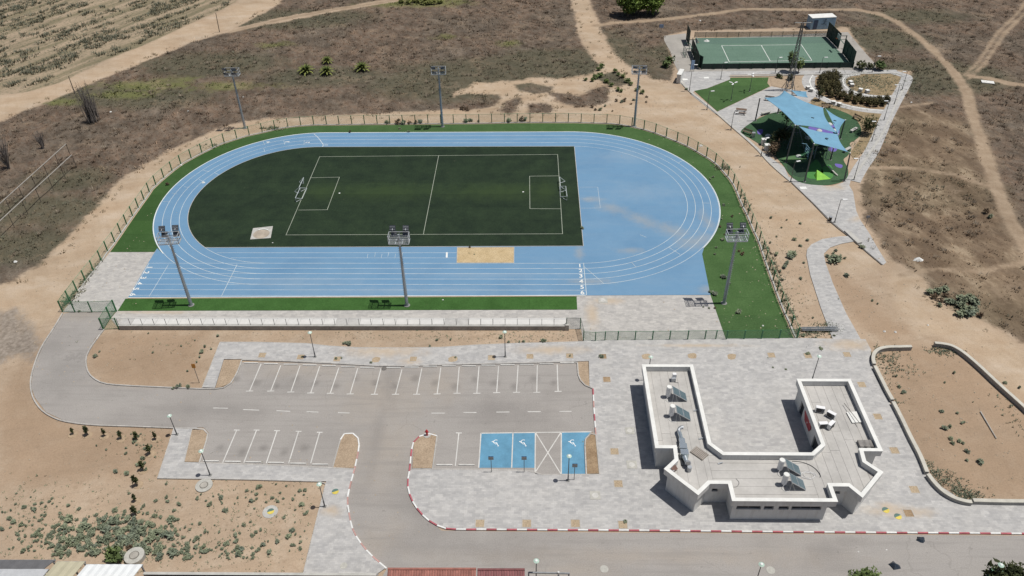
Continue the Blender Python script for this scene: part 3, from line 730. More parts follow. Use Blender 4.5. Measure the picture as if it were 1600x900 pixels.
# ------------------------------------------------------------------ artificial grass strips
FENCE = [(121,455.5),(133,440),(145,425),(156,412),(166,396),(176,384),(186,369.5),(195,356),(204,343),(212.5,331),(221,319),(229.5,307.5),(237,296),(247.5,286),(259,276),(271,266),(285.5,255.5),(300,247.5),(316,239),(332.5,231),(348,224),(367,218),(385,212.4),(403,208.6),(421,204.4),(440,200),(459,197.6),(477.6,196),(495,195),(530,195),(567,194.2),(620,193.8),(691,193.2),(760,192.5),(806,191.4),(850,191.3),(898,191.3),(935.5,192.5),(954,193),(972.5,195),(990,198.5),(1006,202.3),(1024,207.8),(1040.6,214.2),(1056,220.3),(1070.6,226.6),(1085.4,234.4),(1098.6,242.4),(1111.4,250),(1122.6,259),(1132,270),(1141,280),(1147.4,290),(1152.5,301),(1157.5,314),(1162.5,325.5),(1168,336),(1173,348),(1178,360),(1184,372),(1189,385),(1194.5,402),(1200,418),(1206.5,436),(1213,454),(1219.4,471),(1226,487),(1234,504),(1240.6,521),(1245,529)]
FW = gs(FENCE); inner = offset_line(FW, -.35)
iL = [i for i, q in enumerate(FENCE) if q[0] >= 170 and i < 40][0]
gin = [inner[i] for i in range(iL, len(inner))]
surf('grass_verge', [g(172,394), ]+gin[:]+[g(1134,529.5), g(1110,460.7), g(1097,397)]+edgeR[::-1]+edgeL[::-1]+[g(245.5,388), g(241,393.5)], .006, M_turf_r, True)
surf('grass_strip', [(196,466.8),(901,463.3),(902,483.8),(184,485.8)], .02, M_turf)
struct('fence_footing', MB().wallstrip(offset_line(FW, -.05), .22, -.02, .10), M_conc)
# ------------------------------------------------------------------ paving inside the fence
surf('track_side_paving', [(172,394),(245,394),(235,405),(200,465.5),(184,486),(902,484),(901,463),(915,461.8),(1110,461),(1134,530),(911,532.5),(908,514),(187,515),(173,498),(182,487),(98,488),(121,456)], .004, M_pave2)
surf('entrance_corner_paving', [(184,487),(905,485),(905,500),(184,498)], .009, M_pave2)
# ------------------------------------------------------------------ asphalt
A_out = [(100,490),(112,488),(178,488),(162,515),(148,530),(138,550),(135,562),(137,582),(150,594),(172,601),(262,605),(345,608),(364,598),(378,566),(590,568),(905,562),(925,606),(931,680),(940,745),(640,736),(637,757),(645,790),(690,829),(835,831),(1200,834),(1600,837),(1750,838),(1750,960),(560,960),(605,888),(575,862),(553,832),(542,795),(547,755),(552,738),(300,727),(305,700),(326,676),(318,668),(270,668),(150,664),(102,658),(72,644),(55,622),(49,605),(52,575),(70,535)]
surf('asphalt_road', A_out, .008, M_asph)
# ------------------------------------------------------------------ paved areas, a kerb's height above the road
TOPK = .12
plaza_pts = [(344,535),(400,535),(480,537),(515,541),(560,543.5),(620,544),(690,543),(740,539.5),(800,537),(912,534),(912,532.5),(1134,530),(1245,529),(1290,530),(1352,531),(1361,548),(1359,565),(1368,590),(1395,640),(1420,682),(1449,738),(1471,762),(1496,778),(1518,785),(1600,785),(1760,785),(1760,836),(1600,834),(1200,831),(835,828),(705,827),(685,822),(668,812),(652,795),(642,778),(637,757),(640,737),(645,734),(748,734),(834,736),(836,742),(937,742),(931,680),(928,640),(926,608),(921,604),(920,565),(902,565.5),(800,568),(700,570),(640,572),(590,572),(520,568),(460,565),(378,562),(350,562),(336,607),(316,606)]
surf('plaza_paving', plaza_pts, 0, M_pave, top=TOPK)
surf('lower_footpath', [(272,669),(309,669),(300,672),(288,723),(309,723.5),(420,727),(520,732),(553,733),(551,746),(546,762),(542,795),(552,832),(574,862),(603,888),(590,897),(570,930),(460,930),(475,893),(510,753),(246,747.5)], 0, M_pave, top=TOPK)
surf('footpath_to_park', smooth_line([Vector(v) for v in []]) if False else [(1301,530),(1282,480),(1266,430),(1260,400),(1261,390),(1268,382),(1285,374),(1310,370),(1332,369),(1338,377),(1315,381),(1297,387),(1287,397),(1290,412),(1302,445),(1322,490),(1345,531)], 0, M_park, top=.07)
# planted islands in the car park
for pts in ([(350,563),(378,562.5),(374,575),(366,590),(359,600),(343,606),(337,606.5)], [(300,672.5),(318,672),(325,679),(312,722.5),(289,722)], [(534,681),(545,677.5),(556,681),(560,690),(560.5,700),(553,732),(520,731)], [(647,690),(655,683),(664,680),(680,678),(682,684),(676,732),(644.5,732)], [(902.5,566),(919,565.5),(921,604),(914,602),(906,596),(903.5,588)], [(914,686),(925,676),(930.5,679),(936,740.5),(917,741)]):
    isl = surf('planting_island', pts, .0, M_dirt if pts[0][0] in (914,) else M_soil, top=.09)
# ------------------------------------------------------------------ tree pits in the paving
M_pit = soil_mat('pale_pit_sand', (.36,.28,.19), (.46,.37,.26))
pit_px = [(410,556),(470,559),(527,562),(588,563),(646,562),(708,562),(768,560),(828,558),(890,557),(942,558),(1010,558),(1082,557),(1143,558),(1205,556),(1262,557),(1323,555),(948,594),(960,706.5),(966,757),(750,819),(823,819),(899,819),(973,821),(1346,602),(1371,652),(1397,705),(1428,766),(1419,803)]
pits = struct('tree_pits')
for i, (px, py) in enumerate(pit_px):
    c = g(px, py); w = .46 if py < 580 else .47; q = [c+Vector((a*w, b_*w, 0)) for a, b_ in ((-1,-1),(1,-1),(1,1),(-1,1))]
    if i in (10, 11, 12, 5, 3): q = [c+Vector((a*(w+.15*random.random()), b_*(w+.1*random.random()), 0)) for a, b_ in ((-1,-.8),(-.3,-1.1),(.6,-.9),(1,-.3),(1.1,.6),(.5,1),(-.4,.9),(-1.1,.4))]
    s_ = struct('tree_pit', MB().sheet(q, TOPK+.004), (M_pit if i not in (9, 16, 27) else M_dirt), pits)
    if i not in (10, 11, 12, 5, 3): struct('pit_frame', MB().wallstrip(q, .07, TOPK-.02, TOPK+.02, True), M_kerb, s_)
# white survey plates and manholes
def disc(px, py, r, z, name, m, label, cat, group=None, h=.02, n=20):
    c = g(px, py, z); return single(name, MB().tube((0,0,0), (0,0,h), r, r*.98, n), m, label, cat, (c.x, c.y, z), group=group)
M_mh = mat('pale_cover_concrete', (.43,.42,.38), .85, var=.15, scale=3, fine=9)
for px, py, w, lab in ((942,553.5-84.5,.62,'white square cover plate set in the paving beside the blue track end'),(987,726,.55,'white square cover with a round lid in the plaza paving'),(930,774,.55,'worn cream square cover in the plaza south of the disabled bays'),(984,673,.5,'white square cover plate half in the shadow left of the building')):
    c = g(px, py, .12 if py > 530 else .01); t_ = thing('access_cover', lab, 'access cover', c)
    part('cover_frame', MB().box((0,0,.012),(w*2,w*2,.024)), M_mh, t_); part('round_lid', MB().tube((0,0,.024),(0,0,.036), w*.62, w*.6, 20), mat('cover_lid_concrete', (.50,.49,.46), .8, var=.15, scale=3), t_)
for px, py, z, r, lab in ((319,759,.0,.9,'pale round manhole cover with rubble ring in the soil by the lower footpath'),(212,872,.0,.95,'large raised concrete manhole ring among the green bushes')):
    c = g(px, py, z); t_ = thing('manhole', lab, 'manhole', c); hh = .5 if px < 250 else .12
    part('concrete_ring', MB().tube((0,0,-.2),(0,0,hh), r, r, 28), M_mh, t_, smooth=False); part('round_lid', MB().tube((0,0,hh),(0,0,hh+.04), r*.42, r*.41, 20), mat('lid_concrete', (.36,.34,.3), .8), t_)
    part('lid_collar', MB().tube((0,0,hh),(0,0,hh+.02), r*.5, r*.5, 20), mat('dark_joint', (.16,.15,.13), .9), t_)
for px, py, z, lab in ((524,768,TOPK,'round manhole cover painted half yellow half green on the lower footpath'),(423,799,.02,'half yellow half green manhole cover on a white slab in the bare soil'),(1384,797,TOPK,'half green half yellow manhole cover left of the other near the low wall'),(1403,807,TOPK,'half yellow half green manhole cover right beside a tree pit')):
    c = g(px, py, z); t_ = thing('painted_cover', lab, 'manhole cover', c, rz=.4)
    h1 = [Vector((.36*math.cos(a), .36*math.sin(a), 0)) for a in np.linspace(0, PI, 12)]; h2 = [Vector((.36*math.cos(a), .36*math.sin(a), 0)) for a in np.linspace(PI, 2*PI, 12)]
    part('green_half', MB().prism(h1, 0, .03), mat('cover_green', (.10,.17,.15), .6), t_); part('yellow_half', MB().prism(h2, 0, .03), mat('cover_yellow', (.62,.50,.10), .6), t_)
    if px == 423: part('slab', MB().tube((-.05,0,-.1),(-.05,0,-.004), .82, .8, 20), M_conc, t_)
disc(944,889,.42,.012,'manhole_cover',M_mh,'pale round manhole cover in the asphalt road at the bottom edge','manhole cover')
disc(1204,891,.42,.012,'manhole_cover',M_mh,'cream round manhole cover in the bottom road right of the green lamp','manhole cover')
disc(600,576,.34,.012,'manhole_cover',mat('iron_cover',(.14,.13,.12),.7),'dark iron manhole cover at the head of the car park bays','manhole cover')
disc(537,884,.36,TOPK,'manhole_cover',M_mh,'white round cover in the paving at the bottom of the lower footpath','manhole cover')
# ------------------------------------------------------------------ kerbs, one stone after another
stone = {}
def stone_mesh(key, m, w=.16, h=.19):
    if key not in stone:
        mb = MB(); a = .018
        mb.box((0,0,-.02),(.985,w,h-.04+.02)); z1 = (h-.04+.02)/2-.02; k = len(mb.v)
        for z, s_ in ((z1, 0), (z1+a, a)):
            mb.v += [(-.4925+s_, -w/2+s_, z), (.4925-s_, -w/2+s_, z), (.4925-s_, w/2-s_, z), (-.4925+s_, w/2-s_, z)]
        for i in range(4): mb.f.append((k+i, k+(i+1)%4, k+4+(i+1)%4, k+4+i))
        mb.f.append((k+4, k+5, k+6, k+7)); stone[key] = mb.mesh('kerb_stone', m)
    return stone[key]
def kerb(name, pts, mats, z=.065, step=1.03, sm=0, w=.16):
    root = struct(name); P_ = gs(pts)
    if sm: P_ = smooth_line(P_, sm)
    R = resample(P_, step)
    for i, (a, b_) in enumerate(zip(R[:-1], R[1:])):
        d = b_-a; c = (a+b_)/2; key = mats[i % len(mats)] if isinstance(mats, (list, tuple)) else mats(i, c)
        link('kerb_stone', stone_mesh(key+str(w), {'w': M_kw, 'r': M_kr, 'g': M_kerb, 'p': M_krf, 'c': M_conc}[key], w), root, (c.x, c.y, z+random.uniform(-.004, .004)), math.atan2(d.y, d.x)+random.uniform(-.006, .006), (d.length/1.0, 1, 1))
    return root
kerb('painted_kerb', [(1760,836.5),(1600,834.5),(1400,833),(1200,831.5),(1000,829.5),(835,828.5),(760,828),(705,827.5),(686,823),(668,812.5),(652,795.5),(642,778),(637,757),(640,735),(643,705),(647,690),(655,683)], ['w','r'], sm=4)
kerb('painted_kerb', [(655,683),(664,680),(676,677.5),(683,682)], ['w'], sm=4)
kerb('painted_kerb', [(532,688),(534,681),(545,677),(557,681),(561,692),(560,706),(553,738),(546.5,762),(543,782),(546,805),(553,832),(574,862),(604,889)], lambda i, c: 'w' if (i % 2 == 0 or i < 5) else 'p', sm=4)
kerb('painted_kerb', [(926.5,608),(928,640),(931,680)], ['r','w','p','w'])
kerb('grey_kerb', [(98,490),(85,512),(64,545),(52,577),(48,600),(52,622),(66,642),(88,655),(112,661),(150,665),(210,667),(272,669.5),(300,670.5),(318,671.5),(325,680),(312,723)], ['g'], sm=4)
kerb('grey_kerb', [(163,515),(150,532),(139,549),(134.5,562),(138,582),(152,595),(176,601.5),(262,606),(310,608),(343,608),(358,602),(367,590),(374,575),(378,563)], ['g'], sm=4)
kerb('grey_kerb', [(378,563),(460,565.5),(520,568.5),(590,572.5),(640,572.5),(700,570.5),(800,568.3),(902,565.8),(903.5,588),(909,599),(917,604.5),(926,607.5)], ['g'])
kerb('grey_kerb', [(310,724),(420,727.5),(520,732),(555,734)], ['g'])
kerb('grey_kerb', [(520,731),(527,705),(532,688)], ['g']); kerb('grey_kerb', [(683,682),(676,734)], ['g'])
kerb('grey_kerb', [(645,734),(676,734),(748,734.5),(835,736.5),(836,742.5),(916,742.5),(937,742.5)], ['g']); kerb('grey_kerb', [(916,742),(913.5,688),(926,675),(931,680)], ['g'])
kerb('grey_kerb', [(937,742.5),(934,710),(931,680)], ['g']); kerb('grey_kerb', [(288,723),(300,672)], ['g'], w=.1)
kerb('edging_kerb', [(246,748),(380,750),(510,753.5),(495,812),(475,893)], ['g'], w=.1); kerb('edging_kerb', [(247,747),(272,670)], ['g'], w=.1)
kerb('edging_kerb', [(316,607),(344,535.5),(400,535.5),(480,537.5),(515,541.5),(560,544),(620,544.5),(690,543.5),(740,540),(800,537.5),(912,534.5)], ['g'], w=.1)
# ------------------------------------------------------------------ car park markings
asph = bpy.data.objects['asphalt_road']
def mark(pts, w=.12, z=.014, name='painted_line'): struct(name, MB().strip(gs(pts), w, z), M_road, asph)
top_st = [((408,568.5),(390,611)),((438.7,571),(423,611)),((469,571),(454.5,612.5)),((499.5,572.5),(485.5,614)),((529.5,574.5),(516,614.5)),((559,575.5),(547,615.5)),((595.5,575.5),(585,616)),((628,577.5),(618,616)),((659,576),(651,616)),((688.8,574.5),(683,615.5)),((717.5,573.5),(714,614.5)),((748.5,572.5),(745,614.5)),((779,572),(776,613.5)),((809.5,571),(807,613)),((839.5,570.5),(838.7,613)),((870.5,569.5),(872,611.5))]
for a, b_ in top_st:
    mark([a, b_]); mark([(b_[0]-5.5, b_[1]+.3), (b_[0]+5.5, b_[1])], .13, .0165)
bot_st = [((370,672),(348,723)),((401,672),(381,723)),((433,673),(416,724)),((466.5,674),(451,724)),((499.5,675.5),(485.5,724)),((717,676.5),(711.5,728))]
for a, b_ in bot_st:
    mark([a, b_]); mark([(a[0]-4.5, a[1]), (a[0]+4.5, a[1]+.2)], .13, .0165)
for a, b_ in (((333,637.5),(356,638)),((380,640),(405,641)),((432,641.8),(453.5,642.8)),((479,643.3),(497.5,644)),((528,644.8),(546,645.4)),((674,645.6),(695,645.6)),((724,644.6),(744.5,644.6)),((775.5,644),(796,643.8)),((824.5,643.3),(845,643.3)),((874,643),(893,642.8))): mark([a, b_], .12)
M_bay = mat('blue_bay_paint', (.115,.28,.41), .75, var=.16, scale=.6, fine=5)
def bay(pts): struct('blue_bay', MB().sheet(gs(pts), .0125), M_bay, asph)
bay([(751,677),(801,676.5),(799,731),(748.5,731)]); bay([(802,676.5),(836,676),(835.5,731),(800,731)]); bay([(878,675.5),(923,674.5),(914,686),(917,741.5),(878,741.5)])
for pts in ([(751.5,677),(924,674.8)], [(751.5,677),(748,731)], [(801.5,676.5),(799.5,731)], [(836.5,676),(836,742)], [(877,675.5),(877,741.5)]): mark(pts, .13, .0185)
mark([(837,676.5),(876.5,741)], .12, .0215); mark([(876,676.5),(837,737)], .12, .024)
M_icon = mat('white_symbol_paint', (.72,.74,.74), .7)
def wheelchair(px, py):
    c = g(px, py); mb = MB(); z = 0
    ring = [Vector((.02+.30*math.cos(a), -.22+.30*math.sin(a), 0)) for a in np.linspace(-2.6, 1.0, 14)]
    mb.strip(ring, .09, z); mb.strip([Vector((-.02,.42,0)), Vector((0,-.02,0)), Vector((.30,-.05,0)), Vector((.44,-.42,0)), Vector((.56,-.38,0))], .10, z+.001)
    mb.strip([Vector((-.02,.2,0)), Vector((.26,.16,0))], .08, z+.002); k = len(mb.v)
    mb.sheet([Vector((-.03+.10*math.cos(a), .56+.10*math.sin(a), 0)) for a in np.linspace(0, 6.28, 10)[:-1]], z)
    o = struct('wheelchair_symbol', mb, M_icon, asph); o.location = (c.x, c.y, .0185); o.scale = (.85,.85,1); o.rotation_euler = (0,0,PI+.35)
for px, py in ((776,692),(819,692),(896,692)): wheelchair(px, py)
# ------------------------------------------------------------------ the U-shaped building
M_wall, t_w, b_w = nt('white_render')
c_w = ramp(t_w, noise_col(t_w, .6, 5), [(.3, (.60,.60,.585)), (.7, (.68,.68,.66))]); c_w = mixc(t_w, ramp(t_w, noise_col(t_w, 2.2, 4, .6, stretch=(1, 1, .12)), [(.5, grey(0)), (.72, grey(.45))]), c_w, (.44,.42,.385)); c_w = mixc(t_w, 1.0, c_w, ramp(t_w, noise_col(t_w, 9, 3), [(.3, grey(.93)), (.7, grey(1.02))]), 'MULTIPLY')
t_w.links.new(c_w, b_w.inputs['Base Color']); b_w.inputs['Roughness'].default_value = .85
M_cop = mat('white_coping', (.70,.70,.67), .75, var=.09, scale=.9, fine=3)
M_roofp = mat('dusty_roof_membrane', (.45,.435,.41), .8, var=.13, scale=.45, fine=3, objvar=.035)
M_joint = mat('roof_joint', (.38,.36,.34), .9)
M_dark = mat('dark_opening', (.025,.028,.032), .3, spec=.5)
M_frame = mat('window_frame_grey', (.25,.26,.27), .5)
H = 3.5; ROOF = 2.8; BAND = 2.72
cap_px = [(1004,570),(1084,570),(1109.4,692),(1131,707),(1268,707.5),(1282,694),(1246,592.5),(1330.6,592.5),(1377,705),(1349,705.6),(1353,720.6),(1380,738),(1347.5,778),(1325.6,760),(1300.6,760.6),(1309,785),(1144,782.5),(1137.5,756.5),(1109.4,756),(1091,774),(1037.5,733),(1054,717.5),(1052,700.6),(1023,700.6)]
cap = [g(x, y, H) for x, y in cap_px]
for v in cap: v.z = 0
# straighten the edges that run along the axes
def al(idx, ax):
    m_ = sum(cap[i][ax] for i in idx)/len(idx)
    for i in idx: cap[i][ax] = m_
al((0,1),1); al((0,23),0); al((1,2),0); al((3,4),1); al((5,6),0); al((6,7),1); al((7,8),0); al((8,9),1); al((13,14),1); al((15,16),1); al((14,15),0); al((16,17),0); al((17,18),1); al((22,23),1)
bld = thing('community_building', 'white U-shaped single storey building with open courtyard and flat roof behind parapets', 'building', (0,0,0))
capc = ccw(cap); wallp = inset(capc, .34); n = len(capc)
inner_p = inset(capc, .36); lowp = [v.copy() for v in wallp]
fr = min(range(n), key=lambda i: (lowp[i]-g(1309,785,H).xy.to_3d()).length); tgt = g(1285,815)
lowp[fr].x = tgt.x
fr2 = min(range(n), key=lambda i: (lowp[i]-g(1300.6,760.6,H).xy.to_3d()).length); lowp[fr2].x = tgt.x
# openings: (px of both ends on the wall foot line, z range, kind)
def openings_for(a, b):
    out = []; e = (b-a); L = e.length; e = e/L
    for (p1, p2, za, zb, kind) in OPEN:
        q1, q2 = p1-a, p2-a
        for q in (q1, q2):
            if abs(q.x*e.y-q.y*e.x) > .8: break
        else:
            u0, u1 = sorted((q1.dot(e), q2.dot(e)))
            if u0 > .1 and u1 < L-.1: out.append((u0, u1, za, zb, kind))
    return sorted(out)
OPEN = []
yf = min(v.y for v in lowp)
def fx(px, py, z): return g(px, py, z).x
for x0, x1 in ((1151.5,1190),(1194.5,1209.8),(1217.5,1233.7),(1237.5,1284)):
    OPEN.append((Vector((fx(x0,797,2.0), yf, 0)), Vector((min(fx(x1,797,2.0), tgt.x-.25), yf, 0)), 1.75, 2.4, 'window'))
yn = capc[min(range(n), key=lambda i: (capc[i]-cap[17]).length)].y+.34
for x0, x1 in ((1104.5,1109.8),(1113,1122.5)): OPEN.append((Vector((fx(x0,769,2.1), yn, 0)), Vector((fx(x1,769,2.1), yn, 0)), 1.85, 2.35, 'window'))
yn2 = cap[13].y+.34
OPEN.append((Vector((cap[14].x+.7, yn2, 0)), Vector((cap[14].x+1.25, yn2, 0)), 1.9, 2.35, 'window'))
xw = cap[6].x+.34     # west wall of the east wing, seen across the courtyard
OPEN.append((Vector((xw, cap[6].y-2.0, 0)), Vector((xw, cap[6].y-3.1, 0)), .02, 2.2, 'door'))
OPEN.append((Vector((xw, cap[5].y+1.1, 0)), Vector((xw, cap[5].y+2.6, 0)), .02, 2.3, 'door'))
wm = MB(); extra = []
for i in range(n):
    a, b = lowp[i], lowp[(i+1)%n]; e = (b-a); L = e.length; e = e/L; nrm = Vector((e.y, -e.x, 0))   # outward for ccw
    ops = openings_for(a, b)
    us = sorted({0, L} | {u for o_ in ops for u in o_[:2]}); zs = sorted({0, BAND} | {z for o_ in ops for z in o_[2:4]})
    P3 = lambda u, z, d=0, a=a, e=e, nrm=nrm: tuple(a+e*u-nrm*d+Vector((0,0,z)))
    for u0, u1 in zip(us[:-1], us[1:]):
        for z0, z1 in zip(zs[:-1], zs[1:]):
            if any(o_[0] <= u0+1e-6 and u1 <= o_[1]+1e-6 and o_[2] <= z0+1e-6 and z1 <= o_[3]+1e-6 for o_ in ops): continue
            wm.quad(P3(u0,z0), P3(u1,z0), P3(u1,z1), P3(u0,z1))
    for u0, u1, z0, z1, kd in ops:
        D = .2
        wm.quad(P3(u0,z0), P3(u0,z1), P3(u0,z1,D), P3(u0,z0,D)); wm.quad(P3(u1,z1), P3(u1,z0), P3(u1,z0,D), P3(u1,z1,D))
        wm.quad(P3(u0,z0), P3(u0,z0,D), P3(u1,z0,D), P3(u1,z0)); wm.quad(P3(u0,z1,D), P3(u0,z1), P3(u1,z1), P3(u1,z1,D))
        extra.append((P3, u0, u1, z0, z1, kd, e))
part('wall', wm, M_wall, bld)
for P3, u0, u1, z0, z1, kd, e in extra:
    fr_ = MB(); w = .05
    for p_, q_ in (((u0+w,z0+w),(u1-w,z0+w)), ((u0+w,z1-w),(u1-w,z1-w)), ((u0+w,z0),(u0+w,z1)), ((u1-w,z0),(u1-w,z1))):
        fr_.beam(P3(p_[0],p_[1],.15), P3(q_[0],q_[1],.15), w, w)
    k = max(1, int((u1-u0)/.9))
    for j in range(1, k): u = u0+(u1-u0)*j/k; fr_.beam(P3(u,z0,.16), P3(u,z1,.16), .04, .04)
    f_ = part(kd, fr_, M_frame, bld)
    pane = MB().quad(P3(u0,z0,.19), P3(u1,z0,.19), P3(u1,z1,.19), P3(u0,z1,.19)); part('pane' if kd == 'window' else 'door_leaf', pane, M_dark, f_)
pm = MB(); N = n
up = wallp if False else inset(capc, .02)
for i in range(n):      # parapet band: outside, soffit, inside
    j = (i+1)%n; A = lambda q, z: (q.x, q.y, z)
    pm.quad(A(up[i],BAND), A(up[j],BAND), A(up[j],H), A(up[i],H))
    pm.quad(A(lowp[i],BAND), A(lowp[j],BAND), A(up[j],BAND), A(up[i],BAND))
    pm.quad(A(inner_p[j],ROOF-.05), A(inner_p[i],ROOF-.05), A(inner_p[i],H), A(inner_p[j],H))
part('parapet', pm, M_wall, bld)
cm = MB(); o1, o2 = inset(capc, -.02), inset(capc, .40)
for i in range(n):
    j = (i+1)%n
    for a_, b_, c_, d_ in ((A(o1[i],H), A(o1[j],H), A(o1[j],H+.06), A(o1[i],H+.06)), (A(o1[i],H+.06), A(o1[j],H+.06), A(o2[j],H+.06), A(o2[i],H+.06)), (A(o2[j],H), A(o2[i],H), A(o2[i],H+.06), A(o2[j],H+.06)), (A(o1[j],H), A(o1[i],H), A(o2[i],H), A(o2[j],H))): cm.quad(a_, b_, c_, d_)
part('coping', cm, M_cop, bld)
rf = part('roof', MB().sheet(inner_p, ROOF-.03), M_joint, bld)
rp = [Vector((v.x, v.y, 0)) for v in inset(capc, .37)]
X0, X1 = min(v.x for v in rp), max(v.x for v in rp); Y0, Y1 = min(v.y for v in rp), max(v.y for v in rp)
xa = g(1113,745,ROOF).x; xb = g(1268,745,ROOF).x
rects = []
def cuts(a, b, s): 
    out = [a]; 
    while out[-1] < b-s*1.3: out.append(out[-1]+s*random.uniform(.8,1.2))
    return out+[b]
x = X0-.3
while x < xa-.01:
    x2 = min(x+.98, xa); 
    if xa-x2 < .3: x2 = xa
    cy = cuts(Y0, Y1, 8); rects += [(x, x2, c, d) for c, d in zip(cy[:-1], cy[1:])]; x = x2
y = Y0
while y < g(1200,707,ROOF).y+1.0:
    cx = cuts(xa, xb, 9); rects += [(c, d, y, y+1.0) for c, d in zip(cx[:-1], cx[1:])]; y += 1.0
x = xb
while x < X1:
    cy = cuts(Y0, Y1, 8); rects += [(x, x+.98, c, d) for c, d in zip(cy[:-1], cy[1:])]; x += .98
for x0_, x1_, y0_, y1_ in rects:
    q = clip_rect(ccw(rp), x0_+.012, x1_-.012, y0_+.012, y1_-.012)
    if len(q) < 3 or area(q) < .06: continue
    try:
        mb = MB().prism(q, ROOF-.03, ROOF+random.uniform(-.004,.004)); 
        if len(mb.f) > len(q): link('roof_panel', mb.mesh('roof_panel', M_roofp), bld)
    except Exception as ex: print('panel', ex)
# red hexagonal board on the courtyard wall
hx = MB(); xs_ = xw-.03; yc_ = g(1254.5,655,2.0).y
hexa = [(-.95,-.15),(-.75,-.62),(.5,-.62),(.95,.1),(.75,.62),(-.6,.62)]
hexa = [(1.35*a_, b_*1.25) for a_, b_ in hexa]
k = len(hx.v); hx.v += [(0, a_, 1.9+b_) for a_, b_ in hexa]+[(-.06, a_, 1.9+b_) for a_, b_ in hexa]
for i in range(6): hx.f.append((i, (i+1)%6, 6+(i+1)%6, 6+i))
hx.f += [(0,1,2,3,4,5), (11,10,9,8,7,6)]
bt = thing('wall_board', 'red six-sided board on the courtyard wall of the east wing', 'board', (xs_, yc_, 0))
part('board', hx, mat('red_board_paint', (.35,.03,.04), .35, spec=.6), bt)
for a_, b_ in ((-.6,.3),(-.1,-.35)):
    part('white_mark', MB().box((-.065, a_, 1.9+b_),(.01,.14,.22)), M_white, bt)
# ---- roof things
M_tank = mat('white_tank_paint', (.74,.74,.74), .4, var=.04, spec=.5); M_steel = mat('galvanised_steel', (.42,.44,.46), .45, metal=.55, var=.12, scale=4)
M_glass = mat('solar_glass', (.10,.145,.165), .18, spec=.6, var=.1); M_alu = mat('aluminium', (.60,.62,.64), .35, metal=.6, var=.06)
def heater(px, py, label):
    c = g(px, py, ROOF); t = thing('solar_water_heater', label, 'solar water heater', (c.x, c.y, ROOF), group='solar water heaters on the roof')
    part('tank', MB().tube((0,0,.32),(0,0,1.62),.29,.29,20), M_tank, t, smooth=False)
    part('tank_lid', MB().tube((0,0,1.62),(0,0,1.70),.31,.27,20), M_cop, t)
    st = MB()
    for a_ in range(4): st.beam((.2*math.cos(a_*PI/2+.6), .2*math.sin(a_*PI/2+.6), 0), (.2*math.cos(a_*PI/2+.6), .2*math.sin(a_*PI/2+.6), .33), .04)
    st.beam((.42,-.75,.03),(.42,-.75,1.28),.04); st.beam((.42,.45,.03),(.42,.45,1.28),.04); st.beam((.42,-.75,1.26),(.42,.45,1.26),.04); st.beam((.42,-.75,.03),(2.05,-.75,.03),.035); st.beam((.42,.45,.03),(2.05,.45,.03),.035); st.beam((0,0,.3),(.42,-.2,.9),.03)
    part('stand', st, M_steel, t)
    A_, B_ = Vector((.40,0,1.34)), Vector((2.05,0,.14)); d = B_-A_
    for s0, s1 in ((0,.49),(.51,1)):
        a_, b_ = A_+d*s0, A_+d*s1; nn = Vector((-d.z,0,d.x)).normalized()*-1
        if nn.z < 0: nn = -nn
        mb = MB(); ln = (b_-a_).length; ang = math.atan2(-(b_.z-a_.z), b_.x-a_.x); R = Matrix.Rotation(ang, 3, 'Y')
        mb.box((a_+b_)/2+Vector((0,-.15,0)), (ln, 1.24, .07), tilt=R); fr_ = part('collector', mb, M_alu, t)
        g2 = MB().box((a_+b_)/2+Vector((0,-.15,0))+nn*.04, (ln-.08, 1.14, .012), tilt=R); part('glass', g2, M_glass, fr_)
    pp = MB().path(smooth_line([Vector((0,-.25,.4)),Vector((-.25,-.5,.12)),Vector((0,-.85,.04)),Vector((.4,-.8,.04))], 5), .02); pp.path([Vector((0,.1,1.5)),Vector((.45,.1,1.36))], .025)
    part('pipe', pp, M_tank, t)
heater(1043.5,620.5,'northern solar heater on the west wing roof, nearest the little vent box')
heater(1048.5,650.5,'southern solar heater on the west wing roof, above the silver ducts')
heater(1217.5,735,'solar heater of the east pair standing nearer the courtyard parapet')
heater(1224,757.5,'solar heater of the east pair standing nearer the front parapet')
for i, (px, py, rz, lab) in enumerate(((1280,643.5,-.25,'white air conditioner unit nearest the north among four on the east wing roof'),(1297.5,652,-.75,'white air conditioner unit furthest east of the four, turned askew'),(1284.5,668,.08,'white air conditioner unit nearest the west parapet, square to it'),(1297,668,.75,'white air conditioner unit furthest south of the four, turned the other way'))):
    c = g(px, py, ROOF); t = thing('air_conditioner', lab, 'air conditioner', (c.x, c.y, ROOF), rz, 'air conditioners on the east wing roof')
    part('casing', MB().box((0,.0,.42),(.95,.42,.68)), M_tank, t)
    part('fan_grille', MB().tube((-.12,-.212,.42),(-.12,-.225,.42),.29,.29,18), mat('black_grille', (.03,.03,.035), .5), t); part('side_grille', MB().box((0,-.215,.42),(.84,.012,.6)), mat('grey_grille', (.10,.11,.12), .5), t)
    for s_ in (-.35,.35): part('foot', MB().box((s_,0,.04),(.06,.5,.08)), M_dark, t)
c = g(1067,708,ROOF); t = thing('ventilation_unit', 'long silver ventilation unit with ducts and boxes along the west wing roof', 'ventilation unit', (c.x, c.y, ROOF), -.02)
M_silv = mat('silver_duct', (.62,.68,.70), .22, metal=.75, var=.1, scale=5)
part('base_rail', MB().box((-.3,0,.12),(.14,3.6,.16)).box((.25,0,.12),(.14,3.6,.16)), M_dark, t)
for y_, w_, h_ in ((1.2,.62,.45),(.35,.78,.62),(-.55,.82,.72)): part('duct_box', MB().box((0,y_,.2+h_/2),(w_,.72,h_)), M_silv, t)
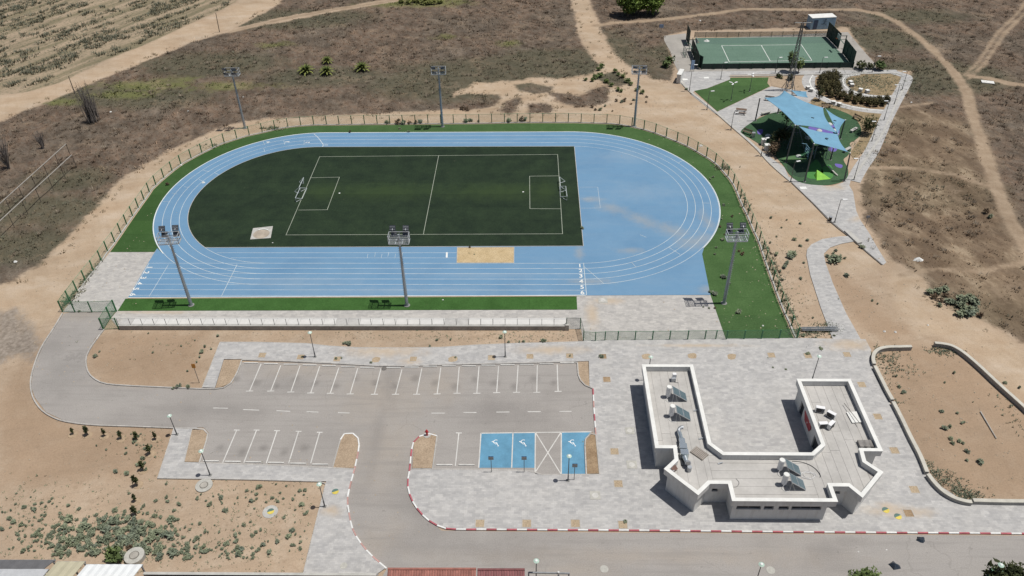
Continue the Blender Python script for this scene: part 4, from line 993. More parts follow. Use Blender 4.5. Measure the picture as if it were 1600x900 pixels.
part('duct', MB().tube((0,1.5,.5),(-.1,2.4,.5),.22,.22,14).tube((0,-.9,.5),(.15,-1.6,.42),.28,.2,14), M_silv, t); part('elbow', MB().path(smooth_line([Vector((-.1,2.35,.5)),Vector((-.15,2.75,.55)),Vector((.1,3.0,.7)),Vector((.35,3.0,.7))], 4), .2, 12), M_steel, t)
part('fan_housing', MB().tube((.2,-1.55,.3),(.2,-1.95,.75),.3,.3,16).tube((.32,-2.35,.0),(.32,-2.35,.65),.24,.24,16), M_steel, t); part('cowl', MB().tube((.2,-1.96,.76),(.2,-1.97,.78),.24,.24,16), M_dark, t)
c = g(1092.5,709,ROOF); t = thing('roof_grate', 'brown ribbed metal grate lying askew on the west wing roof', 'metal grate', (c.x, c.y, ROOF+.02), math.radians(-46))
part('frame', MB().box((0,0,.06),(1.6,1.12,.08)), mat('brown_steel', (.20,.175,.15), .6), t)
for k_ in range(9): part('slat', MB().box((-.7+k_*.175,0,.12),(.07,1.04,.04)), mat('pale_slat', (.33,.30,.27), .6), t)
c = g(1356,696,ROOF); t = thing('slatted_crate', 'grey slatted pallet leaning in the corner of the east wing parapet', 'pallet', (c.x-.3, c.y, ROOF+.02), 0)
for k_ in range(6): part('slat', MB().box((0,-.4+k_*.16,.34),(1.5,.11,.03)), mat('weathered_wood', (.25,.235,.22), .8), t)
for k_ in (-.68,0,.68): part('bearer', MB().box((k_,0,.16),(.09,.95,.32)), mat('weathered_wood', (.25,.235,.22), .8), t)
c = g(1051.5,594,ROOF); t = thing('roof_vent', 'small white vent box with grey louvre at the north end of the west wing', 'roof vent', (c.x, c.y, ROOF))
part('casing', MB().box((.1,.1,.65),(.42,.35,.6)), M_tank, t); part('louvre', MB().box((0,-.2,.3),(.5,.3,.5)), M_steel, t); part('cable', MB().path([Vector((.1,-.35,.1)),Vector((.6,-.5,.03))], .02), M_dark, t)
c = g(1053,735,ROOF); t = thing('brown_hatch', 'brown tilted sheet in the south west corner of the roof', 'roof hatch', (c.x, c.y, ROOF), .6)
part('lid', MB().box((0,0,.35),(.65,.5,.05), tilt=Matrix.Rotation(.6,3,'X')), mat('brown_sheet', (.16,.095,.075), .6), t); part('box', MB().box((-.28,0,.15),(.3,.4,.3)), M_steel, t)
c = g(1334.5,653,ROOF); single('white_board', MB().box((0,0,.12),(1.15,1.6,.05)), M_cop, 'flat white board lying by the east parapet of the east wing', 'board', (c.x, c.y, ROOF), .1)
a_, b_ = g(1319,630,ROOF+.3), g(1344,662,ROOF+.55); single('long_pole', MB().tube((0,0,0), b_-a_, .03, .03, 6), mat('dark_pole', (.09,.085,.08), .6), 'thin dark pole lying across the white board', 'pole', a_)
cb = MB(); r_ = random.Random(4)
base = [Vector((0,.6,.03)),Vector((.9,.5,.03)),Vector((1.7,.1,.04)),Vector((2.2,-.5,.05)),Vector((2.4,-1.2,.06)),Vector((2.3,-1.5,.05))]
c = g(1240,728,ROOF)
cb.path(smooth_line(base, 5), .03); single('black_hose', cb, M_dark, 'black hose curving from the east solar heaters over the roof', 'hose', (c.x, c.y, ROOF))
cb = MB(); cb.path(smooth_line([Vector((.9*math.cos(a)*(1-.05*a)+.1*r_.random(), .55*math.sin(a)*(1-.04*a)+.1*r_.random(), .03+.01*a)) for a in np.linspace(0,11,22)], 3), .022); c = g(1262,744,ROOF); single('coiled_cable', cb, M_tank, 'white cable in loose coils beside the black hose', 'cable', (c.x, c.y, ROOF))
cb = MB().path(smooth_line([Vector((0,0,.02)),Vector((.2,-.5,.03)),Vector((-.1,-1,.03)),Vector((-.5,-1.1,.02))], 5), .018); c = g(1150,748,ROOF); single('thin_cable', cb, M_dark, 'short thin cable bent on the middle roof near the front notch', 'cable', (c.x, c.y, ROOF))
for px, py, lab in ((1096,686,'grey drain spout on the inner parapet of the west wing roof'),(1126,724.5,'grey drain spout at the inner corner of the middle roof'),(1088,642,'small drain spout halfway up the west wing inner parapet')):
    c = g(px, py, ROOF); single('drain_spout', MB().tube((-.15,0,.06),(.2,.05,.14),.08,.07,10).box((-.2,-.04,.05),(.2,.14,.1)), M_steel, lab, 'drain', (c.x, c.y, ROOF))
# ------------------------------------------------------------------ wheel stops
ws = MB(); ws.box((0,0,.05),(1.75,.16,.10)); ws.box((0,0,.112),(1.7,.11,.024)); wsm = ws.mesh('wheel_stop', mat('wheel_stop_paint', (.62,.61,.58), .8, var=.12, scale=1.5, fine=6, objvar=.15))
tops = [(392.5,567),(423.5,568.5),(454.5,569.5),(484,570.5),(514,571.5),(544,572.8),(574,574.3),(615,574.4),(643,573.8),(672,572.6),(701.5,571.8),(732.5,571.8),(763,570.8),(793,570),(823,569.6),(854,568.6),(886,567)]
for i, (px, py) in enumerate(tops):
    c = g(px, py+.6); o = link('wheel_stop', wsm, None, (c.x, c.y, .008), random.uniform(-.01,.01)); o['category'] = 'wheel stop'; o['group'] = 'wheel stops of the car park'
    o['label'] = 'concrete wheel stop of the upper parking row, %s bay from the left' % ORD[i]
bots = [(330,721.5),(364,722.3),(396,723),(431.5,724),(466,725.2),(500.5,726.6),(694.5,727.5),(729,727.5)]
for i, (px, py) in enumerate(bots):
    c = g(px, py-.5); o = link('wheel_stop', wsm, None, (c.x, c.y, .008), random.uniform(-.01,.01)); o['category'] = 'wheel stop'; o['group'] = 'wheel stops of the car park'
    o['label'] = ('concrete wheel stop of the lower left parking row, %s from the left' % ORD[i]) if i < 6 else ('concrete wheel stop right of the planting island, %s the blue bays' % ('further from' if i == 6 else 'next to'))
# ------------------------------------------------------------------ street lamps
M_post = mat('dark_grey_post', (.10,.105,.11), .5, spec=.4); M_lampg = mat('pale_green_lamp', (.42,.55,.47), .45); M_lampw = mat('white_lamp_head', (.78,.79,.78), .4); M_base = mat('post_base', (.22,.22,.21), .6)
def globe_lamp(base, top, label, z=0.12):
    h = min(4.6, max(2.6, hgt(base, top)-z)) if isinstance(top, tuple) else top
    b = g(*base, z) if isinstance(base, tuple) else base
    t = thing('street_lamp', label, 'street lamp', (b.x, b.y, z), group='round-headed lamps')
    part('base_plate', MB().box((0,0,.02),(.34,.34,.04)), M_base, t); part('pole', MB().tube((0,0,.04),(0,0,.9),.075,.07,10).tube((0,0,.9),(0,0,h-.12),.055,.04,8), M_post, t)
    part('lamp_head', MB().tube((0,0,h-.16),(0,0,h-.05),.10,.27,16).tube((0,0,h-.05),(0,0,h+.05),.27,.10,16), M_lampg, t); part('lamp_cap', MB().tube((0,0,h+.05),(0,0,h+.09),.12,.05,12), M_lampw, t)
    return t
globe_lamp((492.5,557.5),(482.5,518),'round-headed lamp on the paving above the left of the upper parking row')
globe_lamp((789.5,557.5),(788,517),'round-headed lamp on the paving above the right of the upper parking row')
globe_lamp((328.5,742.5),(311.5,703),'round-headed lamp on the lower footpath beside the left parking bays')
globe_lamp((507.5,791.5),(497,755),'round-headed lamp at the edge of the footpath and the bushy soil')
globe_lamp((887.5,751),(889,711),'round-headed lamp behind the right-hand blue disabled bay')
globe_lamp((276.5,679),(264,648),'round-headed lamp at the left kerb corner of the lower footpath')
globe_lamp((1012,594),(1017.5,556),'round-headed lamp half hidden behind the north west corner of the building')
globe_lamp((1268,596),(1282.5,555),'round-headed lamp behind the north west corner of the east wing')
for (tx, ty, lab) in ((838,876,'round green lamp head rising over the bottom road beside the red tiled roof'),(1190,881.5,'round green lamp head at the bottom of the road below the building'),(1564.5,882.5,'round green lamp head at the bottom right beside the green bin')):
    q = g(tx, ty, 4.0); globe_lamp(Vector((q.x, q.y, 0)), 4.0, lab, 0)
# sign posts
M_signb = mat('grey_sign_back', (.30,.31,.31), .5, metal=.3); M_signf = mat('blue_sign_face', (.05,.16,.45), .5)
def sign(base, top, label, w=.55, h=.45, rz=0, z=.12, cat='sign', face=None, back=None):
    b = g(*base, z); H_ = max(1.2, hgt(base, top)-z); t = thing('sign_post', label, cat, (b.x, b.y, z), rz)
    part('post', MB().tube((0,0,0),(0,0,H_),.035,.035,8), M_post, t)
    part('sign_plate', MB().box((0,-.05,H_-h/2),(w,.02,h)), back or M_signb, t); part('sign_face', MB().box((0,.055,H_-h/2),(w,.012,h)), face or M_signf, t); part('bracket', MB().box((0,.0,H_-h/2),(.12,.09,.06)), M_post, t)
    return t
sign((768,737.5),(766.5,712.5),'grey sign plate on a thin post behind the left blue bay')
sign((819,737.5),(818,712.5),'grey sign plate on a thin post between the middle blue bay and the hatched bay')
sign((897,749.5),(898,724),'grey sign plate on a thin post beside the lamp at the right blue bay')
sign((311.5,598),(304.5,569),'sign with an orange plate on a post in the soil by the footpath end', .4, .6, 0, .0, face=mat('orange_sign', (.65,.28,.05), .6), back=mat('orange_sign', (.65,.28,.05), .6))
sign((1352.5,352.5),(1355.5,337.5),'small dark sign post in the sand beside the park footpath', .5, .4, 0, 0)
sign((1032.5,51),(1033.5,38),'small blue and white sign on a post by the dirt track', 1.0, .8, 0, 0, face=M_signf, back=mat('pale_blue_sign', (.35,.45,.6), .5))
# red hydrant at the island tip
c = g(667.5,681); t = thing('hydrant', 'red hydrant at the tip of the planting island beside the exit road', 'hydrant', (c.x, c.y, .1))
Mr = mat('hydrant_red', (.42,.03,.035), .4); part('barrel', MB().tube((0,0,0),(0,0,.75),.12,.11,12), Mr, t); part('bonnet', MB().tube((0,0,.75),(0,0,.92),.15,.05,12), Mr, t); part('outlet', MB().tube((-.22,0,.55),(.22,0,.55),.07,.07,10), Mr, t); part('surround', MB().tube((0,0,-.04),(0,0,.03),.42,.42,16), M_conc, t)
# ------------------------------------------------------------------ floodlight masts
M_mast = mat('galvanised_mast', (.33,.36,.39), .5, metal=.35, var=.12, scale=3); M_bask = mat('pale_basket_steel', (.50,.53,.55), .45, metal=.4, var=.1); M_fl = mat('floodlight_housing', (.045,.05,.06), .4); M_flg = mat('floodlight_glass', (.16,.19,.24), .15, spec=.7)
def mast_build(label, side):
    H_ = 11.75; t = thing('floodlight_mast', label, 'floodlight mast', (0,0,0), 0, 'floodlight masts round the pitch')
    part('base_flange', MB().tube((0,0,0),(0,0,.08),.42,.42,16).tube((0,0,.08),(0,0,.5),.2,.19,12), M_base, t)
    part('pole', MB().tube((0,0,.08),(0,0,H_),.235,.12,14), M_mast, t)
    lad = MB(); 
    for k_ in range(30): lad.beam((-.3,-.0,1.6+k_*.33),(.3,0,1.6+k_*.33),.035)
    part('climbing_rungs', lad, M_mast, t)
    W, D, z = 1.3, .62, H_-1.1
    fl = MB()
    for y_ in (-D, D): fl.beam((-W,y_,z),(W,y_,z),.09)
    for x_ in (-W,-W/3,W/3,W): fl.beam((x_,-D,z),(x_,D,z),.08)
    part('platform_frame', fl, M_bask, t)
    for x_ in (-.87,0,.87):
        gm = MB(); 
        for k_ in range(8): gm.box((x_-.34+k_*.1,0,z+.03),(.03,D*1.9,.03))
        part('floor_grating', gm, M_bask, t)
    ra = MB()
    for zz_ in (z+.55, z+1.1):
        for a_, b_ in (((-W,-D),(W,-D)),((W,-D),(W,D)),((W,D),(-W,D)),((-W,D),(-W,-D))): ra.beam((*a_,zz_),(*b_,zz_),.065)
    for x_, y_ in ((-W,-D),(0,-D),(W,-D),(W,D),(0,D),(-W,D)): ra.beam((x_,y_,z),(x_,y_,z+1.1),.06)
    part('guard_rail', ra, M_bask, t)
    for k_, (x_, zf_) in enumerate(((-.85,z+1.45),(.85,z+1.45),(-.75,z+.55),(.75,z+.55))):
        yy = side*(D+.35); R = Matrix.Rotation(side*math.radians(-38), 3, 'X') @ Matrix.Rotation(math.radians(6*(1 if x_ > 0 else -1)), 3, 'Z')
        f_ = part('floodlight', MB().box((x_, yy, zf_), (.78,.16,.72), tilt=R), M_fl, t)
        part('floodlight_glass', MB().box(Vector((x_, yy, zf_))+R@Vector((0, side*.085, 0)), (.66,.02,.6), tilt=R), M_flg, f_)
        fin = MB()
        for j_ in (-.2,0,.2): fin.box(Vector((x_, yy, zf_))+R@Vector((0,-side*.1, j_)), (.7,.06,.03), tilt=R)
        part('cooling_fins', fin, M_bask, f_); part('arm', MB().beam((x_, side*D, zf_-.1),(x_, yy, zf_),.07), M_bask, t)
    return t
mN = mast_build('floodlight mast beside the seventh', 1); mS = mast_build('m', -1)
masts = [((299,477),1,'floodlight mast at the near left corner beside the sprint start'),((636,477.5),1,'floodlight mast in the middle of the near grass strip'),((1131,474),1,'floodlight mast on the grass at the near right corner'),((383,200),-1,'floodlight mast on the far left outside the curve'),((691.5,198),-1,'floodlight mast in the middle of the far grass verge'),((991,197.5),-1,'floodlight mast at the far right where the track bends')]
def h_mast(px, py): return g(px, py)
for i, (b_, s_, lab) in enumerate(masts):
    c = g(*b_); src = mN if s_ > 0 else mS
    if i in (0, 3): src.location = (c.x, c.y, 0); src['label'] = lab
    else: dup(src, (c.x, c.y, 0), random.uniform(-.05,.05), lab)
mN.rotation_euler.z = .12
# ------------------------------------------------------------------ fences
M_green = mat('green_fence_paint', (.035,.17,.07), .5, spec=.4); M_dgreen = mat('dark_green_steel', (.02,.055,.04), .55); M_gmesh = mat('green_mesh_wire', (.18,.36,.21), .6)
def wire_mesh(key, m, nv=34, nh=8, w=.02, h=None):
    mb = MB()
    for k_ in range(nv): x_ = (k_+.5)/nv; ww = w/2/2.5; mb.quad((x_-ww,0,0),(x_+ww,0,0),(x_+ww,0,1),(x_-ww,0,1))
    for k_ in range(nh): z_ = (k_+.5)/nh; ww = w/2/1.8; mb.quad((0,.004,z_-ww),(1,.004,z_-ww),(1,.004,z_+ww),(0,.004,z_+ww))
    return mb.mesh(key, m)
def tower_h(b, t_): return hgt(b, t_)
def fence(root, pts, h, step, m_post, panel, m_rail, r=.035, rail=True, z0=0, resample_=True, postname='fence_post', rails=(1.0,)):
    R = resample(pts, step) if resample_ else [Vector((p_[0],p_[1],0)) for p_ in pts]
    key = 'post%g%g%s' % (r, h, m_post.name); pm_ = stone.get(key) or MB().box((0,0,h/2),(2*r,2*r,h)).mesh(postname, m_post); stone[key] = pm_
    for i, v in enumerate(R): link(postname, pm_, root, (v.x, v.y, z0), math.atan2(R[min(i+1,len(R)-1)].y-R[max(i-1,0)].y, R[min(i+1,len(R)-1)].x-R[max(i-1,0)].x))
    for a_, b_ in zip(R[:-1], R[1:]):
        d = b_-a_; L = d.length
        if panel: link('mesh_panel', panel, root, (a_.x, a_.y, z0+.06), math.atan2(d.y, d.x), (L, 1, h-.1))
        if rail:
            rk = 'rail%s' % m_rail.name; rm = stone.get(rk) or MB().box((.5,0,0),(1,.03,.035)).mesh('fence_rail', m_rail); stone[rk] = rm
            for f_ in rails: link('fence_rail', rm, root, (a_.x, a_.y, z0+h*f_-.04), math.atan2(d.y, d.x), (L, 1, 1))
    return R
panA = wire_mesh('mesh_panel', M_gmesh)
t = thing('track_fence', 'long green mesh fence curving round the far side and both ends of the track', 'fence', (0,0,0)); fence(t, FW, 1.9, 2.45, M_green, wire_mesh('mesh_panel', M_gmesh, 30, 6, .008), M_gmesh, .07)
t = thing('corner_fence', 'green mesh fence at the left end, from the curve down to the road gate', 'fence', (0,0,0)); fence(t, gs([(121,455.5),(109.5,470.5),(98,487)]), 1.9, 2.4, M_green, panA, M_green, .07)
t = thing('road_gate', 'green double gate across the road at the left end of the track', 'gate', (0,0,0)); fence(t, gs([(98,487),(117.5,488),(144,488),(182,486.5)]), 1.9, 2, M_green, panA, M_green, .06, resample_=False, postname='gate_post', rails=(1.0,.07))
t = thing('side_gate', 'green open gate leaf standing between the road gate and the white railing', 'gate', (0,0,0)); fence(t, gs([(182,486.5),(173,497.5),(162,515)]), 2.0, 2, M_green, panA, M_green, .075, resample_=False, postname='gate_post', rails=(1.0,.07))
t = thing('wicket_fence', 'short green fence panel at the left end of the concrete wall', 'fence', (0,0,0)); fence(t, gs([(162,515),(185.5,513.8)]), 1.9, 2, M_green, panA, M_green, .06, resample_=False, rails=(1.0,.07))
t = thing('plaza_fence', 'straight green mesh fence between the plaza and the track grounds', 'fence', (0,0,0)); fence(t, gs([(911.5,532.5),(930,533.5),(945,532.5),(965,532.2),(992,532),(1019,531.8),(1046,531.5),(1074,531.2),(1101,530.8),(1118,530.6),(1134.5,531),(1162,530.6),(1189,530.2),(1217,529.6),(1244.5,529)]), 1.6, 2, mat('grey_green_post', (.07,.20,.11), .5), panA, M_green, .06, resample_=False, rails=(1.0,.05))
t = thing('link_fence', 'short grey mesh fence linking the wall end to the plaza fence', 'fence', (0,0,0)); fence(t, gs([(885,513.6),(906.5,514),(911.5,532.5)]), 1.9, 2, mat('grey_green_post', (.10,.19,.13), .5), wire_mesh('mesh_panel', mat('grey_mesh_wire', (.30,.34,.30), .6), 34, 8), M_dgreen, .04, resample_=False)
# concrete wall with railing and white sheets
wl0, wl1 = g(188,514), g(884.5,514.6)
t = thing('retaining_wall', 'long low grey concrete wall between the bare soil and the grandstand side', 'wall', (0,0,0))
R = resample([wl0, wl1], 3.05)
for a_, b_ in zip(R[:-1], R[1:]): d = b_-a_; link('wall_section', stone.setdefault('ws', MB().box((.5,0,.33),(.993,.34,.66)).mesh('wall_section', mat('grey_wall_concrete', (.42,.40,.37), .85, var=.2, scale=.8, fine=5, objvar=.15))), t, (a_.x, a_.y, 0), math.atan2(d.y,d.x), (d.length,1,1))
link('wall_coping', MB().box((.5,0,.69),(1,.42,.06)).mesh('wall_coping', M_conc), t, (wl0.x, wl0.y, 0), math.atan2((wl1-wl0).y,(wl1-wl0).x), ((wl1-wl0).length,1,1))
part('end_pier', MB().box((wl1.x+.1, wl1.y+.02, .45),(.5,.55,.9)), M_conc, t)
t = thing('wall_railing', 'grey post railing on the concrete wall hung with white sheets', 'railing', (0,0,0))
M_step = mat('white_painted_step', (.60,.59,.565), .8, var=.07, scale=.9, fine=4, objvar=.06); R = resample([wl0, wl1], 1.62)
pmesh = MB().box((0,0,.55),(.05,.05,1.1)).mesh('railing_post', mat('railing_grey', (.20,.21,.21), .5))
for v in R: link('railing_post', pmesh, t, (v.x, v.y, .72))
link('top_rail', MB().box((.5,0,1.80),(1,.035,.035)).mesh('top_rail', mat('railing_pale', (.48,.49,.48), .5)), t, (wl0.x, wl0.y, 0), math.atan2((wl1-wl0).y,(wl1-wl0).x), ((wl1-wl0).length,1,1))
t['label'] = 'thin grey post railing standing on the long concrete wall'
dep = g(540, 497.3, .66).y-wl0.y
tt_ = thing('terrace_step', 'long white painted step of slabs behind the railing of the concrete wall', 'terrace', (0,0,0))
stm = MB().box((.5,.5,.35),(.985,1,.66)); stm = stm.mesh('step_slab', M_step); st2 = stm.copy(); st2.materials[0] = mat('bare_grey_step', (.45,.44,.42), .85, var=.12, scale=1.2, fine=5)
for i, (a_, b_) in enumerate(zip(R[:-1], R[1:])):
    px, _ = proj(((a_.x+b_.x)/2, a_.y, .7)); d = b_-a_; bare = (518 < px < 553) or (700 < px < 737) or i == 0
    link('step_slab', st2 if bare else stm, tt_, (a_.x, a_.y+.2, 0), math.atan2(d.y,d.x), (d.length, dep-.2, 1))
# ------------------------------------------------------------------ football goals
M_goal = mat('goal_white', (.45,.50,.50), .5)
def goal(q, label):
    """small goal lying tipped back: corners of the mouth frame"""
    A_, B_, C_, D_ = g(*q[0], .12), g(*q[1], .12), g(*q[2], .75), g(*q[3], .75); o_ = (A_+B_)/2; o_.z = 0
    t = thing('football_goal', label, 'football goal', o_); L = lambda v: v-o_
    part('crossbar', MB().beam(L(C_), L(D_), .085), M_goal, t)
    for a_, c_ in ((A_, D_), (B_, C_)):
        part('goal_post', MB().beam(L(a_), L(c_), .085), M_goal, t); f_ = L(c_).copy(); f_.z = .03; part('back_stay', MB().tube(L(c_), f_, .035).tube(f_, L(a_), .035), M_goal, t)
    part('ground_bar', MB().tube(L(A_), L(B_), .04), M_goal, t); return t
goal([(472,310.5),(479.5,294),(469,293.5),(461.5,309.5)],'small white football goal tipped back behind the left goal line')
goal([(875.5,307.5),(874.5,291.5),(884,291),(886,307)],'small white football goal tipped back on the right goal line')
def aframe(q0, q1, s_, label):
    A_, B_ = g(*q0, .95), g(*q1, .95); o_ = (A_+B_)/2; o_.z = 0; t = thing('hoop_frame', label, 'goal frame', o_); L = lambda v: v-o_
    part('long_bar', MB().beam(L(A_), L(B_), .09), M_goal, t)
    for v in (A_, B_): b_ = L(v); part('leg_frame', MB().path([b_, Vector((b_.x+s_*.95, b_.y+.1, .04)), Vector((b_.x+s_*.1, b_.y-.45, .04)), b_], .045), M_goal, t)
aframe((474.5,277.5),(467.5,292.5),-1,'white bar frame with triangular feet standing behind the left goal'); aframe((874.5,276.5),(875.5,290.5),1,'white bar frame with triangular feet beside the right goal')
# ------------------------------------------------------------------ low pale walls round the soil bed
M_lw = mat('pale_wall_stone', (.50,.48,.42), .85, var=.12, scale=1.2, fine=6); M_lwb = mat('grey_wall_base', (.33,.32,.30), .85, var=.15)
lw = [([(1425,540.5),(1405,541),(1387,541.5),(1373,545),(1366,552),(1364.5,560),(1366.5,568)],'pale low wall curving round the top left corner of the brown soil bed'),
 ([(1367.5,571),(1374,584),(1386,608),(1395,624)],'pale low wall section next below the curved top left corner'),([(1396,627),(1408,650),(1424,683),(1438,710),(1449,737)],'long straight pale low wall on the left side of the soil bed'),
 ([(1450.5,740),(1462,755),(1476,768),(1492,777),(1508,782),(1519,783.5)],'pale low wall curving round the bottom left corner of the soil bed'),([(1521,781),(1560,782),(1600,782.5),(1760,783)],'straight pale low wall along the bottom of the soil bed'),
 ([(1461,535),(1475,536.5),(1489,540),(1506,550),(1530,570),(1560,598),(1600,634),(1700,725)],'pale low wall on the far right side of the soil bed')]
for pts, lab in lw:
    hh = .62; P_ = smooth_line(gs(pts, hh), 4); t = thing('low_wall', lab, 'low wall', (0,0,0))
    part('wall_body', MB().wallstrip(P_, .36, -.05, hh-.1), M_lwb, t); part('wall_cap', MB().wallstrip(P_, .42, hh-.1, hh), M_lw, t)
# ------------------------------------------------------------------ the park in the far right corner
surf('court_surround', [(1037,56),(1072,52),(1072,62),(1325,50),(1338,66),(1350,80),(1366,98),(1370,110),(1330,115),(1075,116),(1062,116),(1052,96),(1047,80),(1038,64)], .006, mat('court_surround_concrete', (.34,.32,.29), .9, var=.14, scale=.3, fine=3))
surf('park_plaza', [(1062,118),(1140,117),(1141,124),(1105,138),(1085,142),(1080,148),(1118,178),(1122,174),(1205,135),(1222,138),(1262,143),(1275,150),(1262,162),(1255,172),(1230,172),(1190,180),(1157,206),(1190,236),(1226,262),(1232,276),(1258,287),(1300,291),(1318,285),(1324,275),(1330,279),(1327,290),(1333,300),(1338,330),(1345,345),(1358,364),(1368,382),(1385,410),(1380,414),(1355,393),(1330,371),(1300,347),(1270,316),(1237,285),(1205,255),(1180,228),(1145,197),(1110,168),(1078,145),(1060,127)], .015, M_park)
surf('park_top_path', [(1062,112),(1400,109),(1406,114),(1062,118)], .012, M_park)
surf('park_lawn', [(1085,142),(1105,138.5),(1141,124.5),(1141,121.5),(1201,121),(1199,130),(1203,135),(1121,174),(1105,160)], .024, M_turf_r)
kerb_ = struct('park_kerb', MB().wallstrip(smooth_line(gs([(1062,125),(1078,143),(1110,168.5),(1145,199),(1180,230),(1205,257),(1236,284)]), 4), .5, 0, .12), M_conc)
struct('park_kerb', MB().wallstrip(gs([(1139,119.5),(1202,118.5),(1260,117),(1400,114.8),(1410,118)]), .32, 0, .12), M_conc)
struct('park_kerb', MB().wallstrip(gs([(1322,362),(1343,381.5)]), .8, 0, .3), M_conc)
struct('path_edge', MB().wallstrip(smooth_line(gs([(1237,286),(1270,318),(1300,349),(1330,373),(1355,395),(1378,414)]), 3), .15, 0, .1), mat('dark_edge', (.16,.15,.14), .8))
def gpath(pts, w, nm, z=.016, line=None):
    P_ = smooth_line(gs(pts), 6); o = struct(nm, MB().strip(P_, w, z), M_park)
    if line is not None: struct('centre_line', MB().strip(offset_line(P_, line), .25, z+.008), M_cop, o)
gpath([(1268,117),(1263,126),(1266,136),(1278,147),(1298,158),(1325,166),(1352,171),(1386,174)], 2.6, 'garden_path', line=.3)
gpath([(1340,114),(1320,117),(1312,124),(1314,133),(1325,142),(1345,149),(1372,153),(1398,153)], 2.4, 'garden_path', .030, .7)
gpath([(1395,113),(1409,117),(1417,122),(1410,138),(1398,160),(1385,185),(1372,215),(1360,240),(1345,262),(1333,283)], 2.3, 'garden_path', .044)
struct('garden_path_kerb', MB().wallstrip(smooth_line(gs([(1411,140),(1400,162),(1390,185),(1377,212),(1352,250),(1338,272),(1332,281)]), 4), .4, .0, .1), M_conc)
M_gs = soil_mat('garden_straw_soil', (.20,.16,.09), (.36,.27,.17)); surf('garden_bed', [(1330,120),(1345,117),(1395,115),(1407,119),(1402,132),(1393,148),(1368,150),(1345,146),(1325,138),(1318,128)], .010, M_gs)
surf('garden_bed', [(1203,122),(1262,119),(1258,135),(1262,145),(1225,138),(1206,134)], .010, M_soil)
surf('garden_bed', [(1268,150),(1290,160),(1320,170),(1383,178),(1370,205),(1350,235),(1335,250),(1328,240),(1345,215),(1343,195),(1320,178),(1295,168),(1268,163)], .008, M_gs)
# court
court = surf('sports_court', [(1086,59.5),(1289,57.5),(1331,101),(1094,105.5)], .03, turf_mat('green_court', (.105,.172,.135), (.125,.198,.158), sc1=.2))
def cl(pts, closed=False): struct('court_line', MB().strip(gs(pts), .12, .038, closed), M_white, court)
cl([(1127.5,71.5),(1252,70),(1268.5,94.5),(1139.5,97)], True); cl([(1189.5,71),(1203.5,95.5)])
# court fences, dark green
M_dmesh = mat('dark_mesh', (.03,.05,.045), .6)
panL = wire_mesh('mesh_panel', M_dmesh, 34, 5, .04); panH = wire_mesh('mesh_panel', M_dmesh, 44, 14, .065)
t = thing('court_front_fence', 'low dark green fence along the near side of the green court', 'fence'); fence(t, gs([(1096,108.5),(1332,106)]), 1.3, 2.6, M_dgreen, wire_mesh('mesh_panel', M_dmesh, 34, 6, .08), M_dgreen, .10, rails=(1.0,.55,.1))
t = thing('court_back_fence', 'low dark fence with a pale top rail along the far side of the court', 'fence'); fence(t, gs([(1085,58.5),(1291,57)]), 1.3, 2.6, M_dgreen, panL, mat('pale_rail', (.33,.33,.31), .6), .05)
t = thing('court_left_fence', 'tall dark fence at the left end of the green court', 'fence'); fence(t, gs([(1072,62),(1076,72)]), 3.6, 2.6, M_dgreen, panH, M_dgreen, .06, rails=(1.0,.5)); fence(t, gs([(1080,80),(1088,99),(1091,108)]), 3.0, 2.4, M_dgreen, panH, M_dgreen, .06, rails=(1.0,.5)); fence(t, gs([(1083,101),(1096,108.5)]), 2.9, 2, M_dgreen, panH, M_dgreen, .06)
t = thing('court_right_fence', 'tall dark fence with a doorway at the right end of the green court', 'fence'); fence(t, gs([(1291,57.5),(1309,76)]), 3.5, 2.6, M_dgreen, panH, M_dgreen, .06, rails=(1.0,.5)); fence(t, gs([(1316,83),(1332,104)]), 3.4, 2.4, M_dgreen, panH, M_dgreen, .06, rails=(1.0,.5))
def goal_cage(px, py, label, s, rz):
    c = g(px, py); t = thing('goal_cage', label, 'goal', (c.x, c.y, 0), rz)
    m_ = MB(); 
    for y_ in (-1.6,1.6): m_.beam((0,y_,0),(0,y_,2.1),.1).beam((0,y_,2.1),(s*1.2,y_,2.1),.08).beam((s*1.2,y_,2.1),(s*1.3,y_,0),.08)
    part('goal_frame', m_.beam((0,-1.6,2.1),(0,1.6,2.1),.1).beam((s*1.3,-1.6,.05),(s*1.3,1.6,.05),.08), mat('green_goal_paint', (.04,.14,.10), .5), t)
    link('goal_net', wire_mesh('goal_net', mat('pale_net', (.25,.33,.32), .7), 22, 12, .03), t, (s*1.25,-1.6,.05), PI/2, (3.2,1,2.0))
    b_ = MB(); b_.beam((s*.6,0,2.0),(s*.6,0,3.6),.14).beam((s*.6,0,3.5),(-s*1.1,0,3.5),.1); part('hoop_post', b_, M_dgreen, t)
    bd = part('backboard', MB().box((-s*1.1,0,3.3),(.06,1.7,1.05)), mat('pale_backboard', (.42,.47,.47), .5), t); part('hoop_ring', MB().path([Vector((-s*1.4+.23*math.cos(a), .23*math.sin(a), 2.95)) for a in np.linspace(0, 6.283, 13)], .02), mat('orange_ring', (.5,.12,.03), .5), t)
goal_cage(1078,86,'green goal cage with basketball hoop at the left end of the court',-1,0); goal_cage(1313,80,'green goal cage with basketball hoop at the right end of the court',1,0)
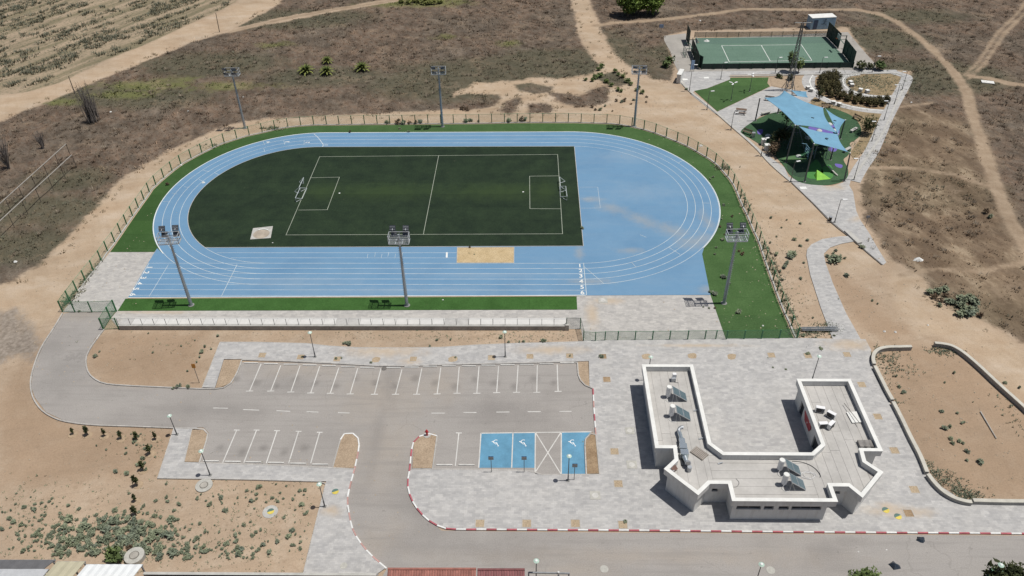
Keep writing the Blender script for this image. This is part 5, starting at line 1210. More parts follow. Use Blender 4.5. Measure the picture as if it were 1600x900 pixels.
# container
c = g(1281,42.5); t = thing('storage_container', 'pale blue metal container with a painted black figure and a dark door behind the court', 'container', (c.x, c.y, 0), .12)
W_, D_, H_ = 5.9, 2.6, 2.7; M_cont = mat('pale_blue_steel', (.28,.42,.55), .5, var=.12); cb = MB().box((0,0,H_/2),(W_,D_,H_))
part('body', cb, M_cont, t); part('roof_sheet', MB().box((0,0,H_+.04),(W_+.1,D_+.1,.08)), M_cop, t)
for k_ in range(26): part('rib', MB().box((-W_/2+.3+k_*.215,-D_/2-.02,H_/2),(.07,.04,H_-.25)), M_cont, t) if k_ > 6 or k_ < 1 else None
part('door', MB().box((-1.9,-D_/2-.03,1.15),(1.0,.05,2.2)), mat('navy_door', (.05,.075,.13), .5), t)
fg = MB()
for a_, b_, w_ in (((.1,1.4),(.35,2.0),.22),((.35,2.0),(-.25,2.25),.14),((.35,1.95),(.9,1.75),.13),((.1,1.4),(-.35,1.15),.16),((.1,1.4),(.7,1.05),.16),((.7,1.05),(1.0,.55),.13),((-.35,1.15),(-.6,1.5),.12)): fg.beam((a_[0],-D_/2-.055,a_[1]),(b_[0],-D_/2-.055,b_[1]),w_,.02)
fg.tube((.42,-D_/2-.05,2.3),(.42,-D_/2-.07,2.3),.14,.14,10); part('painted_figure', fg, M_dark, t)
# electricity mast
c = g(1232,141); Ht = 13.9; t = thing('lattice_tower', 'thin steel lattice mast with a crossarm in front of the court', 'lattice mast', (c.x, c.y, 0)); M_lat = mat('lattice_steel', (.15,.155,.155), .6)
def leg(i, z): r_ = .42*(1-z/Ht)+.16; sx, sy = ((-1,-1),(1,-1),(1,1),(-1,1))[i]; return Vector((sx*r_, sy*r_, z))
for i in range(4): part('leg', MB().beam(leg(i,0), leg(i,Ht), .09), M_lat, t); part('base_strut', MB().beam(leg(i,0)*1.9, leg(i,1.8), .09), M_lat, t)
br_ = MB(); z_ = 0
for k_ in range(14):
    z2 = z_+Ht/14
    for i in range(4): j = (i+1)%4; br_.beam(leg(i,z_), leg(j,z2), .05).beam(leg(i,z2), leg(j,z2), .05)
    z_ = z2
part('bracing', br_, M_lat, t); part('crossarm', MB().beam((-1.7,0,Ht),(1.8,0,Ht),.14,.1), mat('pale_arm', (.40,.40,.38), .6), t); part('crossarm', MB().beam((-.9,0,Ht-1.0),(.9,0,Ht-1.0),.1,.08), M_lat, t)
for x_ in (-1.6,0,1.7): part('insulator', MB().tube((x_,0,Ht),(x_,0,Ht+.35),.08,.05,8), mat('brown_insulator', (.12,.06,.04), .3), t)
# LED lamps
def led(base, top, label, heads=1, rz=0):
    b = g(*base); h = min(5.6, max(3.4, hgt(base, top))); t = thing('park_lamp', label, 'street lamp', (b.x, b.y, 0), rz, 'white-headed lamps of the park')
    part('pole', MB().tube((0,0,0),(0,0,.8),.08,.08,8).tube((0,0,.8),(0,0,h),.055,.04,8), M_post, t); part('foot', MB().box((0,0,.03),(.3,.3,.06)), M_base, t)
    an = [0] if heads == 1 else [.6, 2.5, 4.2]
    for a_ in an:
        d = Vector((math.cos(a_), math.sin(a_), 0)); part('lamp_arm', MB().beam((0,0,h-.05), Vector((0,0,h))+d*.3, .05), M_post, t)
        part('lamp_head', MB().box(Vector((0,0,h+.04))+d*.62, (.72,.26,.07), rz=a_), M_lampw, t)
leds = [((1077,142.5),(1081,101),'white-headed lamp beside the court corner at the start of the park kerb',1,0),((1104.5,171.5),(1111,143),'white-headed lamp on the kerb at the left corner of the park lawn',1,.2),((1126,124),(1132,98),'white-headed lamp between the court fence and the park lawn',1,.1),
 ((1142,157),(1146,130),'three-headed lamp in the middle of the park lawn',3,0),((1171,143),(1175,117),'three-headed lamp nearest the right end of the park lawn',3,.5),((1142,203),(1148,177),'white-headed lamp on the kerb beside the picnic table',1,.3),
 ((1189,244),(1192,219),'white-headed lamp on the kerb in front of the white planters',1,.4),((1235,284.5),(1243,253),'white-headed lamp at the near left edge of the playground',1,.3),((1304,347.5),(1316,312),'white-headed lamp alone on the funnel shaped park path',1,0),
 ((1211,114.5),(1217,92),'white-headed lamp in front of the court, left of the lattice mast',1,.2),((1280.5,114),(1288,90),'white-headed lamp in front of the court, right of the lattice mast',1,0),((1362.5,113),(1371.5,88),'white-headed lamp right of the court by the waste ground',1,0),
 ((1409,141),(1415,112),'white-headed lamp at the far top corner of the garden path',1,PI),((1397,163),(1403,133),'white-headed lamp on the garden path below the round garden',1,PI),((1381,188),(1386,158),'white-headed lamp on the garden path at the hedge end',1,PI),
 ((1362,221),(1369,190),'white-headed lamp on the garden path beside the dark bush',1,PI),((1334,281),(1343,248),'white-headed lamp at the near end of the garden path',1,PI)]
for b_, t_, lab, hd, rz in leds: led(b_, t_, lab, hd, rz)
# rubber ground
M_rub = turf_mat('green_rubber', (.042,.088,.045), (.06,.118,.06)); M_rub2 = mat('dark_green_rubber', (.03,.062,.035), .9, var=.1); M_pur = mat('purple_rubber', (.14,.11,.36), .85, var=.1)
rub_px = [(1157,206.5),(1175,191),(1203,178),(1240,172),(1290,168),(1318,175),(1334,184),(1344,197),(1345,210),(1336,219),(1328,224),(1330,234),(1325,243),(1318,250),(1325,264),(1322,280),(1300,288.5),(1272,289),(1248,284),(1236,276),(1228,262),(1205,235),(1203,222),(1196,236)]
rub_px = [(1157,206.5),(1175,191),(1203,178),(1240,172),(1290,168),(1318,175),(1334,184),(1344,197),(1345,210),(1336,219),(1328,224),(1330,234),(1325,243),(1318,250),(1325,264),(1322,280),(1300,288.5),(1272,289),(1248,284),(1233,272),(1222,256),(1203,236),(1188,226),(1172,216)]
rub = surf('playground_rubber', smooth_line(gs(rub_px), 4, True), .03, M_rub, True)
def rp_(pts, m, z=.036, nm='rubber_patch'): struct(nm, MB().sheet(smooth_line(gs(pts), 4, True), z), m, rub)
rp_([(1222,248),(1250,243),(1262,250),(1250,255),(1228,253)], turf_mat('light_green_rubber', (.085,.17,.075), (.11,.20,.09)))
rp_([(1262,264),(1275,250),(1284,262),(1285,278),(1262,278)], mat('bright_green_rubber', (.06,.20,.05), .85, var=.1)); rp_([(1285,262),(1298,258),(1302,275),(1292,281),(1283,276)], mat('bright_green_rubber', (.06,.20,.05), .85))
rp_([(1230,258),(1262,256),(1258,276),(1240,274)], M_rub2)
for pts in ([(1184,203),(1192,203),(1190,210),(1184,209)],[(1305,256),(1316,258),(1314,263),(1306,260)],[(1296,230),(1308,231),(1305,237),(1295,236)],[(1264,198),(1285,202),(1306,206),(1307,213),(1285,210),(1268,205)],[(1296,194),(1303,196),(1308,206),(1301,204)],[(1300,200),(1311,202),(1310,212),(1303,210)]): rp_(pts, M_pur, .042)
# sails on posts
M_sail = mat('blue_sail_cloth', (.155,.32,.45), .75, var=.10, scale=.5, fine=2.5); M_pst = mat('dark_steel_post', (.085,.095,.10), .5)
posts = {}
def spost(base, top, lab):
    b = g(*base); h = min(8.5, hgt(base, top)); q = g(top[0], top[1], h)
    t = thing('sail_post', lab, 'post', (b.x, b.y, 0)); tx = Vector((q.x-b.x, q.y-b.y, h)); part('post', MB().tube((0,0,0), tx, .13, .10, 10), M_pst, t); part('base_plate', MB().box((0,0,.03),(.45,.45,.06)), M_base, t); part('cap', MB().tube(tx, tx+Vector((0,0,.06)), .12, .08, 10), M_tank, t)
    return Vector((q.x, q.y, h))
pA = spost((1180,189),(1187.5,153),'leaning dark post left of the large blue sail'); pE = spost((1228,254),(1242.5,195.5),'thick dark post where the two large blue sails meet'); pF = spost((1257,284),(1272,224.5),'dark post at the near corner of the lower blue sail')
pG = spost((1319,283),(1328.5,239),'dark post at the near right end of the playground'); pH = spost((1312.5,217),(1320.5,187.5),'dark post at the tip of the small triangular sail'); pB = spost((1215,177.5),(1219,160),'short dark post under the upper part of the large blue sail')
pC = spost((1283,187),(1286,168.5),'short dark post at the right shoulder of the large blue sail'); pD = spost((1297.5,250),(1302.5,231),'thin dark post near the right end of the lower blue sail')
pJ = spost((1303,222),(1309,209.5),'short post where the three blue sails meet'); 
def sail(corners, label, sag=.10, n_=16, rise=None):
    """corner points (px, py, height) with hollow edges"""
    C = [g(*c_) for c_ in corners]; cen = sum(C, Vector())/len(C); ring = []
    for i in range(len(C)):
        a_, b_ = C[i], C[(i+1)%len(C)]
        for k_ in range(n_):
            s = k_/n_; p_ = a_.lerp(b_, s); bow = 4*s*(1-s)*sag; ring.append(p_.lerp(cen, bow)-Vector((0,0,bow*.6)))
    M_ = 12; mb = MB(); R_ = len(ring)
    for m_ in range(M_):
        f_ = 1-m_/M_
        for p_ in ring: q_ = cen.lerp(p_, f_); mb.v.append((q_.x, q_.y, q_.z-.5*(1-f_**2)*.6))
    mb.v.append((cen.x, cen.y, cen.z-.3))
    for m_ in range(M_-1):
        for i in range(R_): j = (i+1)%R_; mb.f.append((m_*R_+i, m_*R_+j, (m_+1)*R_+j, (m_+1)*R_+i))
    for i in range(R_): mb.f.append(((M_-1)*R_+i, (M_-1)*R_+(i+1)%R_, M_*R_))
    o = single('shade_sail', mb, M_sail, label, 'shade sail', smooth=True); s_ = o.modifiers.new('thickness', 'SOLIDIFY'); s_.thickness = .02
    for p_ in C:
        d = (p_-cen).normalized(); part('corner_cable', MB().tube(p_, p_+d*.35+Vector((0,0,.05)), .02), M_tank, o)
    return C, cen, o
hE, hA = pE.z, pA.z
sail([(1194,152.5,5.2),(1225,141.5,5.6),(1286,168.5,4.6),(1309,208.5,4.4),(1243,195.5,hE*.93)], 'largest blue shade sail spread over the middle of the playground', .13)
sail([(1248,197,hE*.9),(1309,209.5,4.5),(1325,237.5,4.0),(1273,224,5.6)], 'lower blue shade sail at the near right of the playground', .12)
sail([(1290.5,170.5,4.6),(1320.5,187.5,4.2),(1309,209.5,4.6)], 'small triangular blue shade sail on the right', .13)
sail([(1236,141,3.2),(1260,143,3.2),(1262.5,152.5,3.0),(1246,150,3.2)], 'small blue shade sail behind the largest one by the lattice mast', .08)
# things lying on the sails and holes seen as dark patches
for i, (px, py) in enumerate([(1269.7,184),(1259.5,191.5),(1304.5,188.5),(1292,216),(1281,219.8)]):
    c = g(px, py, 4.75 if i < 3 else 4.95); single('sail_vent', MB().box((0,0,0),(.5,.3,.03)), M_dark, 'small dark vent patch on a blue sail, %s' % ['in the middle of the largest','near the lower edge of the largest','on the triangular one','right of centre on the lower','left of centre on the lower'][i], 'vent patch', (c.x, c.y, c.z), -.5)
# climbing frame
c = g(1237,222); t = thing('climbing_frame', 'large dark hexagonal rope climbing frame under the sails', 'climbing frame', (c.x, c.y, 0)); M_tube = mat('dark_blue_steel', (.16,.19,.22), .45); M_rope = mat('grey_rope', (.12,.12,.11), .8)
apx = Vector((0,0,4.6)); ft = [Vector((3.1*math.cos(a), 3.1*math.sin(a), 0)) for a in np.arange(6)*PI/3]; mid = [apx.lerp(f_, .45) for f_ in ft]
for i in range(6): part('leg', MB().tube(ft[i], apx, .07), M_tube, t); part('ring_bar', MB().tube(mid[i], mid[(i+1)%6], .05), M_tube, t)
rp__ = MB()
for i in range(6):
    for s in (.3,.6,.75,.88): rp__.tube(apx.lerp(ft[i], s), apx.lerp(ft[(i+1)%6], s), .018, n=4)
    for s in (.33,.66): rp__.tube(apx, ft[i].lerp(ft[(i+1)%6], s), .018, n=4)
part('rope_net', rp__, M_rope, t)
c = g(1278,244); t = thing('play_tower', 'play tower with posts, dark platform and ladders at the near side of the playground', 'play tower', (c.x, c.y, 0))
for x_, y_ in ((-1,-1),(1,-1),(1,1),(-1,1)): part('post', MB().tube((x_,y_,0),(x_,y_,3.4),.07), M_tube, t)
part('platform', MB().box((0,0,1.5),(2.1,2.1,.1)), M_rub2, t); part('roof', MB().quad((-1.2,-1.2,3.3),(1.2,-1.2,3.3),(0,0,4.1)).quad((1.2,-1.2,3.3),(1.2,1.2,3.3),(0,0,4.1)).quad((1.2,1.2,3.3),(-1.2,1.2,3.3),(0,0,4.1)).quad((-1.2,1.2,3.3),(-1.2,-1.2,3.3),(0,0,4.1)), mat('grey_green_panel', (.12,.17,.13), .6), t)
nw = MB()
for k_ in range(6): nw.tube((1.0,-1+k_*.4,3.0),(2.3,-1+k_*.4,.1), .02, n=4).tube((1.0+k_*.24,-1,3-k_*.5),(1.0+k_*.24,1,3-k_*.5), .02, n=4)
part('climbing_net', nw, mat('pale_rope', (.40,.36,.28), .8), t)
sl_ = MB(); 
for a_, b_ in (((-1.1,1.5),(-1.9,1.1)),((-1.9,1.1),(-3.0,.35)),((-3.0,.35),(-3.7,.25))): sl_.quad((a_[0],-.8,a_[1]),(a_[0],-.1,a_[1]),(b_[0],-.1,b_[1]),(b_[0],-.8,b_[1])).quad((a_[0],-.8,a_[1]),(b_[0],-.8,b_[1]),(b_[0],-.8,b_[1]+.2),(a_[0],-.8,a_[1]+.2)).quad((a_[0],-.1,a_[1]),(b_[0],-.1,b_[1]),(b_[0],-.1,b_[1]+.2),(a_[0],-.1,a_[1]+.2))
part('slide', sl_, mat('slide_green', (.10,.24,.13), .4), t); part('rail', MB().tube((-1,-1,2.2),(1,-1,2.2),.03).tube((-1,1,2.2),(1,1,2.2),.03), M_tube, t)
c = g(1259,246); t = thing('bar_frame', 'pale blue steel climbing bars in the shade of the sails', 'climbing bars', (c.x, c.y, 0), .1); M_lb = mat('light_blue_steel', (.25,.45,.60), .4)
for y_ in (-.8,.8): part('upright', MB().path([Vector((0,y_,0)),Vector((0,y_,2.2)),Vector((-.9,y_,2.4))], .04), M_lb, t)
for z_ in (.5,.9,1.3,1.7,2.1): part('bar', MB().tube((0,-.8,z_),(0,.8,z_),.03), M_lb, t)
part('side_bar', MB().tube((0,.8,1.2),(1.6,.8,1.3),.04).tube((1.6,.8,0),(1.6,.8,1.3),.04), M_lb, t)
c = g(1283,278); t = thing('lime_wedge', 'lime green pyramid wedge on the playground rubber', 'play wedge', (c.x, c.y, .04)); part('wedge', MB().quad((-1.0,-.9,0),(1.5,-.4,0),(-.6,1.1,.9)).quad((1.5,-.4,0),(.8,1.3,0),(-.6,1.1,.9)).quad((.8,1.3,0),(-1.0,.6,0),(-.6,1.1,.9)).quad((-1.0,.6,0),(-1.0,-.9,0),(-.6,1.1,.9)), mat('lime_rubber', (.22,.50,.06), .7), t)
c = g(1300,270); t = thing('see_saw', 'pale leaning board beside the lime wedge', 'see-saw', (c.x, c.y, 0), -1.1); part('board', MB().box((0,0,.45),(2.6,.25,.07), tilt=Matrix.Rotation(.25,3,'Y')), M_mh, t); part('pivot', MB().box((0,0,.2),(.3,.4,.4)), M_dark, t)
for i, (px, py, lab) in enumerate(((1248,245,'white rounded lamp-like seat near the light green patch'),(1200,213,'white rounded seat in the shade at the left of the playground'),(1296,195,'upper white rounded dome beside the purple patch'),(1303,204.5,'right white rounded dome at the end of the purple patch'),(1280,205,'left white rounded dome on the purple strip'),(1262,216,'white rounded dome by the post of the lower sail'))):
    c = g(px, py, .04); mb = MB()
    for a_, b_, z0_, z1_ in ((.55,.5,0,.18),(.5,.3,.18,.34),(.3,.02,.34,.4)): mb.tube((0,0,z0_),(0,0,z1_),a_,b_,14)
    single('dome_seat', mb, mat('dome_white', (.50,.51,.5), .5), lab, 'dome seat', (c.x, c.y, .04), group='white rounded dome seats')
# benches, picnic table, bins, planters
M_wood = mat('brown_slats', (.16,.11,.08), .7, var=.2); M_bconc = mat('bench_concrete', (.42,.41,.38), .85)
def bench(px, py, rz, lab, m=None):
    c = g(px, py, .02); t = thing('bench', lab, 'bench', (c.x, c.y, .02), rz)
    for y_ in (-.16,0,.16): part('seat_slat', MB().box((0,y_,.46),(1.8,.13,.05)), m or M_wood, t)
    for z_ in (.66,.84): part('back_slat', MB().box((0,.3,z_),(1.8,.04,.13)), m or M_wood, t)
    for x_ in (-.7,.7): part('leg', MB().box((x_,0,.21),(.07,.45,.42)).box((x_,.3,.5),(.06,.05,.85)), M_dark, t)
for a_ in ((1167,209.5,-.72,'dark bench on the green rubber beside the park kerb'),(1201.5,157.5,-.35,'dark bench under the far left corner of the largest sail'),(1338,187,-1.0,'dark bench on the right rim of the playground, the farther one'),(1290,168.5,0.02,'long dark bench behind the right shoulder of the sail'),(1243,149,-.2,'dark bench half hidden behind the largest sail')): bench(*a_)
for px, py, rz, lab in ((1333.5,205,.75,'grey slab bench on the right side of the playground, the nearer one'),(1196,178.5,.45,'grey slab bench at the far left rim of the playground'),(1323,236,.7,'grey slab bench at the near right tip of the lower sail')):
    c = g(px, py, .03); t = thing('slab_bench', lab, 'bench', (c.x, c.y, .03), rz); part('seat', MB().box((0,0,.42),(2.0,.55,.12)), M_bconc, t)
    for x_ in (-.7,.7): part('support', MB().box((x_,0,.18),(.25,.45,.36)), M_bconc, t)
c = g(1157.5,176.5); t = thing('picnic_table', 'brown picnic table with benches on the park paving', 'picnic table', (c.x, c.y, .02), -.25)
for y_ in (-.32,-.11,.11,.32): part('table_slat', MB().box((0,y_,.76),(2.0,.19,.05)), M_wood, t)
for s_ in (-1,1):
    part('seat', MB().box((0,s_*.85,.45),(2.0,.28,.06)), M_wood, t)
for x_ in (-.7,.7): part('leg_frame', MB().beam((x_,-.85,.42),(x_,.85,.42),.07).beam((x_,-.6,0),(x_,-.25,.74),.07).beam((x_,.6,0),(x_,.25,.74),.07), M_dark, t)
for px, py, w_, h_, lab, m_ in ((1176.5,214.5,.5,.9,'grey litter bin at the end of the dark bench',M_steel),(1192,226,.7,1.1,'taller white square planter box in front of the dark bushes',M_cop),(1197.5,234,.8,1.0,'second white square planter box nearer the lamp',M_cop),(1296.5,345,.35,.7,'small dark bin at the edge of the funnel path',M_dark)):
    c = g(px, py); t = thing('box_planter' if 'planter' in lab else 'litter_bin', lab, 'planter' if 'planter' in lab else 'bin', (c.x, c.y, .02)); part('box', MB().box((0,0,h_/2),(w_,w_,h_)), m_, t); part('rim', MB().box((0,0,h_+.02),(w_+.08,w_+.08,.05)), M_cop if m_ is M_cop else M_steel, t)
for i, (px, py, lab) in enumerate(((1328.5,131,'upper left concrete cube seat in the round garden'),(1330.5,135.5,'concrete cube seat just below the upper left one in the round garden'),(1344,143,'third concrete cube seat along the inner garden path'),(1354.5,145,'right-hand concrete cube seat along the inner garden path'),(1301.5,162.5,'left of two cube seats on the outer garden path'),(1311,165.5,'right of two cube seats on the outer garden path'),(1262,139.5,'upper cube seat beside the hedge path'),(1267,143,'lower cube seat beside the hedge path'))):
    c = g(px, py); t = thing('cube_seat', lab, 'cube seat', (c.x, c.y, .02), .5+i, 'concrete cube seats'); part('cube', MB().box((0,0,.3),(.7,.7,.55)), M_bconc, t); part('top', MB().box((0,0,.6),(.74,.74,.05)), M_cop, t)
c = g(1064,126); t = thing('white_cabinet', 'white service cabinet with a dark side left of the court', 'cabinet', (c.x-.3, c.y, 0), -.35); part('cabinet_body', MB().box((0,0,.95),(.8,3.0,1.9)), M_wall, t); part('cabinet_lid', MB().box((0,0,1.93),(.95,3.1,.08)), M_cop, t); part('cabinet_door', MB().box((-.41,-.1,.95),(.03,2.6,1.6)), M_frame, t)
c = g(1081,112); t = thing('blue_gate_panel', 'pale blue panel on posts at the court entrance', 'panel', (c.x, c.y, 0), .1); part('panel', MB().box((0,0,1.5),(.7,.08,2.0)), mat('sky_blue_panel', (.30,.42,.60), .5), t); part('post', MB().beam((-.4,0,0),(-.4,0,2.6),.08), M_post, t); part('post', MB().beam((.4,0,0),(.4,0,2.6),.08), M_post, t)
# ------------------------------------------------------------------ plants
M_sage = leafmat('sage_leaves', (.115,.14,.095), (.27,.31,.22)); M_leaf = leafmat('green_leaves', (.055,.085,.03), (.165,.22,.085)); M_dkl = leafmat('dark_leaves', (.02,.028,.012), (.075,.085,.035)); M_hedge = leafmat('brown_green_hedge_leaves', (.028,.028,.014), (.105,.095,.045)); M_pine = leafmat('pine_needles', (.07,.12,.03), (.24,.33,.09)); M_palm = leafmat('palm_leaves', (.04,.07,.02), (.26,.29,.09)); M_bark = mat('bark', (.16,.125,.095), .9, var=.2, scale=4); M_dead = mat('dead_wood', (.19,.17,.155), .9, var=.25, scale=4); M_brown = leafmat('dry_brown_leaves', (.06,.042,.028), (.17,.125,.085))
def crown_mesh(name, m, r, h, n_, leaf, seed, shape='ball', lumps=5, z0=0.0):
    rr_ = np.random.RandomState(seed); V = []; F_ = []; S = []
    lc = [(rr_.uniform(-.45,.45)*r, rr_.uniform(-.45,.45)*r, rr_.uniform(.35,.8)*h, rr_.uniform(.35,.6)) for _ in range(lumps)]
    for k_ in range(n_):
        cx, cy, cz, lr = lc[k_%lumps]; d = rr_.normal(size=3); d /= np.linalg.norm(d); q = rr_.rand()**.35
        x_ = cx+d[0]*lr*r*q; y_ = cy+d[1]*lr*r*q; z_ = cz+d[2]*lr*h*.75*q
        if shape == 'cone': f_ = max(.12, 1-z_/h*.85); x_ *= f_; y_ *= f_
        z_ = max(.03, z_)+z0
        a_ = rr_.rand(3)*6.28; R_ = Matrix.Rotation(a_[0],3,'Z')@Matrix.Rotation(a_[1]*.4-1.2,3,'X'); s_ = leaf*(.6+.8*rr_.rand()); b0 = len(V)
        for u, v in ((-.5,0),(.5,0),(0,1.15)): w_ = R_@Vector((u*s_, v*s_, 0)); V.append((x_+w_.x, y_+w_.y, z_+w_.z))
        F_.append((b0,b0+1,b0+2)); sh = rr_.rand()*.55+(.45 if (k_%lumps)%2 else .1); S += [sh]*3
    me = bpy.data.meshes.new(name); me.from_pydata(V, [], F_); at = me.attributes.new('shade', 'FLOAT', 'POINT'); at.data.foreach_set('value', np.array(S, np.float32)); me.materials.append(m); return me
def inwedge(px, py): return True
sage = [crown_mesh('shrub', M_sage, .5, .5, 130, .17, 40+i, lumps=4+i%3) for i in range(5)]; dkm = [crown_mesh('shrub', M_dkl, .5, .5, 110, .16, 60+i) for i in range(3)]; grm = [crown_mesh('shrub', M_leaf, .5, .6, 130, .18, 70+i) for i in range(3)]; yel = [crown_mesh('shrub', leafmat('yellow_green_leaves', (.09,.11,.035), (.25,.27,.09)), .5, .5, 200, .13, 95)]; brm = [crown_mesh('shrub', M_brown, .5, .5, 100, .15, 80+i) for i in range(2)]
def shrub(px, py, s_, lab, grp, pool=sage, cat='shrub', z=0, name='shrub', sz=1.0):
    SHRUBS.append((s_ if grp else s_+10, px, py, z, random.choice(pool), s_, sz, lab, grp, cat))
SHRUBS = []
# bottom left thicket: density by place
rg = random.Random(12); spots = []
def dens_bl(px, py):
    d = 0
    for (x_, y_, rx, ry, w_) in ((175,850,75,35,1.0),(200,820,40,22,.9),(110,840,70,30,.55),(60,830,70,28,.35),(290,860,60,30,.55),(340,875,60,22,.5),(250,800,60,30,.22),(430,780,60,28,.28),(400,850,70,40,.22),(220,705,45,30,.3),(450,860,30,40,.18),(360,770,60,18,.2),(60,790,50,20,.2)):
        q = ((px-x_)/rx)**2+((py-y_)/ry)**2
        if q < 2.5: d += w_*math.exp(-q*1.2)
    return d
tries = 0
while len(spots) < 460 and tries < 60000:
    tries += 1; x_, y_ = rg.uniform(0,500), rg.uniform(672,893)
    if y_ > 874+ (0 if x_ > 225 else -2): continue
    if x_ > 470-(y_-752)*.23+35 and y_ > 752: continue
    if 245 < x_ and y_ < 756: continue
    if rg.random() > dens_bl(x_, y_): continue
    if (x_-212)**2+(y_-872)**2 < 300 or (x_-423)**2+(y_-799)**2 < 190 or (x_-319)**2+(y_-759)**2 < 190: continue
    s_ = rg.choice([.45,.5,.6,.75,.9,1.15]) if (abs(x_-180) < 90 and y_ > 810) else rg.choice([.25,.3,.35,.45,.5,.65])
    if any((x_-a_)**2+(y_-b_)**2 < (5.5*(s_+c_)/2)**2 for a_, b_, c_ in spots): continue
    spots.append((x_, y_, s_))
spots.sort(key=lambda q: -q[2])
for x_, y_, s_ in spots: shrub(x_, y_, s_, 'grey green sage-like bush growing in the bare soil at the bottom left', 'grey green bushes in the bottom left soil')
for x_, y_, s_ in [(115,677,.8),(138,678.5,1.1),(164,681,.9),(190,684,1.0),(215,686,1.0),(243,686,.9),(235,708,1.3),(224,732,1.1),(214,757,1.1),(212,783,.8),(212,805,1.0)]:
    pass
for i, (x_, y_, s_) in enumerate([(115,678,.8),(138,679.5,1.1),(164,682,.9),(190,685,1.0),(215,687,1.0),(243,687,.9),(235,710,1.2),(224,734,1.1),(214,758,1.2),(212,783,.9),(212,805,1.1)]):
    c = g(x_, y_); t = thing('young_tree', 'dark green sapling in dug soil, %s in its row, counting from the top left' % ORD[i], 'sapling', (c.x, c.y, 0), rg.uniform(0,6), 'saplings planted along the bottom left soil')
    cm_ = stone.get('sap%d' % (i%3)) or crown_mesh('crown', M_dkl, .42, 1.0, 90, .2, 90+i%3, 'cone', 5, .25); stone['sap%d' % (i%3)] = cm_
    link('crown', cm_, t, (0,0,0), None, (s_,s_,s_)); part('trunk', MB().tube((0,0,0),(0,0,.8*s_),.035,.02,6), M_bark, t); part('dug_ring', MB().tube((-.1,0,-.1),(-.1,0,.035),.62,.5,18), mat('dug_soil', (.36,.27,.18), .95, var=.2, scale=3), t)
shrub(181,874,2.3,'bright green leafy bush beside the concrete manhole ring', None, grm, sz=1.3); shrub(203,857,.9,'reddish brown dry bush in the green thicket', None, brm)
# scattered small bushes elsewhere
more = [(283,541,.5),(320,542,.7),(315,550,1.0),(313,558,.6),(307,566,.5),(341,525,.7),(239,551,.5),(149,557,.9),(156,550,.5),(293,580,.5),(271,607,.7),(280,605,1.1),(294,606,1.0),(232,521,.4),(305,532,.4),(330,546,.5),(541,537.5,.9),(547,538,1.1),(537,537,.6),(683,531,.7),(705,531,.6),(782,527,1.0),(795,535,.6),(672,541,.5),(850,533,1.3),(812,535,.6),(818,534.5,.7),(580,567,.6),(525,561,.6),(533,560,.5),(472,558,.5),(712,559,.5),(890,556,.5),(940,558,1.0),(1262,554,.9),(1281,546,.9),(1200,560,.4),(1207,575,.5),(1228,578,.6),(976,816,.9),(1270,497,.5),(1275,528,.6),(1255,524,.8),(1303,525,.6),(1363,470,.6),(1371,475,.5),(1310,468,.4)]
for x_, y_, s_ in more: shrub(x_, y_, s_*.72, 'small grey green weed tuft on sandy soil or paving round the car park', 'small weed tufts round the car park', z=.02 if not (344 < x_ < 912 and y_ > 543) else .1)
east = [(1238,399,2.0),(1233,404,1.6),(1250,385,.8),(1241,375,1.0),(1227,419,1.2),(1228,411,1.0),(1214,399,1.2),(1219,425,.8),(1301,408,2.3),(1309,406,1.8),(1293,401,.9),(1302,396,.8),(1320,404,.7),(1322,432,1.1),(1307,392,.8),(1346,388,1.2),(1205,341,.7),(1229,344,.5),(1221,356,.5),(1256,411,.6),(1250,350,.7),(1262,376,.9),(1200,388,.8),(1209,412,.7),(1222,438,.8),(1203,380,.6),(1213,370,.5),(1252,436,.8),(1204,340,.5)]
for x_, y_, s_ in east: shrub(x_, y_, s_*.78, 'olive bush on the sand between the track fence and the winding footpath', 'olive bushes on the sand east of the track')
ebig = [(1453,459,2.4),(1463,456,2.6),(1475,455,2.4),(1460,466,2.2),(1483,473,2.2),(1489,475,1.8),(1470,471,1.6),(1468,478,1.4),(1503,470,2.6),(1512,466,2.2),(1519,472,2.8),(1523,476,2.2),(1501,480,2.6),(1508,487,3.0),(1500,492,2.6),(1514,494,3.0),(1520,487,2.4),(1531,495,2.0),(1478,463,1.6),(1540,333,2.6),(1546,340,1.8)]
for x_, y_ in ((628,3),(640,6),(652,4),(664,7),(676,6),(688,4),(658,-1),(672,0),(645,-2)): shrub(x_, y_, 3.0, 'yellow green bush in the clump at the top edge', 'yellow green bushes at the top edge', yel, sz=.7)
for x_, y_, s_ in ebig: shrub(x_, y_, s_*.62, 'large dry grey green bush of the cluster on the waste ground east of the soil bed', 'bush cluster on the eastern waste ground', sage+sage+brm)
nsh = [(960,113,2.2),(966,118,1.8),(973,121,2.0),(980,129,2.4),(985,133,2.0),(998,139,1.8),(1003,146,2.0),(948,129,2.2),(955,135,2.0),(938,120,2.6),(930,123,2.4),(925,127,2.0),(915,126,1.6),(965,142,2.0),(970,144,1.6),(940,106,2.4),(935,110,2.0),(995,142,1.6)]
for x_, y_, s_ in nsh: shrub(x_, y_, s_*.62, 'green bush beside the pale dirt road north east of the track', 'green bushes along the dirt road', grm)
nss = [(963,158,.9),(971,160,.9),(976,158,1.2),(990,157,.7),(986,163,.6),(945,166,.8),(938,172,1.0),(925,168,1.0),(930,172,.7),(957,174,.5),(1010,160,.6),(1010,152,.7),(816,189,1.6),(822,188,1.2),(727,191,1.2),(735,189,1.0),(748,190,.7),(605,193,1.2),(622,193,1.6),(630,193,1.4),(640,193,1.0),(650,193,1.2),(656,193,1.4),(795,190,1.3),(724,171,1.4),(731,172,1.4),(1073,140,.8),(625,202,.7),(547,207,.8),(639,206,.6)]
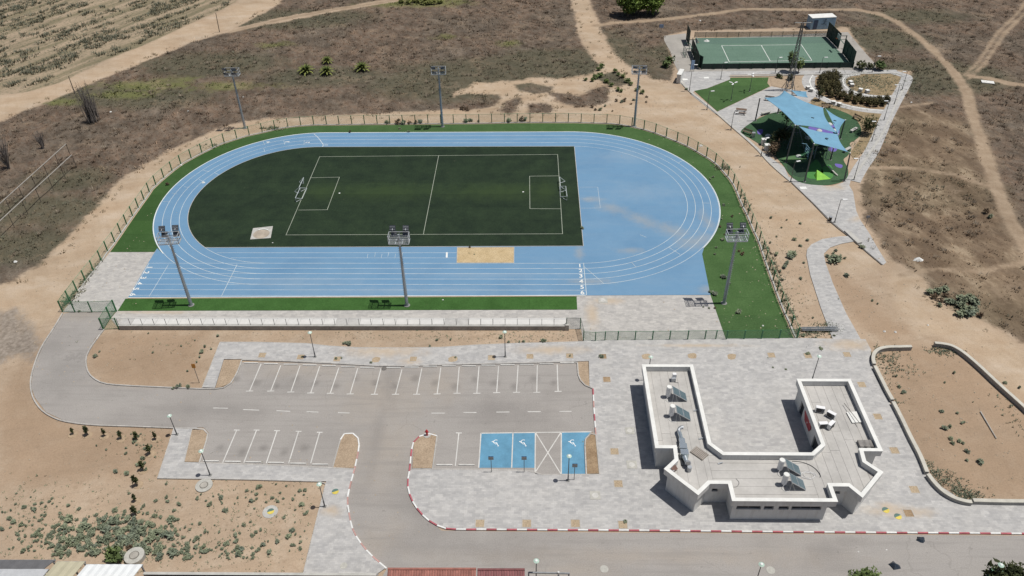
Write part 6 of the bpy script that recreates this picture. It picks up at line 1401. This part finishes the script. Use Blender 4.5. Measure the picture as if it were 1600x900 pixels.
for x_, y_, s_ in nss: shrub(x_, y_, s_, 'small bush on the pale sand or verge beyond the far straight', 'small bushes beyond the far straight', sage+brm)
vg = [(1144,339,.9),(1131,321,.8),(1128,343,.6),(1125,355,.8),(1129,375,1.0),(1119,387,.6),(1117,398,.6),(1132,367,.5),(1160,398,1.2),(1155,393,.8),(1130,434,1.3),(1139,444,.8),(1153,488,1.3),(1117,482,.6),(1108,482,.5),(1099,480,.4),(1115,461,1.3),(1110,457,.8),(1109,280,.6),(1114,277,.7),(262,289,1.2),(910,357,.9),(734,387,.7),(733,396,.3),(741,398,.4),(124,487,.6),(125,449,.7)]
for x_, y_, s_ in vg: shrub(x_, y_, s_*.75, 'little dry bush or clod on the artificial grass beside the track', 'little dry bushes on the artificial grass', sage+brm)
bed = [(1475,671,.8),(1484,667,.5),(1488,693,.5),(1499,690,.5),(1511,706,.6),(1530,723,.8),(1486,686,.5),(1489,694,.4),(1504,693,.4),(1400,588,.4),(1410,615,.4),(1412,613,.5),(1490,583,.5),(1476,598,.3),(1555,596,.5),(1570,599,.5),(1592,606,.5),(1471,643,.5),(1496,646,.4),(1506,660,.4),(1503,662,.4),(1520,628,.2),(1405,605,.5),(1510,720,.4)]
for x_, y_, s_ in bed: shrub(x_, y_, s_*1.1, 'small green weed on the reddish brown soil bed', 'small weeds on the reddish soil bed')
# weed rims in the bed: uncountable bits
def spray(name, L, n_, h, m, lab, cat, seed, z=0.0):
    rr_ = np.random.RandomState(seed); pts = []
    for px, py, rx, ry, k_ in L:
        c = g(px, py); q = rr_.normal(size=(int(n_*k_), 2))*.55; pts.append(np.c_[c.x+q[:,0]*rx, c.y+q[:,1]*ry, np.full(len(q), z)])
    pts = np.concatenate(pts); hh = h*(.5+rr_.rand(len(pts))); o = blades(name, pts, hh, hh*.8, None, m, 4, 1.0, seed+1); o['label'] = lab; o['category'] = cat; return o
spray('low_weeds', [(1385,560,2,2,1),(1360,132,9,5,6),(1350,125,7,4,5),(1300,165,8,2,1),(1345,235,2,6,1),(1360,200,3,6,1),(1475,548,2,.8,.8),(1480,750,1.5,1.2,.6),(1503,770,2,1.5,1),(1515,775,1.5,1,.8),(1455,733,.8,1.5,.4),(1400,580,3,2,.4),(1390,610,1.5,4,.3),(1590,650,2,4,.3),(1255,520,2.5,1,1),(1285,518,2.5,.8,1),(1295,508,1.5,.5,.5)], 160, .13, M_sage, 'thin green weeds along the low walls and by the fence corner', 'weeds', 3)
spray('fence_weeds', [(144,425,.4,2.5,.35),(120,460,.7,1.5,.3),(108,470,1,1.5,.4),(132,440,.5,1,.3),(1200,400,.8,5,.6),(1215,440,.8,5,.6),(1235,490,.8,5,.5),(1165,320,.8,4,.5),(1130,262,1.5,1,.5),(420,200,2,.6,.4),(430,202,2,.6,.4),(330,228,3,1,.3)], 120, .2, scrubm, 'green weeds growing along the foot of the track fence', 'weeds', 5)
spray('bare_soil_weeds', [(100,840,9,3,1.5),(60,800,7,4,.8),(40,775,6,3,.6),(200,830,8,4,1.2),(330,860,9,4,1.2),(430,800,6,5,.8),(400,860,7,5,.9),(250,860,7,3,1),(430,750,6,1.5,.4),(230,690,5,2,.7),(200,750,8,5,.3),(390,770,6,3,.5),(240,540,12,3,.4),(600,525,14,1,.5),(760,528,10,1,.5),(860,528,6,1,.4),(1240,470,2,8,.5),(1270,440,5,8,.5),(925,710,.6,3,.3),(1380,780,3,2,.1)], 110, .10, M_sage, 'tiny grey green seedlings sprinkled over the bare soil', 'seedlings', 15)
rr_ = np.random.RandomState(77); qs = []
for px, py, rx, ry, n_ in ((250,560,20,5,260),(650,527,26,1.6,500),(830,527,8,1.6,160),(120,780,16,10,360),(380,820,14,10,380),(1470,640,9,12,380),(1230,330,8,12,300),(1210,400,3,9,420),(1350,480,8,12,260),(1100,200,12,8,200),(860,160,20,6,260),(1000,165,10,4,200),(150,430,8,12,220),(924,710,.8,4,60),(1330,560,30,2,80),(1150,500,10,4,60),(1380,140,10,6,160),(1240,130,5,2,80)):
    c = g(px, py); q = rr_.normal(size=(n_,2))*.6; qs.append(np.c_[c.x+q[:,0]*rx, c.y+q[:,1]*ry, np.zeros(n_)])
qs = np.concatenate(qs); o = pebbles('loose_stones', qs, .035+.09*rr_.rand(len(qs))**2.5, mat('loose_stone', (.34,.28,.21), .9, var=.35, scale=9), 78); o['label'] = 'pebbles and clods scattered over the bare ground'; o['category'] = 'pebbles'
# trees
def tree(base, r, h, lab, m, trunk_h, seed, cat='tree', n_=1400, leaf=.35, shape='ball', lumps=9, name='tree', z=0, group=None):
    c = g(*base, z) if len(base) == 2 else Vector(base); t = thing(name, lab, cat, (c.x, c.y, z), 0, group)
    link('crown', crown_mesh('crown', m, r, h-trunk_h, n_, leaf, seed, shape, lumps, trunk_h), t)
    tb = MB().tube((0,0,-.1),(0,0,h*.6),.06*h/2+.03,.03,8); rr2 = random.Random(seed)
    for k_ in range(6): a_ = k_*1.05; tb.tube((0,0,trunk_h*.6+.12*k_),(math.cos(a_)*r*.6, math.sin(a_)*r*.6, trunk_h+(h-trunk_h)*rr2.uniform(.3,.6)),.04,.015,6)
    part('trunk', tb, M_bark, t); return t
tree((981,26),4.0,6.0,'bushy green pine, left one of the group at the top edge',M_pine,.4,101,n_=2400,leaf=.5); tree((997,22),3.8,6.2,'bushy green pine, middle one of the group at the top edge',M_pine,.4,102,n_=2400,leaf=.5); tree((1018,21),4.2,6.4,'bushy green pine, right one of the group at the top edge',M_pine,.4,103,n_=2600,leaf=.5)
tree((1234,112),1.5,4.6,'thin young green tree beside the lattice mast in front of the court',M_leaf,.9,105,n_=420,leaf=.3,lumps=7); tree((1247,114),1.3,3.2,'smaller yellow green sapling right of the lattice mast',M_leaf,.6,106,n_=260,leaf=.3)
tree((1279,157),.9,2.6,'dark bare bush on the outer garden path',M_dkl,.3,107,n_=220,leaf=.25); tree((1351,208),2.2,3.6,'dark purple bush beside the garden path',M_dkl,.2,108,n_=520,leaf=.28); tree((1215,228),2.4,3.2,'dark leafy bush in the shade behind the planters',M_dkl,.3,109,n_=800,leaf=.3); tree((1209,240),1.6,2.2,'low dark bush nearest the park kerb',M_brown,.2,110,n_=420,leaf=.25); tree((1228,196),2.2,3.6,'olive tree growing up beside the climbing frame',M_leaf,1.2,111,n_=420,leaf=.28)
for px, py, s_, lab in ((1217,122,1.8,'dark round shrub in the sandy bed left of the lattice mast'),(1232,125,2.2,'dark round shrub at the foot of the lattice mast'),(1042,105,2.4,'tall green weed at the edge of the court surround'),(1046,97,2.0,'green weed clump beside the court surround'),(1342,108,3.0,'pale feathery bush right of the court fence'),(1372,108,3.0,'green bush at the top of the round garden'),(1358,108,2.2,'olive bush behind the round garden')): shrub(px, py, s_, lab, None, grm if 'green' in lab else dkm)
# hedge bushes in rows
hp = gs([(1277,121),(1290,117),(1315,118),(1311,128),(1314,138),(1325,146),(1345,153),(1372,157),(1391,157),(1388,170),(1360,168),(1330,163),(1300,154),(1284,146),(1277,135)]); hcm = [crown_mesh('hedge_bush', M_hedge, .85, 1.25, 300, .2, 120+i, lumps=6) for i in range(4)]
hx0, hx1 = min(v.x for v in hp), max(v.x for v in hp); hy0, hy1 = min(v.y for v in hp), max(v.y for v in hp); cand = []; y_ = hy0
while y_ < hy1:
    x_ = hx0+random.random()*.4
    while x_ < hx1: cand.append((x_+random.uniform(-.15,.15), y_+random.uniform(-.2,.2))); x_ += 1.25
    y_ += 1.15
keep = sd_poly(np.array(cand), hp) > .1; hrow = {}
for (x_, y_), k_ in zip(cand, keep):
    if k_ and random.random() < .93: o = link('hedge_bush', random.choice(hcm), None, (x_, y_, 0), random.uniform(0,6.3), (random.uniform(.85,1.1),)*2+(random.uniform(.8,1.2),)); hr_ = int(round((y_-hy0)/1.15)); hrow[hr_] = hrow.get(hr_, 0)+1; o['label'] = 'dark hedge bush, %s from the left in the %s row from the near side' % (ORD[min(19, hrow[hr_]-1)], ORD[min(19, hr_)]); o['category'] = 'hedge bush'; o['group'] = 'hedge bushes between the garden paths'
surf('hedge_bed', [(1274,121),(1290,116),(1317,117),(1313,128),(1316,137),(1326,145),(1345,152),(1372,156),(1394,156),(1390,172),(1360,170),(1330,165),(1298,156),(1281,147),(1274,136)], .022, M_dirt)
# palms
def palm(px, py, s_, lab, stem=.3):
    c = g(px, py); t = thing('palm', lab, 'palm', (c.x, c.y, 0), random.uniform(0,6), 'young palms on the waste ground'); rr2 = random.Random(px)
    for k_ in range(34):
        a_ = k_*2.4; el = .3+1.2*(k_/34.0); L = s_*(2.1-.5*k_/34); mb = MB(); prev = Vector((0,0,stem)); w0 = .38*s_
        for j in range(5):
            f_ = (j+1)/5; e_ = el-f_*f_*1.0; nx = prev+Vector((math.cos(a_)*math.cos(e_), math.sin(a_)*math.cos(e_), math.sin(e_)))*L/5; w1 = w0*(1-f_)+.04; sd_ = Vector((-math.sin(a_), math.cos(a_), 0))
            ww = .55*s_*(1-(j/5)**2)+.04; mb.quad(prev+sd_*ww*.6, prev, nx, nx+sd_*w1*.6+Vector((0,0,.05))); mb.quad(prev, prev-sd_*ww*.6, nx-sd_*w1*.6+Vector((0,0,.05)), nx); prev = nx
        me_ = mb.mesh('frond', M_palm); at = me_.attributes.new('shade','FLOAT','POINT'); v_ = min(1, .1+.8*(1-k_/34)+rr2.uniform(-.1,.1)); at.data.foreach_set('value', np.full(len(me_.vertices), v_, np.float32)); link('frond', me_, t)
    part('trunk', MB().tube((0,0,-.1),(0,0,stem+.25),.28*s_,.2*s_,10), M_bark, t)
palm(479,114,1.15,'young palm, left of the three on the brown waste ground'); palm(511,115,1.0,'young palm in the middle, taller with a second tuft above'); palm(566,110,1.1,'young palm, rightmost of the three on the brown waste ground'); palm(511.5,98,.8,'small palm tuft rising behind the middle palm')
# dead trees
def dead(px, py, h, lab, seed, spread=.25, n_=26, wide=.3):
    c = g(px, py); t = thing('dead_tree', lab, 'dead tree', (c.x, c.y, 0)); rr2 = random.Random(seed); part('trunk', MB().tube((0,0,-.1),(.1,0,h*.5),.22,.1,8), M_dead, t); bm_ = MB()
    for k_ in range(n_):
        a_ = rr2.uniform(0,6.28); z0_ = rr2.uniform(0,h*.35); d = Vector((math.cos(a_)*spread*rr2.uniform(.4,1.3), math.sin(a_)*spread*rr2.uniform(.4,1.3), 1)); L = rr2.uniform(.4,1)*(h-z0_); f0 = 1-z0_/h; p0 = Vector((rr2.uniform(-wide,wide)*f0, rr2.uniform(-wide,wide)*f0, z0_*(.3 if wide > 1 else 1))); p1 = p0+d*L*.5; p2 = p1+(d+Vector((rr2.uniform(-.2,.2), rr2.uniform(-.2,.2), .1)))*L*.5
        bm_.tube(p0, p1, .07, .045, 5).tube(p1, p2, .045, .012, 5)
        for _ in range(3): q0 = p0.lerp(p2, rr2.uniform(.3,.9)); bm_.tube(q0, q0+Vector((rr2.uniform(-.6,.6), rr2.uniform(-.6,.6), rr2.uniform(.3,1.1))), .02, .006, 4)
    part('branches', bm_, M_dead, t)
dead(148,190,8.6,'tall grey dead tree with upright bare branches on the left waste ground',5,.10,90,1.1); dead(14,262,6.0,'grey dead tree with tangled low branches at the left edge',9,.5,40); dead(68,232,3.5,'small leafless grey tree right of the tangled dead tree',12,.35,18)
for (b_, t_, lab) in (((343,50),(337,20),'thin wooden pole beside the junction of the two dirt tracks'),((117,146),(107,119),'thin leaning pole beside the wide dirt road, left of the dead tree')):
    b = g(*b_); h = hgt(b_, t_); q = g(t_[0], t_[1], h); single('wooden_pole', MB().tube((0,0,0),(q.x-b.x, q.y-b.y, h),.10,.07,8), mat('old_pole_wood', (.10,.085,.07), .9), lab, 'pole', (b.x, b.y, 0))
# two rails of an old vine trellis at the left
for (a_, b_, lab) in (((103,225,2.6),(-60,372,2.6),'far long rail on thin posts on the left waste ground'),((112,242,2.6),(-60,400,2.6),'near long rail on thin posts on the left waste ground')):
    A_, B_ = g(*a_), g(*b_); t = thing('post_and_rail', lab, 'rail', (0,0,0)); part('rail', MB().tube(A_, B_, .075, .075, 8), mat('pale_pipe', (.33,.31,.28), .6), t)
    for k_ in range(9): q = A_.lerp(B_, k_/8); part('post', MB().tube((q.x,q.y,0),(q.x,q.y,q.z),.05,.05,6), mat('old_pole_wood', (.10,.085,.07), .9), t)
# litter and lying things
def rag(px, py, s_, m, lab, cat, name, z=0.0, seed=1):
    c = g(px, py, z); rr2 = random.Random(seed+int(px)); mb = MB(); n_ = 9
    ring = [Vector((math.cos(a)*s_*rr2.uniform(.6,1.2), math.sin(a)*s_*rr2.uniform(.5,1), 0)) for a in np.arange(n_)*2*PI/n_]; mid_ = [v*.55+Vector((0,0,s_*rr2.uniform(.25,.6))) for v in ring]; top = Vector((rr2.uniform(-.1,.1)*s_, 0, s_*.7))
    for i in range(n_): j = (i+1)%n_; mb.quad(ring[i], ring[j], mid_[j], mid_[i]); mb.quad(mid_[i], mid_[j], top)
    return single(name, mb, m, lab, cat, (c.x, c.y, z), smooth=False)
M_bag = mat('black_plastic', (.025,.035,.05), .35, spec=.6)
rag(1439,843,.5,M_bag,'black rubbish bag on the road beside the red and white kerb','rubbish bag','rubbish_bag'); rag(1397,884,.6,M_bag,'dark blue rubbish bag lying in the middle of the bottom road','rubbish bag','rubbish_bag',seed=5)
wp = [(692,468.5,.2),(173,175,.4),(1382,518,.3),(1399,519,.3),(1104,64.5,.9),(1094,32.5,.4),(1434,406,.9),(1095,228,.5),(1424,160,.3),(294,174,.35),(1240,497,.25),(1450,508,.2),(1192,509,.22),(199,367,.0),(24,409,.4),(81,75,.0),(1341,862,.12),(1385,859,.12),(318,285.5,.4),(426,379.5,.2),(283,258,.35),(380,152,.3)]
for i, (px, py, s_) in enumerate(wp):
    if s_ > 0: rag(px, py, s_*.8, M_cop, 'bit of white litter lying on the ground, %s' % (['on the near grass strip','near the dead tree','above the soil bed, left piece','above the soil bed, right piece','a long scrap behind the court','a small scrap left of the long one','on the eastern straw ground','on the far right verge fence line','by the garden path','below the dead tree slope','on the right verge','east of the cluster of bushes','inside the plaza fence on grass','','at the far left slope','','on the bottom road, left speck','on the bottom road, right speck','at the far left fence foot','on the pitch corner','on the verge by the fence bend','on the slope left of a mast'][i]), 'litter', 'litter')
c = g(1371/1.0+200-.5, 129); single('white_slab', MB().box((0,0,.1),(2.4,1.3,.15)), M_cop, 'white flat slab lying beside the dirt track junction at the right', 'slab', (g(1543,129).x, g(1543,129).y, 0), -.3)
a_, b_ = g(1532,643,.1), g(1557,685,.1); single('lying_pole', MB().tube((0,0,0), b_-a_, .07, .05, 8), M_conc, 'pale pole lying on the brown soil bed', 'pole', a_)
c = g(1281,516); t = thing('pipe_bundle', 'bundle of grey steel pipes lying by the fence corner and the footpath', 'pipe bundle', (c.x, c.y, 0), 0)
for k_ in range(5): part('pipe', MB().tube((-2.3+random.uniform(-.3,.3), -.3+k_*.15, .25+.08*(k_%2)),(2.2+random.uniform(-.2,.3), -.35+k_*.17, .3+.08*(k_%2)),.06,.06,8), mat('dull_pipe_steel', (.16,.18,.20), .6, var=.2), t)
for x_ in (-1.2,1.3): part('support_bracket', MB().box((x_,0,.1),(.15,.8,.2)), M_dark, t)
for i, (px, py, w_) in enumerate(((1208,121.5,1.2),(1103.5,122,.9),(1071,124.5,.9),(1254,258+0.0,.8))): 
    pass
for px, py, lab in ((1103.5,121.8,'white paving plate in the grey park plaza, right one'),(1070.5,124.5,'white paving plate in the grey park plaza, left one'),(1255,294,'cream square plate in the funnel shaped park path')):
    c = g(px, py); single('paving_plate', MB().box((0,0,.02),(1.1,.8,.04)), M_cop, lab, 'paving plate', (c.x, c.y, .02), .05)
# ------------------------------------------------------------------ roofs and walls at the very bottom of the view
M_rtile = mat('red_roof_tile', (.34,.145,.115), .8, var=.2, scale=2, fine=7, objvar=.22); M_rtile2 = mat('dark_red_roof_tile', (.25,.10,.10), .8, var=.2, scale=2, fine=7, objvar=.2)
def canopy(x0_, x1_, ytop, m, lab, z, skew, name='canopy_roof', cat='canopy', ribs=True, depth=6, rib_w=1.0):
    A_, B_ = g(x0_, ytop, z), g(x1_, ytop, z); t = thing(name, lab, cat, (0,0,0)); C_, D_ = B_+Vector((skew,-depth,-.4)), A_+Vector((skew,-depth,-.4)); n_ = max(2, int((B_-A_).length/rib_w))
    for i in range(n_):
        s0, s1 = i/n_, (i+1)/n_; a1, b1, c1, d1 = A_.lerp(B_, s0), A_.lerp(B_, s1), D_.lerp(C_, s1), D_.lerp(C_, s0); up_ = Vector((0,0,.06)); mb = MB(); m1, m2 = (a1+b1)/2, (c1+d1)/2
        mb.quad(a1, m1+up_, m2+up_, d1); mb.quad(m1+up_, b1, c1, m2+up_); mb.quad(a1-up_, b1-up_, c1-up_, d1-up_); part('roof_sheet', mb, m, t)
    part('edge_beam', MB().beam(A_-Vector((0,0,.1)), B_-Vector((0,0,.1)), .12, .14), M_frame, t)
    for s in (.02,.5,.98): p_ = A_.lerp(B_, s); part('post', MB().beam((p_.x,p_.y-.1,0),(p_.x,p_.y-.1,p_.z-.15),.12), M_frame, t); p_ = D_.lerp(C_, s); part('post', MB().beam((p_.x,p_.y,0),(p_.x,p_.y,p_.z-.15),.12), M_frame, t)
    return t
canopy(89,133,877.5,mat('beige_roof_sheet', (.42,.39,.28), .6, var=.08), 'beige corrugated canopy roof at the bottom left edge', 2.6, -2.2, rib_w=.7)
canopy(135,223,882,mat('white_roof_sheet', (.66,.68,.68), .5, var=.06), 'white corrugated canopy roof at the bottom left edge', 2.6, -2.2, rib_w=.75)
canopy(-40,86,875,mat('dark_grey_roofing', (.12,.12,.125), .8, var=.15), 'dark grey roof strip at the bottom left corner', 2.4, -1.5, depth=1.6, rib_w=1.2)
canopy(-60,76,889.5,mat('pale_grey_roofing', (.42,.43,.44), .7, var=.1), 'pale grey flat roof in the bottom left corner', 2.3, -1.5, depth=5, rib_w=2.5)
A_, B_ = g(224,895.5,2.0), g(588,897.5,2.0); t = thing('boundary_wall', 'pale topped wall with a dark strip behind it at the bottom edge', 'wall', (0,0,0)); part('wall_body', MB().wallstrip([A_, B_], .2, 0, 1.95), M_lwb, t); part('wall_cap', MB().wallstrip([A_, B_], .28, 1.95, 2.0), M_conc, t)
canopy(228,470,902,mat('maroon_cover', (.045,.025,.03), .7), 'dark maroon flat cover behind the boundary wall at the bottom edge', 1.9, 0, depth=3, rib_w=3)
def tiled(x0_, x1_, ytop, m, lab, z):
    A_, B_ = g(x0_, ytop, z), g(x1_, ytop, z); t = thing('tiled_roof', lab, 'tiled roof', (0,0,0)); L = (B_-A_).length; n_ = int(L/.23); sh_ = MB()
    W = .23; k_ = 8; prof = [Vector((W*j/k_, 0, .05*math.sin(PI*j/k_))) for j in range(k_+1)]; D = Vector((0,-4.5,-1.6))
    for r_i in range(8):
        d0, d1 = D*(r_i/8), D*((r_i+1.06)/8)
        for a_, b_ in zip(prof[:-1], prof[1:]): sh_.quad(a_+d0, b_+d0, b_+d1+Vector((0,0,.03)), a_+d1+Vector((0,0,.03)))
    me_ = sh_.mesh('tile_row', m)
    for i in range(min(n_, 280)): p_ = A_.lerp(B_, i/n_); link('tile_row', me_, t, p_)
    part('ridge', MB().tube(A_+Vector((0,.02,.02)), B_+Vector((0,.02,.02)), .12, .12, 8), m, t)
    if 0: part('back_slope', MB().quad(A_+Vector((0,.05,-.02)), B_+Vector((0,.05,-.02)), B_+Vector((0,1.2,-.5)), A_+Vector((0,1.2,-.5))), m, t)
    part('wall', MB().box(((A_.x+B_.x)/2, (A_.y-2), (z-1.7)/2), (L-.6, 3.4, z-1.7)), M_wall, t)
tiled(606,744,889.5,M_rtile,'orange red tiled roof of the house at the bottom edge',5.0); tiled(746,820,890.5,M_rtile2,'darker red tiled roof right of the orange red one',5.0)
A_, B_ = g(826,894.5,2.2), g(889,896,2.2); t = thing('entry_gate', 'dark framed gate bar with a pale panel beside the tiled roof', 'gate', (0,0,0)); part('top_bar', MB().beam(A_, B_, .12, .12), M_frame, t); part('panel', MB().box(((A_.x+B_.x)/2, A_.y-.4, 1.0),((B_.x-A_.x), .08, 2.0)), mat('beige_gate_panel', (.34,.33,.27), .7), t); part('white_post', MB().box(((A_.x+B_.x)/2+.9, A_.y-.1, 1.2),(.16,.16,2.6)), M_wall, t)
for x_ in (A_.x, B_.x): part('gate_post', MB().beam((x_,A_.y,0),(x_,A_.y,2.2),.12), M_frame, t)
q = g(575,898,1.0); single('dark_bar', MB().beam((-.9,0,1.0),(1.0,0,1.0),.07).beam((-.2,0,0),(-.2,0,1.0),.06), M_frame, 'dark railing bar at the bottom edge left of the tiled roof', 'railing', (q.x, q.y, 0))
for px, py, z_, r_i, h_i, lab, m_ in ((1350,908,3.0,1.9,4.0,'round bright green tree top at the bottom edge',M_leaf),(1578,905,3.0,2.2,4.2,'dark green tree top in the bottom right corner',M_dkl),(1400,915,2.2,.9,2.6,'small green tree tip between the two tree tops',M_leaf)):
    q = g(px, py, z_); tree((q.x, q.y, 0), r_i, h_i, lab, m_, 1.2, int(px), n_=1500, leaf=.26)
q = g(1562,893,1.3); t = thing('green_container', 'green wheeled bin beside the dark tree in the bottom right corner', 'bin', (q.x, q.y, 0), .25); part('bin_body', MB().box((0,0,.65),(1.2,.9,1.2)), mat('bin_green', (.07,.20,.12), .5), t); part('bin_lid', MB().box((0,0,1.28),(1.25,.95,.06)), mat('pale_bin_green', (.16,.32,.22), .5), t); part('wheel', MB().tube((-.5,-.5,.1),(-.5,-.4,.1),.1,.1,10), M_dark, t)

# ------------------------------------------------------------------ place the shrubs: the larger ones singly, the rest as one sprinkling
NUM = ORD[:]+['twenty-'+w for w in ORD[:9]]+['thirtieth']+['thirty-'+w for w in ORD[:9]]+['fortieth']+['forty-'+w for w in ORD[:9]]+['fiftieth']+['fifty-'+w for w in ORD[:9]]
LM = [((655,3),'the middle of the top edge'),((212,872),'the raised concrete manhole ring'),((319,759),'the rubble-ringed manhole cover'),((423,799),'the yellow and green cover on its white slab'),((115,679),'the first sapling of the row'),((243,687),'the last sapling of the road row'),((214,758),'the sapling in the middle of the vertical row'),((60,890),'the grey roof in the bottom left corner'),((180,889),'the white corrugated roof'),((10,790),'the left picture edge'),((507,791),'the footpath lamp by the bushes'),((480,880),'the bottom end of the lower footpath'),((360,893),'the maroon cover'),((290,893),'the left part of the boundary wall'),((150,790),'the bare patch of the bottom left soil'),((110,840),'the left part of the thicket'),
 ((311,598),'the orange sign'),((270,606),'the inner kerb of the bending road'),((230,530),'the concrete wall end'),((540,538),'the dip in the upper paving'),((690,531),'the middle of the concrete wall'),((789,557),'the right lamp of the upper paving'),((850,533),'the right end of the wall'),((1262,556),'the lamp behind the east wing'),((973,821),'the striped kerb'),((1270,520),'the pipe bundle'),((1363,473),'the sandy junction above the soil bed'),((1236,400),'the green fence at the right mast'),((1305,406),'the bend of the winding footpath'),((1215,345),'the fence north of the right mast'),((1322,432),'the lower winding footpath'),
 ((1465,460),'the left end of the eastern bush cluster'),((1508,487),'the right end of the eastern bush cluster'),((1543,336),'the eastern dirt track'),((975,125),'the bend of the pale dirt road'),((930,120),'the sandy hollow'),((1000,142),'the far right mast'),((965,160),'the stony sand patch'),((625,193),'the middle far mast'),((730,190),'the far straight fence left of its middle'),((815,189),'the far straight fence right of its middle'),((1144,350),'the far edge of the right grass verge'),((1135,440),'the near right mast'),((262,289),'the left curve verge'),((1480,690),'the lying pale pole, to its left'),((1530,720),'the right part of the soil bed'),((1405,600),'the left wall of the soil bed'),((1560,597),'the right wall of the soil bed'),((1241,375),'the sand north of the footpath'),((1045,100),'the court surround'),((1360,108),'the round garden')]
SHRUBS.sort(key=lambda q: -q[0]); LMW = [(g(*a_), b_) for a_, b_ in LM]; big_, rest = SHRUBS[:285], SHRUBS[285:]; near = {}
for q in big_:
    c = g(q[1], q[2], q[3]); o = link('shrub', q[4], None, (c.x, c.y, q[3]-.02), random.uniform(0,6.28), (q[5]*random.uniform(.85,1.2), q[5]*random.uniform(.85,1.2), q[5]*q[6])); o['category'] = q[9]; o['label'] = q[7]
    if q[8]: o['group'] = q[8]; k_ = min(range(len(LMW)), key=lambda i: (LMW[i][0]-c).length); near.setdefault((k_, q[4].materials[0].name), []).append(((LMW[k_][0]-c).length, o, q[5]))
CW = {'sage_leaves':'grey green','green_leaves':'green','dry_brown_leaves':'brownish','dark_leaves':'dark green','yellow_green_leaves':'yellow green'}
for (k_, mn), L_ in near.items():
    L_.sort(key=lambda q: q[0])
    for i, (d_, o, s_) in enumerate(L_): o['label'] = '%s %s bush, %s nearest to %s' % ('large' if s_ > 1.1 else 'small' if s_ < .6 else 'middling', CW.get(mn, 'green'), NUM[min(i, 58)], LMW[k_][1])
V_, F2, S2, MI, ms_ = [], [], [], [], []
off = 0
for q in rest:
    c = g(q[1], q[2], q[3]); me0 = q[4]; co = np.empty(len(me0.vertices)*3, np.float32); me0.vertices.foreach_get('co', co); co = co.reshape(-1,3); a_ = random.uniform(0,6.28); ca, sa = math.cos(a_), math.sin(a_)
    V_.append(np.c_[(co[:,0]*ca-co[:,1]*sa)*q[5]+c.x, (co[:,0]*sa+co[:,1]*ca)*q[5]+c.y, co[:,2]*q[5]*q[6]+q[3]]); sh = np.empty(len(co), np.float32); me0.attributes['shade'].data.foreach_get('value', sh); S2.append(sh)
    if me0.materials[0] not in ms_: ms_.append(me0.materials[0])
    MI.append(np.full(len(co)//3, ms_.index(me0.materials[0]), np.int32)); off += len(co)
if V_:
    V_ = np.concatenate(V_); me = bpy.data.meshes.new('small_shrubs'); me.vertices.add(len(V_)); me.vertices.foreach_set('co', V_.astype(np.float32).ravel()); me.loops.add(len(V_)); me.loops.foreach_set('vertex_index', np.arange(len(V_), dtype=np.int32))
    me.polygons.add(len(V_)//3); me.polygons.foreach_set('loop_start', np.arange(0, len(V_), 3, dtype=np.int32))
    for m_ in ms_: me.materials.append(m_)
    me.polygons.foreach_set('material_index', np.concatenate(MI)); me.update(); at = me.attributes.new('shade', 'FLOAT', 'POINT'); at.data.foreach_set('value', np.concatenate(S2))
    o = bpy.data.objects.new('small_shrubs', me); COL.objects.link(o); o['kind'] = 'stuff'; o['label'] = 'the smallest weeds and bushes sprinkled over soil, sand and paving'; o['category'] = 'small shrubs'
